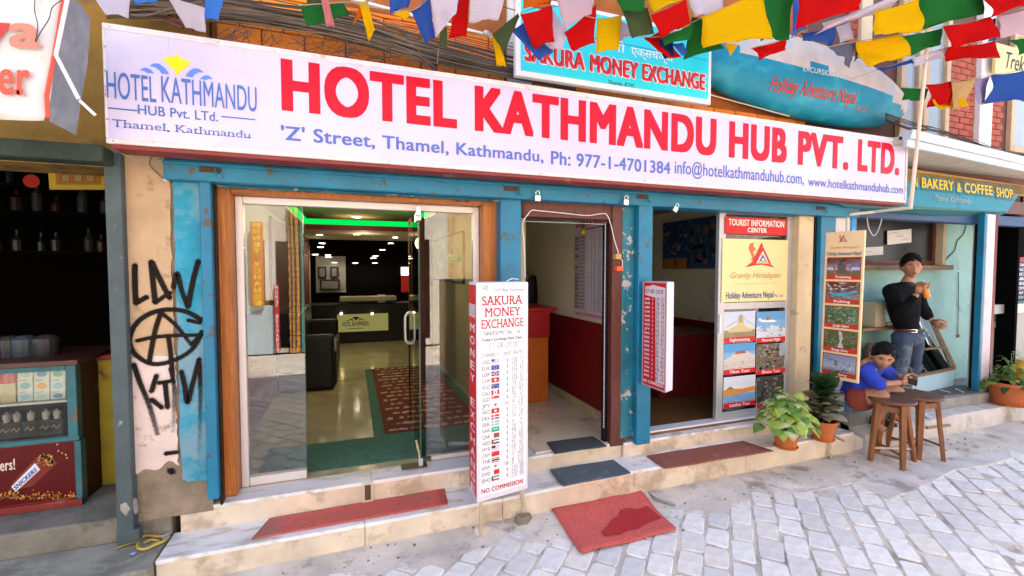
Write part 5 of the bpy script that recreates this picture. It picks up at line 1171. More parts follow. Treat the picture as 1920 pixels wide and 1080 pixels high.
def flag_icon(A, a0, b0, a1, b1, k):
    R = lambda x0, y0, x1, y1, m, l=3: A.rect(lerp(a0, a1, x0), lerp(b0, b1, y0), lerp(a0, a1, x1), lerp(b0, b1, y1), m, l)
    C = lambda x, y, r, m, l=4: A.ell(lerp(a0, a1, x), lerp(b0, b1, y), r*(a1-a0), r*(b1-b0)*1.4, m, l, 10)
    if k == 'us':
        R(0, 0, 1, 1, fpk); R(0, 0, .4, .5, fb, 4)
    elif k == 'eu': R(0, 0, 1, 1, fb); [C(.5+.2*cos(t), .5+.3*sin(t), .035, fw) for t in (i*pi/4 for i in range(8))]
    elif k == 'gb': R(0, 0, 1, 1, fb); R(.38, 0, .62, 1, fw, 4); R(0, .34, 1, .66, fw, 4); R(.44, 0, .56, 1, fr, 5); R(0, .42, 1, .58, fr, 5)
    elif k == 'ch': R(0, 0, 1, 1, fr); R(.42, .2, .58, .8, fw, 4); R(.3, .4, .7, .6, fw, 4)
    elif k == 'au': R(0, 0, 1, 1, fb); R(0, .2, .5, .3, fw, 4); R(.2, 0, .3, .5, fr, 5); C(.75, .5, .06, fw); C(.25, .75, .07, fw)
    elif k == 'ca': R(0, 0, .25, 1, fr); R(.25, 0, .75, 1, fw); R(.75, 0, 1, 1, fr); C(.5, .5, .12, fr)
    elif k == 'sg': R(0, 0, 1, .5, fr); R(0, .5, 1, 1, fw); C(.2, .25, .08, fw)
    elif k in ('jp', 'kr'): R(0, 0, 1, 1, fw); C(.5, .5, .17, fr)
    elif k == 'hk': R(0, 0, 1, 1, fr); C(.5, .5, .18, fw)
    elif k == 'dk': R(0, 0, 1, 1, fr); R(.28, 0, .42, 1, fw, 4); R(0, .4, 1, .6, fw, 4)
    elif k == 'se': R(0, 0, 1, 1, fcy); R(.28, 0, .42, 1, fw, 4); R(0, .4, 1, .6, fw, 4)
    elif k == 'sa': R(0, 0, 1, 1, fg); R(.2, .35, .8, .5, fw, 4)
    elif k == 'qa': R(0, 0, .3, 1, fw); R(.3, 0, 1, 1, fbr)
    elif k == 'ae': R(.25, 0, 1, .33, fg); R(.25, .33, 1, .66, fw); R(.25, .66, 1, 1, fk); R(0, 0, .25, 1, fr)
    elif k == 'my': R(0, 0, 1, 1, fpk); R(0, 0, .5, .55, fk, 4)
    elif k == 'cn': R(0, 0, 1, 1, fr); C(.18, .3, .06, INK((.9, .6, .02)))
    elif k == 'th': R(0, 0, 1, 1, fw); R(0, 0, 1, .17, fr, 4); R(0, .33, 1, .66, fk, 4); R(0, .83, 1, 1, fr, 4)
    elif k == 'kw': R(.3, 0, 1, 1, fr)
    elif k == 'bh': R(.2, 0, 1, .33, fg); R(.2, .33, 1, .66, fw); R(.2, .66, 1, 1, fr); R(0, 0, .2, 1, fk)
RT = ['108 75', '124 60', '129 55', '108 05', '79 65', '82 95', '78 75', '9 68', '13 12', '16 20', 'x x', '28 75', '29 60', '28 90', '26 95', '15 50', '3 00', '8 50', '330 00', '250 00']
for i, cd in enumerate(CUR):
    y = y0+i*dy; A.text(cd, .10, y+.006, .245, y+.0225, ik); A.text('100' if cd == 'KRW' else '10' if cd == 'JPY' else '1', .525 if cd in ('KRW',) else .54 if cd == 'JPY' else .568, y+.006, .583 if cd not in ('KRW', 'JPY') else .60, y+.0225, ik)
    flag_icon(A, .27, y+.003, .42, y+.0245, F[cd]); handnum(A, RT[i], .66, y+.002, .90, y+.026, ik, .0018)
    A.rect(.08, y, .91, y+.0009, gr_, 1.5)
for x_ in (.08, .455, .645, .91): A.rect(x_, .312, x_+.004, .930, gr_, 1.5)
A.rect(.08, .312, .91, .313, gr_, 1.5); A.rect(.08, .9185, .91, .9195, gr_, 1.5)
A.text('NO COMMISSION', .08, .942, .89, .963, rd2, bold=.025)
A.build('print', ss)
A = Art(V(Q[3].x, Q[3].y, zt_), TLp, V(Q[3].x, Q[3].y, zb_)); A.rect(.04, .012, .96, .985, INK((.66, .02, .02), .4), 1); A.rect(.1, .10, .9, .16, fpk, 2)
for i, ch_ in enumerate('SAKURA'): A.text(ch_, .12+i*.13, .115, .22+i*.13, .145, fw, l=3, bold=.02)
for i, ch_ in enumerate('MONEY EXCHANGE'): 
    if ch_ != ' ': A.text(ch_, .26, .19+i*.058, .80, .228+i*.058, fw, l=2, bold=.02)
A.build('side_print', ss)
for nm, p0, g in (('leg', fl_+rt*.045+bk_*.3, PZ(899, 1005, .0)), ('leg', fr_-rt*.03+bk_*.3, PZ(986, 968, 0))):
    MB().tube([V(p0.x, p0.y, zb_+.004), V(lerp(p0.x, g.x, .6), lerp(p0.y, g.y, .3), .0)], .0125, M('pale_post', (.55, .44, .30), .7, var=.2), 8).build(nm, ss)
for u, v, r, m in ((903, 1002, .05, m_riser), (982, 982, .062, m_plastb)):
    p = PZ(u, v, .0); o = MB().blob(p+V(0, 0, .02), (r, r*.8, r*.75), m, 8, 5, .2).build('footing_stone')
    tag(o, 'rough %s stone at the foot of the standing sign, its %s leg' % (('brown brick-like', 'left') if u < 950 else ('grey brown', 'right')), 'stone')
MB().tube(smooth_path([V(fl_.x+.2, SYY+.05, zt_+.001), V(fl_.x+.24, SYY+.06, zt_+.02), V(fl_.x+.3, SYY+.1, zt_+.015)], 4), .003, m_white, 5).build('wire', ss)

# ------------------------------------------------------------------ red rate box hung on the teal post
zr0 = PY(1203, 720, 2.86).z; zr1 = PY(1203, 527, 2.86).z
L_ = PY(1203, 720, 2.86); N_ = PZ(1248, 737, zr0); E_ = PZ(1265, 733, zr0)
L_ = V(L_.x, L_.y, 0); N_ = V(N_.x, N_.y, 0); E_ = V(E_.x, E_.y+.02, 0); B_ = L_+(E_-N_)
rb = thing('red_rate_box', 'red and white hanging rate box with handwritten figures on the middle teal post', 'sign', V(L_.x, L_.y, zr0))
MB().hexa([V(p.x, p.y, zr0) for p in (L_, N_, E_, B_)]+[V(p.x, p.y, zr1) for p in (L_, N_, E_, B_)], M('sign_box_white', (.72, .68, .74))).build('light_box', rb, bevel=.005)
A = Art(V(L_.x, L_.y, zr1), V(N_.x, N_.y, zr1), V(L_.x, L_.y, zr0)); rr_ = INK((.60, .01, .02), .4); pk_ = INK((.80, .62, .66), .4)
A.rect(0, 0, 1, 1, INK((.50, .34, .32)), 1); A.rect(.06, .014, .96, .985, rr_, 2)
A.poly([(.12, .05), (.40, .04), (.42, .03), (.95, .055), (.95, .93), (.60, .93), (.56, .15), (.12, .13)], pk_, 3)
rr = random.Random(8)
handnum(A, '07-08-2018', .15, .075, .88, .11, ik, .004, 5)
for i in range(19):
    y = .15+i*.0405; A.text(CUR[i], .12, y+.005, .34, y+.026, fw, l=4, bold=.04); A.text('1', .44, y+.005, .465, y+.026, fw, l=4)
    handnum(A, '%d %d' % (rr.randint(10, 130), rr.randint(10, 99)), .60, y, .93, y+.03, ik, .0035, 5)
A.text('NO COMMISSION', .10, .935, .92, .962, fw, l=4, bold=.03)
A.build('print', rb)

# ------------------------------------------------------------------ tour board, hung askew on the post
yb_ = 2.84; p1 = PY(1549, 436, yb_); p2 = PY(1537, 705, yb_); dl = depth(p1)
k_ = 269/288.; p3 = PD(1622, 431, dl*k_*1.0); 
r_ = (p3-p1); dn = (p2-p1); 
# keep the board a true rectangle
r_ = r_-dn*(r_.dot(dn)/dn.length_squared)
tb = thing('tour_board', 'tall cream board with five tour photographs hanging askew on the teal post', 'sign', p2)
nb = dn.cross(r_).normalized()
if nb.dot(O0-p1) < 0: nb = -nb
MB().slab([p1, p1+r_, p1+r_+dn, p1+dn], -nb*.022, M('cream_board', (.78, .58, .32), .5, var=.04, bump=0)).build('board', tb, bevel=.002)
A = Art(p1, p1+r_, p1+dn, step=.0007)
logo(A, .42, .052, .15, .030); A.text('Gravity Himalayan', .14, .098, .86, .115, gd, shear=.35); A.text('Holiday Adventure Nepal', .06, .135, .94, .16, INK((.07, .12, .26)), bold=.015)
for i, (k, nm) in enumerate((('trek', 'Trekking'), ('raft', 'Rafting'), ('jungle', 'Jungle Safari'), ('bungy', 'Bungy Jump'), ('climb', 'Climbing'))):
    y0_ = .172+i*.164; h_ = .150; xo = .02
    A.rect(.04+xo, y0_, .95, y0_+h_, INK((.34, .05, .02)), 1); photo(A, .065+xo, y0_+.007, .925, y0_+h_*.79, k, 20+i); A.rect(.05+xo, y0_+h_*.79, .94, y0_+h_-.002, INK((.50, .045, .012)), 6); A.text(nm, .30, y0_+h_*.84, .72, y0_+h_*.945, wt2, bold=.02, l=7)
A.build('print', tb)

# ------------------------------------------------------------------ doormats
def carpet(name, label, pts, z, m, th=.008, cat='doormat', lift=None):
    P = [PZ(u, v, z+th) for u, v in pts]; mb = MB(); N = 14; vs = []
    for j in range(N+1):
        for i in range(N+1):
            p = P[0].lerp(P[1], i/N).lerp(P[3].lerp(P[2], i/N), j/N); p.z = (max(z, bank(p.x, p.y)+.003) if z < .05 else z)+th+(.004*noise.noise(V(p.x*5, p.y*5, 1))+.002); 
            if lift: p.z += lift(i/N, j/N)
            if i in (0, N) or j in (0, N): p.x += .003*noise.noise(V(p.x*40, p.y*40, 0)); p.y += .003*noise.noise(V(p.x*40, p.y*40, 7))
            vs.append(p)
    mb.add(vs, [(j*(N+1)+i, (j+1)*(N+1)+i, (j+1)*(N+1)+i+1, j*(N+1)+i+1) for j in range(N) for i in range(N)], m)
    o = mb.build(name, smooth=True); s = o.modifiers.new('thick', 'SOLIDIFY'); s.thickness = th; s.offset = -1
    tag(o, label, cat); return o
m_rcar = M('faded_red_carpet', (.68, .14, .11), .95, var=.25, sc=70, bump=.8, bsc=260, wear=(.46, .18, .14), wamt=.45, wsc=5)
m_rcar2 = M('brownish_red_carpet', (.34, .10, .07), .95, var=.25, sc=70, bump=.8, bsc=260, wear=(.40, .16, .12), wamt=.4, wsc=5)
m_rcar3 = M('bright_red_carpet', (.74, .13, .11), .95, var=.3, sc=90, bump=.9, bsc=260, wear=(.52, .20, .16), wamt=.3, wsc=9)
m_gcar = M('grey_doormat', (.10, .13, .15), .95, var=.3, sc=80, bump=.8, bsc=260, wear=(.17, .20, .22), wamt=.4, wsc=6)
m_gcar2 = M('dark_grey_doormat', (.075, .085, .085), .95, var=.3, sc=80, bump=.8, bsc=260)
zs = lambda u, v: zt(PZ(u, v, .18).x)
carpet('step_mat', 'long faded red carpet strip on the lower step under the glass entrance', [(505, 972), (834, 916), (840, 945), (472, 1010)], .165, m_rcar, cat='carpet')
carpet('step_mat', 'long brownish red carpet strip on the lower step before the tourist office', [(1212, 854), (1393, 827), (1450, 845), (1245, 879)], .203, m_rcar2, cat='carpet')
carpet('doormat', 'blue grey doormat on the lower step before the money exchange doorway', [(1031, 880), (1150, 862), (1183, 887), (1056, 911)], .197, m_gcar)
carpet('doormat', 'dark grey doormat on the upper step in the money exchange doorway', [(1025, 829), (1112, 818), (1138, 836), (1040, 850)], .316, m_gcar2)
o = carpet('street_mat', 'crumpled bright red mat with a dark wet patch lying on the paving', [(1034, 959), (1197, 923), (1268, 994), (1089, 1038)], .006, m_rcar3, lift=lambda a, b: .008*max(0, a-.85)*5*abs(sin(b*5))+.010*b*b*abs(sin(a*5+.6)), cat='mat')
# wet patch: a second stain on the same cloth
m_wet = M('wet_red_carpet', (.50, .015, .02), .6, var=.2, sc=90, bump=.8, bsc=260)
wp = [PZ(u, v, .026) for u, v in ((1128, 996), (1140, 984), (1146, 974), (1158, 967), (1163, 957), (1180, 953), (1196, 955), (1213, 949), (1226, 957), (1240, 970), (1222, 977), (1206, 984), (1196, 991), (1178, 992), (1164, 1000), (1146, 1003), (1134, 1006))]
mb = MB(); c = sum(wp, V(0, 0, 0))/len(wp); me_ = [o2 for o2 in wp]
def matz(p):
    best = min(o.data.vertices, key=lambda v: (v.co.x-p.x)**2+(v.co.y-p.y)**2); return best.co.z
vs = [V(c.x, c.y, matz(c)+.004)]; R_ = 4
for k in range(1, R_+1):
    for p in wp:
        q = c.lerp(p, k/R_); vs.append(V(q.x, q.y, matz(q)+.0035))
n = len(wp); fs = [(0, 1+i, 1+(i+1) % n) for i in range(n)]+[(1+(k-1)*n+i, 1+k*n+i, 1+k*n+(i+1) % n, 1+(k-1)*n+(i+1) % n) for k in range(1, R_) for i in range(n)]
mb.add(vs, fs, m_wet); wo = mb.build('wet_patch', o, smooth=True)
p = PZ(1142, 946, .024); t = MB().box((p.x-.022, p.y-.012, p.z), (p.x+.018, p.y+.014, p.z+.006), m_white).build('paper_scrap'); tag(t, 'small white scrap lying on the red street mat', 'scrap')
# metal bar on the ground
t = MB().tube([PZ(1216, 924, .02), PZ(1228, 935, .03), PZ(1266, 948, .012)], .010, M('dull_iron', (.28, .26, .24), .5, metal=.4, var=.2), 7).build('iron_bar'); tag(t, 'dull iron bar lying on the ground by the red street mat', 'bar')
# litter by the left kerb
lt = thing('plastic_litter', 'yellowish twisted plastic wrapping littering the kerb at the foot of the marble step', 'litter', PZ(280, 1020, .18))
m_pl = M('yellow_plastic_wrap', (.55, .36, .06), .3, var=.3, bump=.2)
for pts, r in (([(257, 1025), (262, 1012), (275, 1004), (300, 1006), (316, 1003), (309, 1013), (290, 1022), (270, 1030), (258, 1027)], .007), ([(215, 1029), (240, 1020), (258, 1016)], .003), ([(270, 1018), (285, 1012), (298, 1015), (285, 1022)], .006)):
    MB().tube(smooth_path([PZ(u, v, .185) for u, v in pts], 4), r, m_pl, 6).build('wrapper', lt)
for u, v in ((308, 1008), (316, 1000), (250, 1038)): MB().blob(PZ(u, v, .182), (.016, .010, .006), M('blue_foil', (.25, .35, .6), .2, var=.5, sc=60, bump=.5), 7, 4, .3).build('foil_scrap', lt)

# ------------------------------------------------------------------ padlocks
def padlock(u, v, tilt, label):
    p = PY(u, v, 2.845); t = thing('padlock', label, 'padlock', p, 'padlocks hanging from the teal beam')
    R_ = Matrix.Rotation(tilt, 4, 'Y')
    b = MB(); b.box((-.02, -.009, -.042), (.02, .009, 0), m_steel); b.v = [p+R_@q for q in b.v]; b.build('body', t, bevel=.003)
    s_ = MB(); s_.tube([V(-.013, 0, 0), V(-.013, 0, .018)]+[V(-.013*cos(pi*i/8), 0, .018+.013*sin(pi*i/8)) for i in range(1, 8)]+[V(.013, 0, .018), V(.013, 0, 0)], .0035, m_steel, 7); s_.v = [p+R_@q for q in s_.v]; s_.build('shackle', t, smooth=True)
padlock(1008, 366, 0, 'steel padlock hanging from the beam over the money exchange doorway'); padlock(1174, 374, .1, 'small open steel padlock above the worn teal post'); padlock(1268, 388, .55, 'tilted steel padlock hanging over the tourist office opening')
# ------------------------------------------------------------------ prayer flags
CC = {'red': (.75, .012, .012), 'yellow': (.92, .62, .005), 'green': (.03, .24, .05), 'blue': (.06, .16, .55), 'white': (.80, .74, .82), 'olive green': (.12, .17, .07), 'tan': (.74, .52, .26), 'orange': (.80, .20, .02), 'sky blue': (.10, .32, .80), 'grey blue': (.22, .24, .36), 'lavender': (.55, .48, .66), 'pink': (.75, .30, .32), 'pale pink': (.78, .60, .66), 'navy': (.03, .05, .22)}
FL = [
 ('white', [(168, -20), (245, -20), (243, 37), (207, 36)], 2.30), ('sky blue', [(249, -25), (300, -22), (292, 2), (256, 11)], 2.32), ('sky blue', [(384, -20), (420, -20), (416, 49), (388, 42)], 2.25), ('white', [(312, -10), (384, 14), (386, 62), (344, 46)], 2.6),
 ('green', [(562, 12), (644, 4), (655, 27), (577, 52)], 2.4), ('olive green', [(576, -14), (604, -14), (604, 14), (574, 14)], 2.42), ('pink', [(598, -22), (612, -22), (627, 41), (611, 41)], 2.33), ('yellow', [(672, 2), (690, 4), (702, 63), (692, 71)], 2.36), ('orange', [(676, 6), (687, 2), (681, 30), (661, 40)], 2.4),
 ('blue', [(729, -22), (778, -22), (766, 12), (731, 32)], 2.3), ('yellow', [(762, 18), (770, 27), (758, 44), (736, 32)], 2.28), ('blue', [(771, 20), (805, -8), (815, 72), (800, 81)], 2.34), ('white', [(806, -20), (862, -20), (850, 36), (818, 66)], 2.26),
 ('red', [(856, -20), (881, -20), (879, 62), (842, 71)], 2.38), ('olive green', [(824, 60), (838, 50), (838, 92), (821, 93)], 2.36), ('white', [(882, -20), (950, -20), (932, 42), (881, 40)], 2.28),
 ('olive green', [(972, 24), (974, 30), (948, 98), (924, 62)], 2.4), ('yellow', [(922, 60), (940, 84), (950, 124), (937, 116)], 2.44), ('orange', [(980, -18), (1040, -18), (1034, 12), (976, 25)], 2.37), ('red', [(976, 26), (1034, 10), (1043, 76), (1009, 87)], 2.33),
 ('blue', [(958, 56), (983, 42), (1035, 101), (1005, 120)], 2.42), ('pale pink', [(1038, -20), (1115, -20), (1106, 30), (1055, 60)], 2.3), ('white', [(1037, 14), (1062, 58), (1050, 98), (1024, 92)], 2.41), ('red', [(1059, 61), (1118, 8), (1120, 80), (1078, 95)], 2.38),
 ('yellow', [(1119, 34), (1166, 29), (1165, 90), (1121, 97)], 2.45), ('pale pink', [(1164, 38), (1181, 46), (1180, 70), (1165, 75)], 2.5), ('green', [(1150, -20), (1214, -20), (1212, 18), (1168, 22)], 2.27), ('olive green', [(1168, 20), (1213, 14), (1223, 66), (1186, 72)], 2.35),
 ('yellow', [(1212, -20), (1290, -20), (1286, -2), (1219, 29)], 2.31), ('red', [(1221, 28), (1287, -2), (1299, 40), (1247, 68)], 2.28), ('red', [(1206, 72), (1238, 58), (1286, 104), (1248, 116)], 2.44), ('navy', [(1234, 70), (1262, 78), (1264, 106), (1250, 108)], 2.42), ('blue', [(1260, 82), (1280, 80), (1284, 104), (1270, 110)], 2.39),
 ('green', [(1240, 68), (1302, 44), (1291, 76), (1244, 87)], 2.36), ('green', [(1298, 32), (1322, 33), (1352, 94), (1288, 108)], 2.43), ('white', [(1288, -18), (1357, -18), (1358, 30), (1300, 33)], 2.33), ('yellow', [(1316, 32), (1424, -22), (1440, 78), (1324, 88)], 2.29), ('yellow', [(1358, 80), (1384, 84), (1378, 96), (1370, 106)], 2.41),
 ('green', [(1412, 5), (1494, -20), (1487, 70), (1426, 74)], 2.36), ('red', [(1408, 90), (1475, 73), (1478, 92), (1420, 115)], 2.44), ('sky blue', [(1488, -10), (1502, -10), (1512, 54), (1486, 70)], 2.4), ('red', [(1496, -20), (1614, -20), (1613, 17), (1500, 54)], 2.24),
 ('white', [(1545, 42), (1690, -14), (1684, 12), (1547, 56)], 2.30), ('blue', [(1502, 62), (1569, 50), (1573, 84), (1504, 78)], 2.42), ('white', [(1567, 50), (1592, 40), (1594, 78), (1574, 82)], 2.47), ('grey blue', [(1553, 88), (1604, 78), (1596, 126), (1574, 106)], 2.41), ('yellow', [(1634, 22), (1724, -4), (1726, 60), (1626, 74)], 2.27),
 ('olive green', [(1598, 80), (1612, 96), (1606, 114), (1598, 114)], 2.45), ('yellow', [(1604, 78), (1684, 64), (1713, 103), (1618, 130)], 2.38), ('blue', [(1641, 130), (1709, 110), (1711, 121), (1645, 137)], 2.46), ('green', [(1720, -18), (1844, -18), (1840, 30), (1730, 56)], 2.33), ('red', [(1720, 4), (1732, 6), (1730, 50), (1722, 52)], 2.36),
 ('green', [(1684, 68), (1768, 52), (1773, 80), (1712, 104)], 2.40), ('white', [(1712, 108), (1780, 87), (1784, 104), (1714, 126)], 2.43), ('red', [(1766, 50), (1856, 32), (1858, 78), (1780, 94)], 2.31), ('red', [(1778, 88), (1867, 76), (1861, 115), (1784, 114)], 2.39), ('red', [(1840, -16), (1935, -20), (1935, 10), (1846, 36)], 2.28),
 ('blue', [(1858, 36), (1868, 32), (1874, 74), (1853, 79)], 2.36), ('pale pink', [(1866, 31), (1935, 12), (1935, 66), (1874, 73)], 2.33), ('green', [(1890, 75), (1935, 68), (1935, 108), (1902, 106)], 2.37),
 ('green', [(1690, 163), (1742, 166), (1738, 190), (1696, 187)], 2.55), ('red', [(1736, 159), (1784, 152), (1773, 200), (1750, 199)], 2.5), ('yellow', [(1742, 168), (1790, 158), (1816, 205), (1746, 210)], 2.53), ('tan', [(1785, 153), (1828, 147), (1818, 205), (1780, 206)], 2.47), ('lavender', [(1827, 147), (1858, 142), (1853, 195), (1822, 200)], 2.49), ('blue', [(1858, 141), (1935, 128), (1935, 190), (1852, 193)], 2.45)]
def flag(col, P4, y, label):
    q = [PY(u, v, y) for u, v in P4]; q[3] = q[3]+V(0, random.uniform(-.05, .05), 0); q[2] = q[2]+V(0, random.uniform(-.05, .05), 0)
    N = 9; vs = []; s = random.uniform(0, 50); sz = ((q[1]-q[0]).length+(q[2]-q[1]).length)/2; uv = []
    am = .16*sz
    for j in range(N+1):
        for i in range(N+1):
            a, b = i/N, j/N; p = q[0].lerp(q[1], a).lerp(q[3].lerp(q[2], a), b)
            w = noise.noise(V(a*2.2+s, b*1.3, s))*am*(.25+b)+noise.noise(V(a*5+s, b*2, s+9))*am*.35*b
            e = noise.noise(V(a*3+s, b*3, 3))*sz*.03
            vs.append(p+V(e, w, noise.noise(V(a*2+s, 7, b*3))*sz*.04*b+ (-.03*sz*sin(pi*a) if j == 0 else .035*sz*sin(pi*a)*random.uniform(.8, 1.2)*(j == N)))); uv.append((a, b))
    fs = [(j*(N+1)+i, (j+1)*(N+1)+i, (j+1)*(N+1)+i+1, j*(N+1)+i+1) for j in range(N) for i in range(N)]
    mb = MB().add(vs, fs, CLOTH('cotton_'+col.replace(' ', '_'), CC[col], lines=col not in ('navy',)))
    o = mb.build('prayer_flag', smooth=True, org=q[0]); l = o.data.uv_layers.new(name='UVMap')
    for lp in o.data.loops: l.data[lp.index].uv = uv[lp.vertex_index]
    so_ = o.modifiers.new('thick', 'SOLIDIFY'); so_.thickness = .0012
    return tag(o, label, 'prayer flag', 'prayer flags strung over the lane')
ORDN = ['first', 'second', 'third', 'fourth', 'fifth', 'sixth', 'seventh', 'eighth', 'ninth', 'tenth', 'eleventh', 'twelfth', 'thirteenth', 'fourteenth', 'fifteenth']
def behind(u, v, w):
    if w >= 2.45 and v > 140: return 'on the low string by the pole'
    if u < 330: return 'over the sign\'s left end'
    if u < 720: return 'before the tangle of black cables'
    if u < 960: return 'before the orange brick wall'
    if u < 1330: return 'over the cyan exchange sign'
    if u < 1600: return 'above the turquoise kayak'
    if u < 1770: return 'above the kayak tail'
    return 'before the red brick wall'
cnt_ = {}
for k_, (c_, P_4, y_) in sorted(enumerate(FL), key=lambda t: t[1][1][0][0]):
    cnt_.setdefault(c_, []).append(k_)
for k_, (c_, P_4, y_) in enumerate(FL):
    um = sum(p[0] for p in P_4)/4; vm = sum(p[1] for p in P_4)/4; ww = max(p[0] for p in P_4)-min(p[0] for p in P_4); hh = max(p[1] for p in P_4)-max(0, min(p[1] for p in P_4))
    size = 'large' if ww > 85 else 'narrow' if ww < 32 else 'small' if hh < 35 else 'wind-blown'
    lst = cnt_[c_]; od = ORDN[lst.index(k_)]
    extra = '' if len(lst) == 1 else ', %s %s from left' % (od, c_)
    flag(c_, P_4, y_, '%s %s prayer flag %s%s' % (size, c_, behind(um, vm, y_), extra))
m_str = M('hemp_string', (.30, .24, .16), .8, var=.3, bump=0)
for k_, (pts, y_, lab) in enumerate([([(160, -12), (260, -20), (420, -15)], 2.3, 'left end over the torn sign'), ([(560, 10), (650, 4), (690, 3), (730, -10)], 2.36, 'before the black cables'), ([(660, 3), (700, 14), (770, 20), (806, -6)], 2.33, 'carrying blue and yellow flags'), ([(820, 60), (840, 50), (885, 60), (925, 66), (960, 58), (985, 42), (1040, 12)], 2.42, 'tied with a knot by the olive green flag'),
        ([(975, 25), (1035, 10), (1115, 34), (1166, 29), (1215, 15), (1290, -5)], 2.37, 'carrying red and olive flags over the cyan sign'), ([(1168, 66), (1240, 68), (1302, 40), (1424, -15)], 2.40, 'sagging before the cyan sign'), ([(1408, 91), (1475, 73), (1570, 50), (1690, 5), (1800, -20)], 2.43, 'rising over the kayak'), ([(1553, 88), (1604, 78), (1684, 66), (1768, 50), (1856, 32), (1935, 10)], 2.38, 'rising to the upper right corner'),
        ([(1600, 146), (1712, 110), (1782, 88), (1866, 76), (1935, 66)], 2.45, 'below the lower yellow flag'), ([(1690, 164), (1740, 161), (1785, 152), (1860, 141), (1935, 128)], 2.5, 'lowest one, from the kayak tip to the right edge')]):
    o = MB().tube(smooth_path([PY(u, v, y_+.004) for u, v in pts], 6), .0028, m_str, 5).build('flag_string'); tag(o, 'thin prayer flag string '+lab, 'string', 'strings of the prayer flags')

# ------------------------------------------------------------------ cables
cb = thing('cable_bundle', 'thick tangle of dusty cables sagging along the orange wall above the hotel sign', 'cables', PY(600, 60, 2.95))
rr = random.Random(21)
for i in range(125):
    o_ = rr.gauss(0, 1); k_ = rr.random()
    ends = [(250+rr.uniform(-30, 30), 8+o_*10+rr.uniform(-8, 8)), (430, 18+o_*9+rr.uniform(-5, 5)), (560, 38+o_*9), (660, 55+o_*10+rr.uniform(-6, 6)), (760, 86+o_*9), (860, 112+o_*8+rr.uniform(-3, 3)), (960, 134+o_*6), (1080, 158+o_*4+rr.uniform(-4, 6))]
    if i % 6 == 0: ends = ends[:5]+[(820, 122+rr.uniform(-6, 14))]
    if i % 9 == 4: ends = [(200, 20+rr.uniform(-10, 16))]+ends[1:]
    m = rr.choice([m_rubber, m_rubber, m_cabg, m_cabg, m_cabg])
    MB().tube(smooth_path([PY(u, v, 2.93+.05*math.sin(i*1.3+u*.003)) for u, v in ends], 4), rr.uniform(.0022, .0052), m, 5).build('cable', cb, smooth=True)
for i in range(22):
    o_ = rr.uniform(0, 1)
    ends = [(640+rr.uniform(-60, 30), 10+o_*28), (740, 40+o_*30), (860, 64+o_*38), (980, 92+o_*44), (1120, 128+o_*34), (1260, 160+o_*26)]
    MB().tube(smooth_path([PY(u, v, 2.99) for u, v in ends], 4), rr.uniform(.0013, .0026), rr.choice([m_rubber, m_cabg, m_redd]), 5).build('cable', cb, smooth=True)
for i in range(60):
    u = rr.uniform(400, 820); v = 30+(u-430)*.16+rr.uniform(0, 25)
    ends = [(u, v), (u+rr.uniform(-30, 30), v+rr.uniform(10, 26)), (u+rr.uniform(-50, 40), v+rr.uniform(14, 40))]
    MB().tube(smooth_path([PY(a_, b_, 2.88) for a_, b_ in ends], 5), rr.uniform(.0012, .0022), m_rubber, 5).build('loose_cable', cb)
for ends, r in (([(246, 28), (275, 29), (310, 20), (352, 8), (380, 4)], .006), ([(246, 20), (290, 17), (330, 17), (384, 10)], .004), ([(940, 12), (1040, 40), (1080, 52)], .003)):
    MB().tube(smooth_path([PY(a_, b_, 2.8) for a_, b_ in ends], 5), r, m_cabg, 6).build('cable', cb, smooth=True)
for a_, b_, r, nm in (((296, 20), (362, 54), .012, 'timber'), ((280, 24), (342, 52), .007, 'timber')): MB().tube([PY(*a_, 2.95), PY(*b_, 2.85)], r, m_woodd, 6).build('timber_lath', cb)
c2 = thing('gutter_cables', 'black cables lying along the blue gutter of the neighbouring shop', 'cables', PY(1800, 250, 2.75))
for i in range(9):
    ends = [(1660, 212+i*2), (1710, 228+i*2+rr.uniform(-3, 3)), (1760, 246+rr.uniform(-6, 6)), (1830, 268+rr.uniform(-5, 4)), (1880, 284), (1930, 291+i)]
    MB().tube(smooth_path([PY(a_, b_, 2.80+.01*i) for a_, b_ in ends], 5), rr.uniform(.002, .005), m_rubber, 5).build('cable', c2, smooth=True)
c3 = thing('sign_tie', 'pale cord running from the cyan sign down along the kayak to the hotel sign', 'cord', PY(1400, 200, 2.7))
MB().tube([PY(1040, 92, 2.88), PY(1180, 130, 2.85), PY(1340, 180, 2.80), PY(1480, 218, 2.76)], .004, M('pale_cord', (.60, .48, .34), .8), 5).build('cord', c3)
MB().tube([PY(822, 92, 2.6), PY(820, 118, 2.69)], .003, m_str, 5).build('cord', c3)
# rail on the brick wall
o = MB().tube([PY(640, -8, 3.05), PY(690, 6, 3.05), PY(900, 62, 3.05), PY(972, 82, 3.05)], .010, m_white, 7).build('conduit'); tag(o, 'thin white conduit slanting across the orange brick wall behind the flags', 'conduit')
o = MB().blob(PY(912, 62, 3.03), (.03, .02, .018), m_alug, 8, 5, .3).build('wire_knot'); tag(o, 'grey knotted wire where a flag string is tied to the wall conduit', 'wire knot')

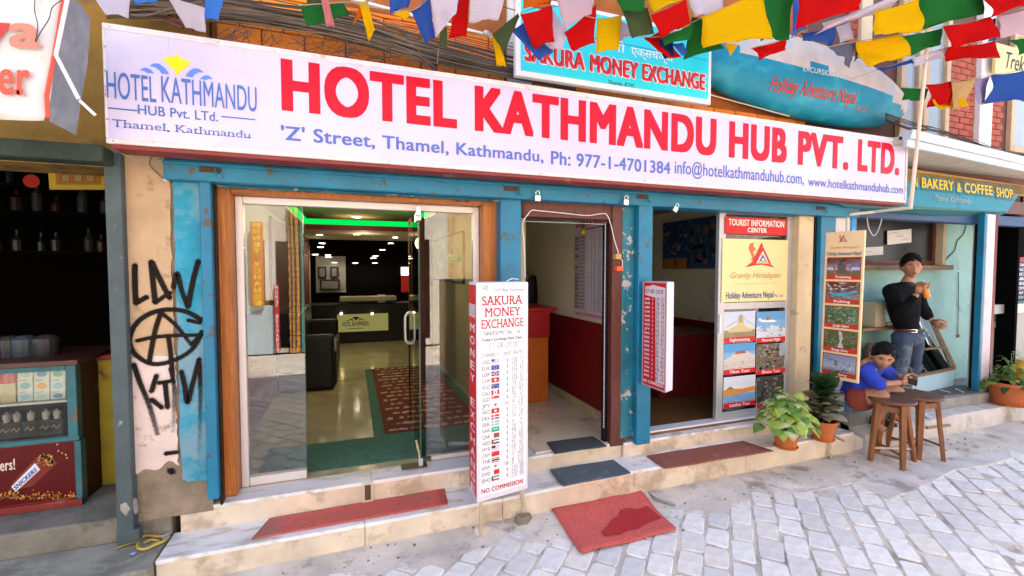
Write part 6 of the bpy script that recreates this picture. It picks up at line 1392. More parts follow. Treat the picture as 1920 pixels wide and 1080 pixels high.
# ------------------------------------------------------------------ stools
m_st = M('worn_stool_wood', (.24, .085, .022), .45, var=.35, sc=5, bump=.12, stretch=(5, 5, 1), wear=(.33, .16, .06), wamt=.35, wsc=5)
m_st2 = M('stool_seat_wood', (.13, .05, .022), .42, var=.3, sc=4, bump=.08, wear=(.20, .10, .05), wamt=.3)
def stool(label, cx, cy, hh, r, feet, rungs):
    t = thing('wooden_stool', label, 'stool', (cx, cy, 0), 'round wooden stools')
    MB().lathe([(0, hh-.028), (r*.93, hh-.028), (r, hh-.02), (r, hh-.006), (r*.97, hh), (0, hh)], (cx, cy, 0), m_st2, 28).build('seat', t, smooth=False, bevel=0)
    tops = []
    for fx, fy in feet:
        d = V(fx-cx, fy-cy, 0).normalized(); a = V(cx, cy, hh-.029)+d*r*.72; b = V(fx, fy, .001); n = V(-d.y, d.x, 0); s = .0185; tops.append((a, b))
        MB().hexa([b-n*s*.95-d*s*.8, b+n*s*.95-d*s*.8, b+n*s*.95+d*s*.8, b-n*s*.95+d*s*.8, a-n*s*1.25-d*s, a+n*s*1.25-d*s, a+n*s*1.25+d*s, a-n*s*1.25+d*s], m_st).build('leg', t, bevel=.004)
    ap_ = MB(); n_ = len(feet)
    for i in range(n_):
        a = tops[i][0].lerp(tops[i][1], .05); b = tops[(i+1) % n_][0].lerp(tops[(i+1) % n_][1], .05); n = (b-a).cross(V(0, 0, 1)).normalized()*.009
        ap_.hexa([a-n-V(0, 0, .045), b-n-V(0, 0, .045), b+n-V(0, 0, .045), a+n-V(0, 0, .045), a-n, b-n, b+n, a+n], m_st)
    ap_.build('apron', t)
    for i, j, k, m in rungs:
        a = tops[i][0].lerp(tops[i][1], k); b = tops[j][0].lerp(tops[j][1], k+.02); MB().tube([a, b], .010, m, 6).build('rung', t)
L1, L2_, L3, L4 = (4.13, 2.55), (4.225, 2.36), (4.50, 2.43), (4.40, 2.66)
pale = M('pale_bare_wood', (.60, .44, .36), .6, var=.2)
stool('round wooden stool, nearer and left of the two, in front of the seated boy', 4.28, 2.49, .565, .165, [L1, L2_, L3, L4], [(0, 1, .80, m_st), (0, 2, .75, pale), (1, 3, .78, m_st)])
stool('round wooden stool, farther right of the two, with wider seat before the step', 4.66, 2.52, .56, .185, [(4.575, 2.44), (4.76, 2.36), (4.86, 2.60), (4.60, 2.70)], [(1, 2, .75, m_st), (2, 3, .8, m_st), (0, 3, .75, m_st)])

# ------------------------------------------------------------------ potted plants
m_ter = M('terracotta', (.50, .13, .03), .7, var=.12, sc=6, bump=.1, wear=(.55, .26, .14), wamt=.25)
m_soil = M('potting_soil', (.05, .03, .02), .95, bump=.8)
def pot(t, c, r, h):
    MB().lathe([(r*.66, 0), (r*.70, .01), (r*.93, h*.84), (r*1.04, h*.85), (r*1.05, h), (r*.97, h), (r*.93, h*.88), (0, h*.88)], c, m_ter, 28).build('pot', t, smooth=False)
    MB().lathe([(0, h*.885), (r*.92, h*.885)], c, m_soil, 20).build('soil', t)
    MB().lathe([(r*.80, 0), (r*.86, .014), (r*.84, .016), (r*.70, .012)], c, m_ter, 24).build('saucer', t)
def LEAFM(name, c, tr=.35):
    if name in MATS: return MATS[name]
    m = M(name, c, .4, var=.2, sc=12, bump=.1, bsc=30); nt = m.node_tree; p = nt.nodes['Principled BSDF']; o = nt.nodes['Material Output']
    t = _n(nt, 'ShaderNodeBsdfTranslucent'); t.inputs[0].default_value = (c[0]*1.6, c[1]*1.5, c[2], 1); x = _n(nt, 'ShaderNodeMixShader'); x.inputs[0].default_value = tr
    nt.links.new(p.outputs[0], x.inputs[1]); nt.links.new(t.outputs[0], x.inputs[2]); nt.links.new(x.outputs[0], o.inputs[0]); return m
def leaf_mesh(kind, m):
    if kind == 'heart': out = [(0, 0), (.30, -.16), (.52, .02), (.50, .35), (.28, .70), (0, 1.0)]
    elif kind == 'lance': out = [(0, 0), (.17, .12), (.24, .4), (.17, .74), (0, 1.0)]
    else: out = [(0, 0), (.25, .2), (.32, .5), (.2, .8), (0, 1.0)]
    vs = []; n = len(out)
    for x, y in out: vs += [(-x, y, -.35*x*x+.10*sin(y*3)-.25*y*y), (x, y, -.35*x*x+.10*sin(y*3)-.25*y*y)]
    mid = [(0, y, .03+.10*sin(y*3)-.25*y*y) for x, y in out]
    V_ = [V(*p) for p in vs]+[V(*p) for p in mid]; F_ = []
    for i in range(n-1):
        F_.append((2*i, 2*i+2, 2*n+i+1, 2*n+i)); F_.append((2*i+3, 2*i+1, 2*n+i, 2*n+i+1))
    me = bpy.data.meshes.new('leaf'); me.from_pydata(V_, [], F_); me.materials.append(m); me.polygons.foreach_set('use_smooth', [True]*len(F_)); me.update(); return me
def leaves(t, c, meshes, n, rx, rz, z0, size, kind, seed, droop=.5, stem_m=None, up=0.):
    r = random.Random(seed)
    for i in range(n):
        a = r.uniform(0, 2*pi); e = r.random(); rad = rx*sqrt(r.uniform(.03, 1)); z = z0+rz*(1-(rad/rx)**1.6)*r.uniform(.35, 1)+r.uniform(-.02, .02)
        p = c+V(rad*cos(a), rad*sin(a), z)
        o = bpy.data.objects.new('leaf', r.choice(meshes)); COL.objects.link(o); o.parent = t; po = ORG[t.name]
        o.location = p-po; s = size*r.uniform(.6, 1.15); o.scale = (s, s, s)
        o.rotation_euler = (r.uniform(-.3, .2)-droop*(rad/rx)+up*(1-rad/rx), r.uniform(-.35, .35), a-pi/2+r.uniform(-.7, .7))
        if stem_m and i % 2 == 0:
            MB().tube(smooth_path([c+V(r.uniform(-.02, .02), r.uniform(-.02, .02), .12), c+V(rad*.4*cos(a), rad*.4*sin(a), z*.75), p], 3), .0025, stem_m, 4).build('stem', t)
st_ = M('leaf_stem_green', (.14, .22, .05), .6)
c1 = PZ(1473, 838, .213); t = thing('potted_plant', 'potted plant with pale lime heart shaped leaves in a terracotta pot on the lower step', 'potted plant', c1)
pot(t, c1, .105, .165)
hm = [leaf_mesh('heart', LEAFM('lime_leaf', (.42, .55, .10))), leaf_mesh('heart', LEAFM('pale_leaf', (.58, .64, .34))), leaf_mesh('heart', LEAFM('green_leaf', (.15, .30, .05)))]
leaves(t, c1, [hm[0], hm[0], hm[1], hm[2]], 170, .205, .34, .19, .082, 'heart', 3, .65, st_)
c2_ = PZ(1543, 824, .21); t = thing('potted_plant', 'potted plant with dense dark pointed leaves in a terracotta pot beside the blue post', 'potted plant', c2_)
pot(t, c2_, .10, .17)
lm = [leaf_mesh('lance', LEAFM('dark_leaf', (.035, .09, .03))), leaf_mesh('lance', LEAFM('bronze_leaf', (.22, .19, .12))), leaf_mesh('lance', LEAFM('grey_leaf', (.34, .33, .24)))]
r = random.Random(9)
MB().tube([c2_+V(0, 0, .13), c2_+V(.005, 0, .50)], .012, m_woodd, 6).build('stem', t)
for i in range(120):
    a = i*2.4; k = i/120; z = .17+.27*k+r.uniform(-.03, .05); o = bpy.data.objects.new('leaf', lm[0] if k > .72 else r.choice(lm)); COL.objects.link(o); o.parent = t
    o.location = V(.012*cos(a), .012*sin(a), z); s = .15*r.uniform(.75, 1.15)*r.uniform(.8, 1.25); o.scale = (s*1.25, s, s); o.rotation_euler = (.25+.95*k*r.uniform(.6, 1.2), r.uniform(-.4, .4), a+r.uniform(-.3, .3))
c3_ = PZ(1893, 757, .21); t = thing('potted_plant', 'wide terracotta pot with straggly green and yellow plants at the far right shop', 'potted plant', c3_)
pot(t, c3_, .20, .24)
gm2 = [leaf_mesh('oval', LEAFM('mid_green_leaf', (.07, .16, .03))), leaf_mesh('oval', LEAFM('yellow_green_leaf', (.28, .34, .06))), leaf_mesh('oval', LEAFM('dark_leaf', (.035, .09, .03)))]
leaves(t, c3_, gm2, 60, .24, .10, .22, .10, 'oval', 6, .5, None)
leaves(t, c3_+V(.0, 0, .24), [gm2[0], gm2[1]], 60, .13, .38, .02, .065, 'oval', 8, .4, st_)
MB().lathe([(.05, .25), (.065, .35), (.045, .46), (.05, .48)], c3_+V(.10, -.04, 0), M('yellow_glaze', (.60, .34, .02), .4), 16).build('yellow_jar', t)
# ------------------------------------------------------------------ neighbouring shop on the right (bakery)
m_cyw = M('pale_cyan_wall', (.26, .46, .44), .75, var=.15, sc=3, bump=.15, wear=(.14, .22, .17), wamt=.3, wsc=4)
m_dkw = M('dark_window', (.010, .008, .008), .3, bump=0)
WB = 3.36
br = thing('cyan_wall', 'pale cyan painted wall with a dark window behind the standing man', 'wall', (5.5, WB, .31))
x1_ = PY(1842, 600, WB).x
MB().box((4.34, WB, .31), (x1_, WB+.1, 2.5), m_cyw).build('wall_face', br)
MB().box((4.32, 2.98, .31), (4.338, WB, 2.3), m_dark).build('side_wall', br)
wx0, wx1 = PY(1590, 450, WB).x, PY(1749, 450, WB).x; wz1, wz0 = PY(1700, 405, WB).z, PY(1700, 497, WB).z
wf_ = thing('shop_window', 'dark shop window with cream jamb and wooden sill behind the standing man', 'window', (wx0, WB, wz0))
MB().box((wx0, WB-.012, wz0), (wx1, WB-.001, wz1+.2), m_dkw).build('pane', wf_)
MB().box((wx1+.001, WB-.10, wz0), (PY(1767, 450, WB-.1).x+.08, WB-.001, wz1+.2), M('cream_jamb', (.46, .38, .22), .7, wear=(.6, .56, .5), wamt=.3)).build('jamb', wf_, bevel=.004)
MB().box((wx0, WB-.13, wz0-.055), (wx1+.16, WB-.001, wz0-.001), M('brown_sill', (.16, .09, .04), .6, var=.3)).build('sill', wf_, bevel=.005)
MB().box((wx0, WB-.03, wz0), (wx1, WB-.0125, wz0+.05), m_woodd).build('frame_rail', wf_); MB().box((wx1-.05, WB-.03, wz0+.051), (wx1, WB-.0125, wz1), m_woodd).build('frame_stile', wf_)
m_pap = M('shaded_paper', (.55, .53, .50), .7, var=.06, bump=0); rp_ink = INK((.42, .08, .06))
for (a, b, c_, lab, words_) in (((1664, 433), (1709, 429), (1664, 459), 'white paper note with red handwriting stuck high on the dark shop window', ('Please', 'Touch', 'Overcome')), ((1590, 466), (1656, 462), (1590, 482), 'lower white paper strip with faint red writing on the dark shop window', ('Please', 'knock'))):
    y_ = WB-.035; P0_, P1_, P2_ = PY(*a, y_), PY(*b, y_), PY(*c_, y_); t = thing('paper_note', lab, 'note', P2_)
    MB().slab([P0_, P1_, P1_+P2_-P0_, P2_], (0, .003, 0), m_pap).build('sheet', t); A = Art(P0_, P1_, P2_)
    rr = random.Random(len(words_))
    for i in range(len(words_)):
        x0_ = .08+.25*i; pts = [(x0_+.04*k, .2+.26*i+rr.uniform(-.06, .06)) for k in range(9)]; A.line(pts, .005, rp_ink)
    A.build('writing', t)
lt_ = thing('shop_lintel', 'dark blue lintel across the top of the bakery front', 'lintel', (5.4, 3.0, 2.2)); zl = PY(1700, 402, 3.0).z
MB().box((4.42, 2.99, zl-.055), (x1_, 3.12, zl+.05), M('dark_blue_paint', (.012, .05, .15), .5, var=.3)).build('beam', lt_, bevel=.004)
o = MB().tube(smooth_path([PY(u, v, 3.0) for u, v in ((1625, 398), (1628, 425), (1638, 442), (1648, 428), (1655, 402))], 5), .006, m_alug, 6).build('hanging_wire'); tag(o, 'grey wire loop hanging from the lintel of the bakery front', 'wire')
# post on the right with teal edge
ps = thing('shop_pillar', 'flaking white post with teal and dark red edges at the right of the cyan wall', 'post', PY(1850, 745, 2.93))
zt9 = 2.25
def pbox(u0, u1, y, th, m, nm, vb=744):
    a = PY(u0, 600, y).x; b = PY(u1, 600, y).x; z0 = PY((u0+u1)/2, vb, y).z; MB().box((a, y, z0), (b, y+th, zt9), m).build(nm, ps, bevel=.004)
pbox(1844, 1859, 2.92, .12, M('flaky_pink_white', (.66, .56, .58), .7, var=.12, sc=8, bump=.4, wear=(.35, .12, .10), wamt=.18, wsc=9), 'post'); pbox(1839, 1843.6, 2.90, .06, m_teal, 'edge_strip'); pbox(1831, 1838.5, 2.97, .05, m_black, 'shutter_channel', 735); pbox(1859.3, 1864, 2.93, .1, m_maroon, 'edge_strip')
# cord on the wall
o = MB().tube([PY(1797, 510, WB-.012), PY(1797, 560, WB-.012), PY(1796, 628, WB-.012)], .004, m_rubber, 5).build('cord'); tag(o, 'thin dark cord hanging straight down the cyan wall', 'cord')
o = MB().blob(PY(1797, 630, WB-.012), (.022, .01, .018), M('dull_red_plastic', (.22, .03, .04), .5), 7, 5, .3).build('cord_tassel'); tag(o, 'dull red knob at the lower end of the cord on the cyan wall', 'knob')
o = MB().tube(smooth_path([PY(u, v, WB-.01) for u, v in ((1812, 422), (1806, 440), (1795, 452), (1790, 470), (1778, 482), (1768, 494))], 5), .005, m_rubber, 5).build('wall_wire'); tag(o, 'dark wire slanting down the cyan wall to the window sill', 'wire')
# slanted glass display case
gc = thing('display_case', 'low display case with slanted glass front and pale blue base against the cyan wall', 'display case', (5.9, 3.15, .31))
b0, b1 = V(5.52, 3.02, 0), V(6.42, 3.12, 0); zt0_ = PY(1720, 708, 3.02).z
m_pb = M('pale_blue_laminate', (.38, .58, .66), .4, var=.06, bump=0); m_cw = M('case_wood', (.22, .12, .05), .5, var=.3)
MB().hexa([V(b0.x, b0.y, .31), V(b1.x, b1.y, .31), V(b1.x, WB-.002, .31), V(b0.x, WB-.002, .31), V(b0.x, b0.y, zt0_), V(b1.x, b1.y, zt0_+.0), V(b1.x, WB-.002, zt0_), V(b0.x, WB-.002, zt0_)], m_pb).build('base', gc, bevel=.004)
MB().hexa([V(b0.x-.01, b0.y-.012, zt0_+.001), V(b1.x+.01, b1.y-.012, zt0_+.001), V(b1.x+.01, WB-.003, zt0_+.001), V(b0.x-.01, WB-.003, zt0_+.001), V(b0.x-.01, b0.y-.012, zt0_+.03), V(b1.x+.01, b1.y-.012, zt0_+.03), V(b1.x+.01, WB-.003, zt0_+.03), V(b0.x-.01, WB-.003, zt0_+.03)], m_cw).build('rail', gc, bevel=.003)
tz_ = PY(1740, 562, 3.3).z; T0, T1 = V(b0.x, WB-.05, tz_), V(6.18, WB-.05, tz_); Bz = zt0_+.031
MB().tube([V(b1.x, b1.y, Bz), T1], .018, m_cw, 4).build('post', gc); MB().tube([V(b0.x, b0.y, Bz), T0], .018, m_cw, 4).build('post', gc); MB().tube([T0, T1], .018, m_cw, 4).build('top_rail', gc)
MB().slab([V(b0.x+.02, b0.y+.01, Bz), V(b1.x-.02, b1.y+.01, Bz), T1-V(.02, .0, .02), T0+V(.02, 0, -.02)], (0, .005, 0), m_cglass).build('pane', gc)
MB().box((b0.x+.05, WB-.22, Bz+.22), (b1.x-.12, WB-.06, Bz+.235), m_cw).build('shelf', gc)
rr = random.Random(4)
for i in range(4):
    x = lerp(b0.x+.12, b1.x-.15, i/3.5); w_ = .07; t = MB().box((x, WB-.16, Bz+.001), (x+w_, WB-.09, Bz+rr.uniform(.10, .17)), INK([(.6, .2, .12), (.7, .68, .6), (.55, .5, .4), (.4, .45, .5)][i])).build('packet'); tag(t, ['red and cream packet standing in the display case', 'white packet in the middle of the display case', 'tan packet in the display case', 'grey packet at the right of the display case'][i], 'packet')
mb = MB()
for i in range(60): 
    q_ = V(rr.uniform(b0.x+.15, b1.x-.25), WB-.12, Bz+rr.uniform(.26, .46)); mb.slab([q_+V(rr.uniform(-.05, .05), rr.uniform(-.03, .03), rr.uniform(-.04, .04)) for _ in range(3)], (0, .002, 0), INK(rr.choice([(.15, .5, .55), (.3, .6, .62), (.1, .35, .4)])))
tag(mb.build('crumpled_wrap'), 'crumpled turquoise plastic wrapping heaped on the shelf of the display case', 'wrapping')
# goods behind the man
x0_ = PY(1622, 600, 3.3).x; sh = thing('goods_shelf', 'cluttered dark wooden shelf with a beige box behind the tour board', 'shelf', (x0_, 3.3, .31))
for v_ in (610, 675): z = PY(1645, v_, 3.3).z; MB().box((x0_-.25, 3.16, z-.03), (PY(1674, 600, 3.3).x, 3.34, z), m_cw).build('shelf_board', sh, bevel=.003)
z = PY(1645, 610, 3.3).z; MB().box((x0_, 3.2, z+.001), (PY(1640, 600, 3.3).x, 3.33, PY(1640, 565, 3.3).z), M('beige_box', (.45, .38, .26), .7)).build('box', sh)
for i in range(6): MB().blob((x0_+.06+i*.06, 3.24, z+.02), (.04, .04, .02), INK(rr.choice([(.5, .38, .15), (.3, .2, .08), (.55, .5, .4)])), 7, 4, .3).build('bun', sh)
for i in range(3): MB().lathe([(.045, 0), (.05, .12), (.03, .17), (.03, .2)], (x0_+.02+i*.13, 3.26, PY(1645, 675, 3.3).z+.001), INK([(.12, .08, .06), (.3, .22, .1), (.08, .1, .12)][i]), 12).build('jar', sh)
# plastic dustpan-like scraps on the pavement, bamboo bit in the kerb
t = MB().slab([PZ(u, v, .208) for u, v in ((1726, 768), (1735, 770), (1746, 786), (1728, 778))], (0, 0, .004), m_white).build('paper_scrap'); tag(t, 'torn white scrap lying on the stone pavement behind the right stool', 'scrap')
t = MB().tube([PZ(1737, 802, .18), PZ(1780, 797, .18)], .014, M('old_pipe', (.33, .20, .12), .7), 7).build('pipe_stub'); tag(t, 'brown pipe stub lying across the edge of the stone pavement', 'pipe')

# far right shop
fs = thing('far_shop_front', 'grey shop counter and dark interior beyond the flaking white post', 'shop counter', (7.2, 3.3, .31))
m_gr = M('grey_counter', (.30, .30, .30), .5, var=.08, bump=0)
def fb_(u0, v0, u1, v1, y, th, m, nm): a = PY(u0, v0, y); b = PY(u1, v1, y); return MB().box((a.x, y, b.z), (b.x, y+th, a.z), m).build(nm, fs, bevel=.003)
fb_(1858, 578, 2050, 745, 3.30, .3, m_gr, 'counter_front'); fb_(1856, 572, 2060, 578, 3.22, .5, m_alug, 'counter_top')
fb_(1861, 584, 1897, 616, 3.295, .004, m_black, 'case_opening'); fb_(1866, 588, 1890, 598, 3.29, .004, INK((.03, .14, .11)), 'green_goods'); fb_(1864, 602, 1894, 614, 3.29, .004, INK((.26, .20, .12)), 'pale_goods')
MB().box((6.7, 4.6, .3), (12, 4.7, 3), m_dark).build('back_wall', fs)
MB().box((PY(1850, 600, 3.4).x-.05, 3.12, .31), (PY(1850, 600, 3.4).x, 4.6, 2.6), m_dark).build('side_wall', fs)
MB().box((6.8, 2.98, 2.28), (12, 3.3, 2.42), m_woodd).build('lintel', fs)
MB().lathe([(.08, 0), (.12, .12), (.12, .25), (.05, .28)], V(PY(1878, 575, 3.4).x, 3.4, PY(1878, 572, 3.3).z), M('beige_enamel', (.36, .33, .27), .4), 18).build('kettle', fs)
MB().blob(PY(1883, 489, 4.2), (.10, .04, .03), GLOW('far_lamp', (.6, .85, 1), 1.2), 10, 5).build('lamp', fs)
a = PY(1902, 482, 3.5); nb_ = thing('service_board', 'navy blue board listing services in white capitals at the right edge', 'sign', V(a.x, 3.5, 1.2)); b = PY(1902, 566, 3.5)
MB().box((a.x, 3.5, b.z), (a.x+.9, 3.52, a.z), INK((.015, .02, .10))).build('board', nb_); A = Art(V(a.x, 3.5, a.z), V(a.x+.9, 3.5, a.z), V(a.x, 3.5, b.z))
A.rect(0, 0, 1, .10, INK((.35, .02, .04)), 1)
for i, w_ in enumerate(('PEAK', 'PACK', 'TICK', 'AIR', 'HELI', 'HOME', 'MAP', 'SIGHT')): A.text(w_, .05+(.02 if i in (2, 3, 6) else 0), .14+i*.105, .05+.075*len(w_), .20+i*.105, wt2, bold=.02)
A.build('print', nb_)
a = PY(1897, 563, 3.35); A = Art(V(a.x, 3.35, a.z), V(a.x+.6, 3.35, a.z), V(a.x, 3.35, a.z-.075)); A.text('GARDEN', .0, .1, .75, .9, INK((.02, .42, .12)), bold=.03); o = A.build('green_lettering', None); tag(o, 'green lettering reading GARDEN above the grey counter', 'lettering')

# ------------------------------------------------------------------ dark shop on the left
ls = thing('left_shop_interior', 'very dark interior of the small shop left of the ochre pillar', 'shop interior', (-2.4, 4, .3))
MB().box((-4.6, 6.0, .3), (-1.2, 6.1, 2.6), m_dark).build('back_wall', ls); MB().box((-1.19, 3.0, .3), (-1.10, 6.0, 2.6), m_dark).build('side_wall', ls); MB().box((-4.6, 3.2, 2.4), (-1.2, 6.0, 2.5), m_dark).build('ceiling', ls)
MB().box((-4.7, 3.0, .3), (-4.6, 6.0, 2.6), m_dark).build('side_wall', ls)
cs_ = thing('counter_case', 'teal framed counter case with packaged goods and a dark red snack poster below', 'display case', (-1.9, 3.2, .3))
CY = 3.22
def cX(u, v=800): return PY(u, v, CY).x
def cZ(v, u=100): return PY(u, v, CY).z
cxR = cX(146, 800); cxL = cxR-1.6; ztp = cZ(676); zmid = cZ(822, 120); zbo = cZ(940, 140)+.012; zbo = .302
m_tf = M('dull_teal_frame', (.02, .13, .15), .5, var=.3, bump=.1, wear=(.25, .07, .03), wamt=.3)
MB().box((cxR-.045, CY, zmid), (cxR, CY+.05, ztp-.03), m_tf).build('frame_post', cs_, bevel=.003); MB().box((cxL, CY, ztp-.06), (cxR-.0455, CY+.04, ztp-.03), m_tf).build('frame_rail', cs_); MB().box((cxL, CY, zmid-.02), (cxR+.005, CY+.04, zmid+.005), m_tf).build('frame_rail', cs_, bevel=.003)
MB().box((cxR-.018, CY-.003, zbo), (cxR+.01, CY+.05, zmid-.021), m_tf).build('frame_post', cs_)
MB().box((cxR-.03, CY+.0505, zbo), (cxR-.002, CY+.235, ztp-.0295), M('wine_red_panel', (.035, .006, .006), .5, spec=.2)).build('side_panel', cs_)
MB().box((cxL, CY-.02, ztp-.029), (cxR+.02, CY+.55, ztp), M('dark_brown_counter', (.07, .018, .010), .4)).build('counter_top', cs_, bevel=.003)
MB().box((cxL, CY+.01, zbo), (cxR-.019, CY+.45, zmid-.0205), m_redd).build('poster_panel', cs_)
MB().box((cxL, CY-.01, zbo), (cxR+.01, CY+.0095, zbo+.04), m_redd).build('kick_rail', cs_)
MB().box((cxL, CY+.46, zbo), (cxR-.031, CY+.5, ztp-.061), m_dark).build('back_panel', cs_)
zsh = cZ(757, 60)
MB().box((cxL, CY+.03, zsh-.012), (cxR-.046, CY+.45, zsh), m_alug).build('shelf', cs_)
MB().box((cxL, CY+.012, zmid+.006), (cxR-.046, CY+.018, ztp-.061), m_cglass).build('pane', cs_)
# poster art
zP1, zP0 = zmid-.025, zbo+.045; pL = cX(-60, 880); A = Art(V(pL, CY+.008, zP1), V(cxR-.02, CY+.008, zP1), V(pL, CY+.008, zP0))
A.rect(0, 0, 1, 1, INK((.10, .006, .006), .25), 1)
def ap(u, v): return A.px(u, v)
A.poly([ap(*p) for p in ((18, 920), (60, 912), (108, 868), (92, 852), (68, 858), (24, 905))], INK((.20, .03, .02), .3), 2)
A.poly([ap(*p) for p in ((22, 912), (30, 922), (76, 880), (66, 868))], INK((.75, .76, .82), .3), 3)
tv, tf_, tw = txt('SNICKERS', .03, .2)
P0_, P1_ = ap(31, 920), ap(74, 881); U0 = ap(24, 912)
A.mb.add([A.p(P0_[0]+(P1_[0]-P0_[0])*x/tw*.96+(U0[0]-P0_[0])*(.12+.76*y), P0_[1]+(P1_[1]-P0_[1])*x/tw*.96+(U0[1]-P0_[1])*(.12+.76*y), 4+.12*q) for x, y, q in tv], tf_, INK((.02, .06, .30), .3))
rr = random.Random(2); nut = [INK(c, .5) for c in ((.62, .26, .05), (.45, .15, .03), (.70, .38, .12), (.30, .08, .02))]
for i in range(40):
    u, v = 86+rr.uniform(-14, 14), 862+rr.uniform(-10, 10)
    if abs(u-86)+abs(v-862) < 20: a_, b_ = ap(u, v); A.ell(a_, b_, .012, .03, rr.choice(nut), 5, 7)
for i in range(230): a_, b_ = ap(rr.uniform(-50, 143), 935-abs(rr.gauss(0, 6))); A.ell(a_, min(.98, b_), .008, .02, rr.choice(nut), 4, 6)
for u, v in ((108, 833), (110, 845), (124, 852), (117, 849), (126, 858)): a_, b_ = ap(u, v); A.ell(a_, b_, .009, .018, nut[2], 4, 7)
a0_, b0_ = ap(0, 862); a1_, b1_ = ap(29, 880); A.text('ers!', a0_-.0, b0_+.005, a1_, b1_, INK((.75, .62, .5)), bold=.02)
A.build('print', cs_)
# boxes in the case
bw_ = INK((.62, .62, .60), .4)
cols_ = [(.12, .42, .34), (.30, .52, .62), (.10, .28, .55), (.70, .34, .03), (.4, .6, .5)]
k = 0
for r_i, (v0, v1) in enumerate(((688, 709), (710, 732), (733, 746))):
    for c_i, (u0, u1) in enumerate(((94, 123), (63, 93), (32, 62))):
        a = PY(u0, v0, CY+.06); b = PY(u1, v1, CY+.06); zz0 = b.z if r_i < 2 else zsh+.001
        nm = ['top', 'middle', 'bottom'][r_i]+' row, '+['right', 'middle', 'left'][c_i]+' stack'
        t = thing('soap_box', 'white box with a coloured oval in the counter case, %s' % nm, 'box', V(a.x, CY+.06, zz0), 'white boxes in the counter case')
        MB().box((a.x, CY+.06, zz0), (b.x, CY+.16, a.z), bw_).build('carton', t, bevel=.002); A = Art(V(a.x, CY+.06, a.z), V(b.x, CY+.06, a.z), V(a.x, CY+.06, zz0))
        A.ell(.5, .6, .34, .26, INK(cols_[(k*2) % 5], .4), 1, 16); A.rect(.12, .10, .6, .2, INK((.4, .35, .35)), 1); A.build('print', t); k += 1
a = PY(2, 700, CY+.06); t = MB().lathe([(.0, 0), (.05, 0), (.05, .06), (0, .06)], V(PY(22, 708, CY+.1).x, CY+.1, PY(22, 716, CY+.1).z), M('red_foil', (.5, .02, .02), .3), 14).build('red_pack'); tag(t, 'round red pack lying on the boxes at the left of the counter case', 'pack')
t = MB().box((PY(0, 735, CY+.06).x, CY+.06, zsh+.001), (PY(29, 735, CY+.06).x, CY+.15, PY(0, 720, CY+.06).z), M('tan_carton', (.5, .42, .25), .5)).build('tan_carton'); tag(t, 'tan cardboard box at the left of the white boxes in the counter case', 'box')
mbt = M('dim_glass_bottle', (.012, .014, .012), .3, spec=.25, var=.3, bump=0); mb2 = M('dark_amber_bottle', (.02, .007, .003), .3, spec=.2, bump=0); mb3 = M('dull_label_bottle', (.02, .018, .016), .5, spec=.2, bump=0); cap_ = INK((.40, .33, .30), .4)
for i, u in enumerate((109, 88, 60, 34, 14, -8, -30)):
    p = PY(u, 818, CY+.07); p.z = zmid+.006; t = thing('small_bottle', ['first small square bottle from the right in the counter case', 'second small square bottle from the right in the counter case', 'third small square bottle from the right in the counter case', 'fourth small square bottle from the right in the counter case', 'fifth small square bottle from the right in the counter case', 'sixth small bottle, half cut by the picture edge', 'seventh small bottle beyond the left picture edge'][i], 'bottle', p, 'small bottles in the counter case')
    MB().box((p.x-.035, p.y-.02, p.z), (p.x+.035, p.y+.03, p.z+.095), mbt).build('glass', t, bevel=.008, seg=2); MB().lathe([(.014, .095), (.014, .11), (.017, .112), (.017, .14), (.006, .142), (.006, .15)], p, cap_, 10).build('cap', t)
    A = Art(p+V(-.03, -.0205, .075), p+V(.03, -.0205, .075), p+V(-.03, -.0205, .02)); A.line([(.2, .5), (.4, .2), (.6, .6), (.85, .25)], .004, INK((.45, .25, .22))); A.text('Men', .3, .6, .7, .8, INK((.4, .35, .3))) if False else None; A.build('print', t)
# yellow partition and panel
yp = thing('yellow_partition', 'scuffed yellow painted partition between the counter case and the grey post', 'partition', (-1.45, 3.47, .3))
a = PY(183, 675, 3.47); b = PY(235, 900, 3.47); MB().box((a.x, 3.47, .302), (-1.19, 3.50, a.z), M('scuffed_yellow', (.46, .34, .02), .6, var=.2, sc=6, bump=.2, wear=(.13, .02, .015), wamt=.45, wsc=5)).build('panel', yp)
MB().box((a.x-.02, 3.44, a.z+.001), (-1.19, 3.55, a.z+.03), m_redd).build('top_rail', yp)
P0_, P1_, P2_ = PY(88, 303, 3.3), PY(200, 305, 3.3), PY(92, 356, 3.5); yn = thing('yellow_relief', 'yellow framed relief panel with three small red niches under the dark shop ceiling', 'panel', P2_)
m_yr = M('dim_yellow_panel', (.50, .34, .03), .6, var=.15); MB().slab([P0_, P1_, P1_+P2_-P0_, P2_], (0, .03, .01), m_yr).build('panel', yn, bevel=.004)
A = Art(P0_, P1_, P2_); A.rect(.13, .03, .92, .80, INK((.34, .17, .02)), 1)
for i in range(3): x = .21+i*.215; A.rect(x, .26, x+.17, .68, INK((.40, .03, .02)), 2); A.rect(x+.02, .44, x+.15, .66, INK((.30, .26, .12)), 3)
A.build('relief', yn)
t = MB().lathe([(0, -.004), (.035, -.002), (.04, .006), (0, .01)], (0, 0, 0), GLOW('red_seal', (.6, .05, .03), .10), 18); Rm = Matrix.Rotation(pi/2, 4, 'X'); t.v = [PY(60, 340, 3.6)+Rm@q for q in t.v]; t = t.build('red_disc'); tag(t, 'small glowing red disc in the dark of the left shop', 'disc')
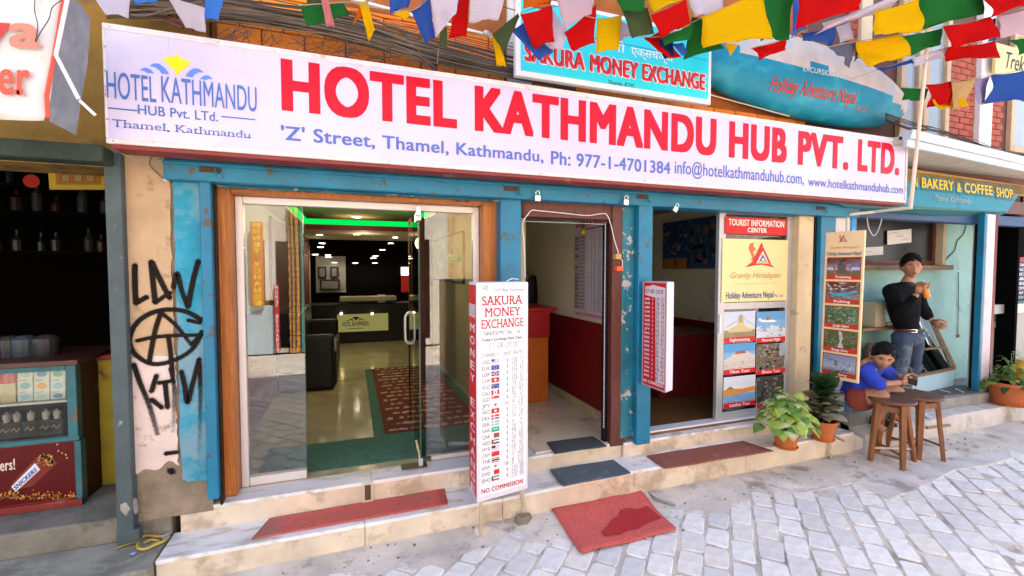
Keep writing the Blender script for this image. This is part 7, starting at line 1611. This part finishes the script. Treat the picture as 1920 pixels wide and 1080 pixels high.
# dim shelves with bottles
for k, (v_, n_) in enumerate(((345, 9), (395, 8), (470, 8))):
    y_ = 4.6; z = PY(60, v_, y_).z; t = thing('wall_shelf', ['highest dim shelf', 'middle dim shelf', 'lowest dim shelf'][k]+' of bottles at the back of the dark left shop', 'shelf', (-3, y_, z)); MB().box((-3.6, y_, z-.015), (-1.3, y_+.2, z), m_dark).build('board', t)
    for i in range(n_):
        x = -2.75+i*.14; x += rr.uniform(-.04, .04); h_ = rr.uniform(.09, .24); w_ = rr.uniform(.022, .042); o = MB().lathe([(w_, 0), (w_, h_*rr.uniform(.45, .65)), (.012, h_*.78), (.012, h_)], (x, y_+.05, z+.001), rr.choice([mbt, mb2, mb3, mb2]), 10).build('shelf_bottle'); tag(o, 'dim bottle on the %s shelf of the dark left shop, %s from the left' % (['highest', 'middle', 'lowest'][k], ORDN[i]), 'bottle', 'bottles in the dark left shop')
for k, (u, v, c_, lab) in enumerate(((46, 611, (.35, .5, .6), 'pale blue jar lid'), (12, 602, (.4, .4, .42), 'grey jar lid at the left edge'), (85, 600, (.3, .28, .28), 'dull grey jar lid'), (10, 655, (.45, .12, .3), 'purple wrapped packet'))):
    p = PY(u, v+8, 3.45); p.z = ztp+.0005; o = MB().lathe([(.055, 0), (.06, .08), (.058, .10), (.03, .12), (0, .122)], p, INK([x*.13 for x in c_], .3), 14).build('counter_jar'); tag(o, lab+' standing on the dark shop counter', 'jar')  # jar colours scaled down to paint in the shop's dimness
# ------------------------------------------------------------------ people
def skinned(joints, edges, sub=2):
    """evaluated skin surface of a stick figure: joints {name: (point, radius)}"""
    names = list(joints); me = bpy.data.meshes.new('s'); me.from_pydata([Vector(joints[n][0]) for n in names], [(names.index(a), names.index(b)) for a, b in edges], [])
    o = bpy.data.objects.new('s', me); COL.objects.link(o); sk = o.modifiers.new('k', 'SKIN'); sk.use_smooth_shade = True
    if not me.skin_vertices: me.skin_vertices.new()
    for i, n in enumerate(names):
        r = joints[n][1]; r = r if isinstance(r, tuple) else (r, r); d = me.skin_vertices[0].data[i]; d.radius = r; d.use_root = (i == 0)
    o.modifiers.new('s', 'SUBSURF').levels = sub
    bpy.context.view_layer.update(); ev = o.evaluated_get(bpy.context.evaluated_depsgraph_get()); m = ev.to_mesh()
    r = ([v.co.copy() for v in m.vertices], [tuple(p.vertices) for p in m.polygons]); ev.to_mesh_clear(); bpy.data.objects.remove(o); bpy.data.meshes.remove(me); return r
def head(mb, c, fwd, up, H, m, m_lip, m_dark_):
    """head with brow, sockets, nose, lips, chin and ears; c is the middle of the head, H its height"""
    f = fwd.normalized(); rt = f.cross(up).normalized(); u = rt.cross(f).normalized(); s = H/.235
    L = lambda x, y, z: c+(rt*x+f*y+u*z)*s
    vs = []; NU, NV = 36, 30
    for j in range(NV+1):
        a = pi*j/NV
        for i in range(NU):
            q = 2*pi*i/NU; x = sin(a)*sin(q); y = sin(a)*cos(q); z = cos(a)
            X = .076*x; Y = .098*y-.008; Z = .118*z
            if z < 0: k = -z; X *= 1-.42*k**1.3; Y *= 1-.22*k**1.8; Y += .012*k*max(0, y)
            if y > 0:
                fx = abs(x)
                Y -= .010*max(0, 1-((z-.02)/.9)**2)*(1-fx)*.5
                Y += .026*math.exp(-(x/.13)**2)*math.exp(-((z+.22)/.14)**2)+.012*math.exp(-(x/.10)**2)*math.exp(-((z+.03)/.16)**2)
                Y += .006*math.exp(-((z-.20)/.08)**2)*(fx < .75)
                Y -= .011*math.exp(-((fx-.36)/.17)**2)*math.exp(-((z-.04)/.11)**2)
                Y += .007*math.exp(-(x/.25)**2)*math.exp(-((z+.52)/.07)**2)-.004*math.exp(-(x/.2)**2)*math.exp(-((z+.66)/.05)**2)+.008*math.exp(-(x/.22)**2)*math.exp(-((z+.86)/.10)**2)
                X += .004*math.copysign(1, x)*math.exp(-((fx-.62)/.15)**2)*math.exp(-((z+.12)/.15)**2)
            else: Y *= 1.02
            vs.append(L(X, Y, Z))
    fs = [(j*NU+i, j*NU+(i+1) % NU, (j+1)*NU+(i+1) % NU, (j+1)*NU+i) for j in range(NV) for i in range(NU)]
    mb.add(vs, fs, m)
    for sg_ in (-1, 1):
        ear = []; 
        for k in range(12):
            q = 2*pi*k/12; ear.append(L(sg_*(.079+.006*cos(q)), -.006-.014*cos(q), -.002+.030*sin(q)))
        mb.tube(ear, .0065*s, m, 5, closed=True); mb.add([L(sg_*.079, -.006, -.002)]+ear, [(0, 1+k, 1+(k+1) % 12) for k in range(12)], m)
    return L, s, rt, f, u
def face_parts(t, L, s, rt, f, u, skin, look=0.):
    wht = INK((.40, .37, .34), .4); irs = INK((.02, .01, .008), .2); br_ = INK((.012, .009, .008), .8); lip = INK((.30, .09, .06), .5)
    e = MB()
    for g_ in (-1, 1):
        e.blob(L(g_*.030, .0605, .003), (.0108*s,)*3, wht, 10, 8); p = L(g_*.030+look*.004, .0695, .003); e.blob(p, (.0050*s,)*3, irs, 8, 6)
    e.build('eyes', t, smooth=True)
    b = MB()
    for g_ in (-1, 1):
        b.tube([L(g_*.012, .087, .020), L(g_*.028, .0835, .026), L(g_*.048, .070, .021)], [.0032*s, .0036*s, .0018*s], br_, 6)
        b.tube([L(g_*.018, .0715, .010), L(g_*.030, .0735, .0135), L(g_*.042, .067, .008)], .0022*s, br_, 5)
    b.build('eyebrows', t)
    m_ = MB(); m_.tube([L(-.022, .081, -.062), L(-.008, .0905, -.0595), L(0, .0905, -.0605), L(.008, .0905, -.0595), L(.022, .081, -.062)], [.0016*s, .0034*s, .003*s, .0034*s, .0016*s], lip, 6)
    m_.tube([L(-.018, .082, -.065), L(0, .0905, -.0675), L(.018, .082, -.065)], [.0014*s, .0042*s, .0014*s], lip, 6); m_.build('lips', t, smooth=True)
def hair(t, L, s, m, fringe=.055, seed=1, vol=1.0):
    vs = []; NU, NV = 44, 22; r = random.Random(seed); nz = noise.noise
    for j in range(NV+1):
        for i in range(NU):
            q = 2*pi*i/NU; fr = max(0, cos(q))**1.2; bk = max(0, -cos(q))
            fr = fr*fr
            zmin = .060*fr-.068*bk+(-.016)*(1-abs(cos(q)))+.006
            zc = zmin/.118; amax = math.acos(max(-1, min(1, zc))); a = amax*j/NV
            x = sin(a)*sin(q); y = sin(a)*cos(q); z = cos(a)
            g_ = (1.07+.04*vol)+.035*nz(V(x*7, y*7, z*7+seed))+.02*nz(V(x*22, y*22, z*10))+(.05*vol*max(0, y)*(z > .3))
            if j == NV: g_ *= .955
            k = max(0, -z); X = .076*x*(1-.3*k); vs.append(L(X*g_, (.098*y*g_-.010), .118*z*g_+.004*vol))
    fs = [(j*NU+i, j*NU+(i+1) % NU, (j+1)*NU+(i+1) % NU, (j+1)*NU+i) for j in range(NV) for i in range(NU)]
    mb = MB().add(vs, fs, m); rr = random.Random(seed)
    for _ in range(420):
        q = rr.uniform(-2.6, 2.6); a = rr.uniform(.1, 1.12 if abs(q) < 1.2 else 1.45); x = sin(a)*sin(q); y = sin(a)*cos(q); z = cos(a)
        p = L(.076*x*1.06, .098*y*1.06-.01, .118*z*1.08); d = L(.076*x*1.14+rr.uniform(-.014, .014), .098*y*1.20+rr.uniform(-.004, .012), .118*z*1.13+rr.uniform(-.008, .008)); mb.tube([p, p.lerp(d, .5)+V(0, 0, .002), d], [.0045*s, .0035*s, .0004], m, 4)
    return mb.build('hair', t, smooth=True)
def hand(mb, w, palm_dir, thumb_side, nrm, m, curl=.6, k=1.):
    """palm with four fingers of unequal length and a thumb, from the wrist w"""
    d = palm_dir.normalized(); s_ = thumb_side-d*thumb_side.dot(d); s_.normalize(); n = nrm-d*nrm.dot(d)-s_*nrm.dot(s_); n.normalize()
    pv = []
    pts = [w, w+d*.035*k, w+d*.078*k]
    mb.hexa([w-s_*.024*k-n*.012*k, w+s_*.024*k-n*.012*k, w+s_*.024*k+n*.012*k, w-s_*.024*k+n*.012*k]+[w+d*.082*k-s_*.038*k-n*.011*k, w+d*.084*k+s_*.036*k-n*.011*k, w+d*.084*k+s_*.036*k+n*.011*k, w+d*.082*k-s_*.038*k+n*.011*k], m)
    for i, (o_, L_) in enumerate(((.030, .068), (.010, .078), (-.011, .072), (-.031, .056))):
        p = w+d*.078*k+s_*o_*k; a = 0; q = [p]
        for seg in (.45, .32, .25):
            a += curl*.95; q.append(q[-1]+(d*cos(a)+n*sin(a))*L_*seg*k)
        mb.tube(q, [.0095*k, .0092*k, .0082*k, .006*k], m, 7)
    p = w+d*.025*k+s_*.024*k; q = [p, p+(s_*.7+d*.6+n*.25)*.034*k, p+(s_*.8+d*1.25+n*.75*curl)*.045*k, p+(s_*.6+d*1.8+n*1.2*curl)*.048*k]; mb.tube(q, [.013*k, .011*k, .0095*k, .007*k], m, 7)

m_skin = M('tan_skin', (.42, .18, .09), .5, var=.08, sc=6, bump=.05, bsc=80); m_skin2 = M('boy_skin', (.44, .20, .105), .5, var=.08, sc=6, bump=.05, bsc=80)
m_hair = M('black_hair', (.008, .006, .005), .7, var=.3, spec=.15, sc=40, bump=.5, bsc=120, stretch=(1, 1, .2))
m_jack = M('black_jacket', (.006, .006, .007), .9, spec=.12, var=.4, sc=6, bump=.6, bsc=14); m_jean = M('faded_jeans', (.035, .055, .10), .85, var=.5, sc=5, bump=.5, bsc=18, wear=(.15, .18, .22), wamt=.45, wsc=4)
m_blue = M('royal_blue_knit', (.015, .045, .42), .9, var=.25, sc=7, bump=.8, bsc=14); m_short = M('rust_shorts', (.20, .035, .018), .85, var=.25, sc=7, bump=.5, bsc=14)
m_shoe = M('black_canvas_shoe', (.02, .022, .028), .7, var=.3, bump=.2); m_sole = M('white_rubber_sole', (.66, .64, .62), .6)

def person_man():
    d0 = 4.70; J = lambda u, v, dd=0: PD(u, v, d0+dd)
    t = thing('person', 'man in black jacket and faded jeans standing by the cyan wall holding an orange drink', 'person', J(1703, 742))
    hc = J(1709, 500, -.03); up = V(-.05, .03, 1); tocam = (O0-hc); tocam.z = 0; tocam.normalize(); fw = (Matrix.Rotation(.28, 3, 'Z')@tocam)
    body = MB()
    j = {'pel': (J(1701, 628), (.11, .09)), 'spi': (J(1695, 590), (.098, .085)), 'che': (J(1693, 556), (.112, .092)), 'nb': (J(1698, 534), (.058, .058)), 'nk': (J(1704, 522, -.01), (.048, .05)), 'nt': (J(1708, 512), (.042, .044)),
         'sR': (J(1670, 545, -.06), .058), 'eR': (J(1692, 586, -.24), .044), 'wR': (J(1721, 549, -.32), .029), 'sL': (J(1717, 542, .08), .055), 'eL': (J(1731, 582, .12), .042), 'wL': (J(1748, 602, .05), .027),
         'hR': (J(1692, 636, -.06), .082), 'kR': (J(1690, 682, -.10), .058), 'aR': (J(1680, 730, -.03), .042), 'fR': (J(1690, 741, -.10), (.04, .03)), 'hL': (J(1715, 635, .06), .078), 'kL': (J(1714, 680, .06), .056), 'aL': (J(1705, 728, .10), .042), 'fL': (J(1716, 736, .04), (.04, .03))}
    E = [('pel', 'spi'), ('spi', 'che'), ('che', 'nb'), ('nb', 'nk'), ('nk', 'nt'), ('che', 'sR'), ('sR', 'eR'), ('eR', 'wR'), ('che', 'sL'), ('sL', 'eL'), ('eL', 'wL'), ('pel', 'hR'), ('hR', 'kR'), ('kR', 'aR'), ('aR', 'fR'), ('pel', 'hL'), ('hL', 'kL'), ('kL', 'aL'), ('aL', 'fL')]
    jb = {k: (p, tuple(x-(.022 if k in ('pel', 'spi', 'che', 'sR', 'sL', 'eR', 'eL', 'hR', 'hL') else 0) for x in (r if isinstance(r, tuple) else (r, r)))) for k, (p, r) in j.items()}
    vs, fs = skinned(jb, E); body.add(vs, fs, m_skin)
    Lf, s, rt, f, u = head(body, hc, fw, up, .245, m_skin, None, None)
    side = rt
    hand(body, j['wR'][0], V(.3, -.1, 1), -rt, -tocam*-1, m_skin, .75, .95); wl = j['wL'][0]; hand(body, wl, (J(1758, 608, 0)-wl), V(0, 0, 1), tocam*-1, m_skin, .55, .95)
    o = body.build('body', t, smooth=True)
    face_parts(t, Lf, s, rt, f, u, m_skin); hair(t, Lf, s, m_hair, seed=4, vol=1.6)
    # clothes: the same skeleton a little wider
    def cloth(names, edges, grow, m, nm, extra={}):
        jj = {k: ((extra[k] if k in extra else j[k][0]), (tuple(x+grow for x in j[k][1]) if isinstance(j[k][1], tuple) else j[k][1]+grow)) for k in names}
        v_, f_ = skinned(jj, edges); mb = MB().add([p+V(noise.noise(p*14), noise.noise(p*14+V(5, 0, 0)), 0)*.012 for p in v_], f_, m); return mb.build(nm, t, smooth=True)
    jw = {'wR': j['eR'][0].lerp(j['wR'][0], .90), 'wL': j['eL'][0].lerp(j['wL'][0], .88), 'pel': J(1699, 618), 'nb': J(1699, 530)}
    cloth(['spi', 'pel', 'che', 'nb', 'sR', 'eR', 'wR', 'sL', 'eL', 'wL'], [('pel', 'spi'), ('spi', 'che'), ('che', 'nb'), ('che', 'sR'), ('sR', 'eR'), ('eR', 'wR'), ('che', 'sL'), ('sL', 'eL'), ('eL', 'wL')], .020, m_jack, 'jacket', jw)
    cloth(['pel', 'hR', 'kR', 'aR', 'hL', 'kL', 'aL'], [('pel', 'hR'), ('hR', 'kR'), ('kR', 'aR'), ('pel', 'hL'), ('hL', 'kL'), ('kL', 'aL')], .014, m_jean, 'jeans')
    MB().tube([j['pel'][0]+V(.125*cos(q)*1, .10*sin(q), .055) for q in (2*pi*i/20 for i in range(20))], .013, M('brown_belt', (.09, .03, .02), .5), 6, closed=True).build('belt', t)
    c = j['pel'][0]+tocam*.118+V(.05, -.03, .055); MB().slab([c+rt*-.028+V(0, 0, -.016), c+rt*.028+V(0, 0, -.016), c+rt*.028+V(0, 0, .016), c+rt*-.028+V(0, 0, .016)], tocam*.006, m_steel).build('buckle', t)
    # grey inner collar
    MB().tube([j['nb'][0]+V(0, 0, .004)+V(.060*cos(q), .060*sin(q), -.012*cos(q-.6)) for q in (2*pi*i/16 for i in range(16))], .019, M('black_collar', (.016, .016, .018), .8), 8, closed=True).build('collar', t, smooth=True)
    p = j['nb'][0]+tocam*.072; MB().slab([p+rt*-.012+V(0, 0, .0), p+rt*.028+V(0, 0, .02), p+rt*.020+V(0, 0, -.075)], tocam*.008, INK((.24, .25, .26), .8)).build('shirt_front', t)
    for nm in ('R', 'L'):
        a_ = j['a'+nm][0]; f_ = j['f'+nm][0]; dd = (f_-a_); dd.z = 0; dd.normalize(); q = V(a_.x, a_.y, .352)
        MB().blob(q+dd*.06, (.055, .055, .045), m_shoe, 12, 8).build('shoe', t, smooth=True)
    # the drink
    w = j['wR'][0]; b = w+V(.02, -.01, .045)+rt*-.03; ax = (V(-.28, .05, 1)).normalized()
    t2 = thing('drink_bottle', 'small orange drink bottle with white straw held up by the standing man', 'bottle', b)
    bp_ = PD(1736, 546, d0-.34); Rm = V(0, 0, 1).rotation_difference(ax).to_matrix()
    pr = [(.022, -.065), (.027, -.055), (.027, .0), (.018, .03), (.012, .05), (.012, .065)]
    mb = MB().lathe(pr, (0, 0, 0), M('orange_juice_glass', (.72, .22, .02), .25, var=.05, bump=0, coat=.5), 14); mb.v = [bp_+Rm@q for q in mb.v]; mb.build('bottle', t2, smooth=True)
    mb = MB().tube([V(0, 0, .05), V(.0, 0, .115)], .005, m_white, 6); mb.v = [bp_+Rm@q for q in mb.v]; mb.build('straw', t2)
person_man()

def person_boy():
    d0 = 4.02; J = lambda u, v, dd=0: PD(u, v, d0+dd)
    t = thing('person', 'boy in royal blue pullover and rust shorts sitting on the step, leaning on his knees', 'person', PZ(1640, 800, .17))
    hc = J(1655, 669, -.12); tocam = (O0-hc); tocam.z = 0; tocam.normalize(); fw = Matrix.Rotation(.22, 3, 'Z')@tocam; fw.z = -.30; up = V(.08, -.10, 1)
    body = MB()
    j = {'pel': (J(1602, 744, .06), (.11, .10)), 'spi': (J(1606, 712, .05), (.12, .105)), 'che': (J(1618, 688, .0), (.125, .11)), 'nb': (J(1634, 682, -.05), (.062, .06)), 'nk': (J(1642, 680, -.07), (.048, .048)), 'nt': (J(1648, 676, -.08), (.042, .042)),
         'sR': (J(1622, 694, -.14), .056), 'eR': (J(1648, 722, -.22), .044), 'wR': (J(1691, 717, -.24), .027), 'sL': (J(1648, 690, .10), .052), 'eL': (J(1676, 704, .06), .040), 'wL': (J(1692, 706, -.05), .026),
         'hR': (J(1608, 748, -.05), .085), 'kR': (J(1660, 739, -.16), .064), 'cR': (J(1650, 768, -.10), .05), 'aR': (J(1640, 792, -.03), .035), 'fR': (J(1658, 808, -.10), (.034, .025)),
         'hL': (J(1625, 745, .12), .08), 'kL': (J(1688, 730, .05), .058), 'cL': (J(1682, 756, .10), .045), 'aL': (J(1672, 780, .15), .033), 'fL': (J(1694, 790, .10), (.034, .025))}
    E = [('pel', 'spi'), ('spi', 'che'), ('che', 'nb'), ('nb', 'nk'), ('nk', 'nt'), ('che', 'sR'), ('sR', 'eR'), ('eR', 'wR'), ('che', 'sL'), ('sL', 'eL'), ('eL', 'wL'), ('pel', 'hR'), ('hR', 'kR'), ('kR', 'cR'), ('cR', 'aR'), ('aR', 'fR'), ('pel', 'hL'), ('hL', 'kL'), ('kL', 'cL'), ('cL', 'aL'), ('aL', 'fL')]
    jb = {k: (p, tuple(x-(.022 if k in ('pel', 'spi', 'che', 'sR', 'sL', 'eR', 'eL') else 0) for x in (r if isinstance(r, tuple) else (r, r)))) for k, (p, r) in j.items()}
    vs, fs = skinned(jb, E); body.add(vs, fs, m_skin2)
    Lf, s, rt, f, u = head(body, hc, fw, up, .236, m_skin2, None, None)
    hand(body, j['wR'][0], J(1710, 714, -.24)-j['wR'][0], V(0, 0, 1), tocam*-1, m_skin2, .6, .85); hand(body, j['wL'][0], J(1712, 712, -.10)-j['wL'][0], V(0, 0, 1), tocam, m_skin2, .6, .85)
    body.build('body', t, smooth=True); face_parts(t, Lf, s, rt, f, u, m_skin2, look=.3); hair(t, Lf, s, m_hair, seed=9, vol=1.2)
    def cloth(names, edges, grow, m, nm, extra={}):
        jj = {k: ((extra[k] if k in extra else j[k][0]), (tuple(x+grow for x in j[k][1]) if isinstance(j[k][1], tuple) else j[k][1]+grow)) for k in names}
        v_, f_ = skinned(jj, edges); return MB().add([p+V(noise.noise(p*16), noise.noise(p*16+V(5, 0, 0)), noise.noise(p*16+V(0, 7, 0)))*.010 for p in v_], f_, m).build(nm, t, smooth=True)
    ex = {'wR': j['eR'][0].lerp(j['wR'][0], .30), 'wL': j['eL'][0].lerp(j['wL'][0], .35), 'nb': J(1637, 694, -.05)}
    cloth(['spi', 'pel', 'che', 'nb', 'sR', 'eR', 'wR', 'sL', 'eL', 'wL'], [('pel', 'spi'), ('spi', 'che'), ('che', 'nb'), ('che', 'sR'), ('sR', 'eR'), ('eR', 'wR'), ('che', 'sL'), ('sL', 'eL'), ('eL', 'wL')], .016, m_blue, 'pullover', ex)
    cloth(['pel', 'hR', 'kR', 'hL', 'kL'], [('pel', 'hR'), ('hR', 'kR'), ('pel', 'hL'), ('hL', 'kL')], .018, m_short, 'shorts', {'kR': j['hR'][0].lerp(j['kR'][0], .62), 'kL': j['hL'][0].lerp(j['kL'][0], .6)})
    for nm, z in (('R', .165), ('L', .185)):
        a_ = V(*j['a'+nm][0]); dd = V(.62, -.62, 0).normalized() if nm == 'R' else V(.85, -.25, 0).normalized(); n_ = V(-dd.y, dd.x, 0); q = PZ(1641, 800, .185) if nm == 'R' else PZ(1676, 791, .195)
        def ring(z_, k_, f0=-.05, f1=.165): return [q+dd*(lerp(f0, f1, .5)+(f1-f0)/2*cos(a)*1)+n_*(.040*k_*sin(a)*(1-.12*cos(a)))+V(0, 0, z_) for a in (2*pi*i/18 for i in range(18))]
        def loft(rings, m, nm_): 
            v_ = sum(rings, []); n = 18; F_ = [(k*n+i, k*n+(i+1) % n, (k+1)*n+(i+1) % n, (k+1)*n+i) for k in range(len(rings)-1) for i in range(n)]+[tuple(range(n))[::-1], tuple((len(rings)-1)*n+i for i in range(n))]; MB().add(v_, F_, m).build(nm_, t, smooth=True)
        loft([ring(.0, 1.0), ring(.018, 1.05), ring(.022, 1.0)], m_sole, 'sole'); loft([ring(.023, .98), ring(.05, .92, -.048, .155), ring(.068, .75, -.045, .10), ring(.095, .6, -.04, .04)], m_shoe, 'shoe')
    p = J(1711, 716, -.26); ph = thing('phone', 'small black phone held in both hands by the seated boy', 'phone', p); MB().slab([p+rt*-.03+V(0, 0, -.03), p+rt*.03+V(0, 0, -.02), p+rt*.03+V(0, 0, .03), p+rt*-.03+V(0, 0, .02)], tocam*.008, m_black).build('body', ph, bevel=.002)
person_boy()
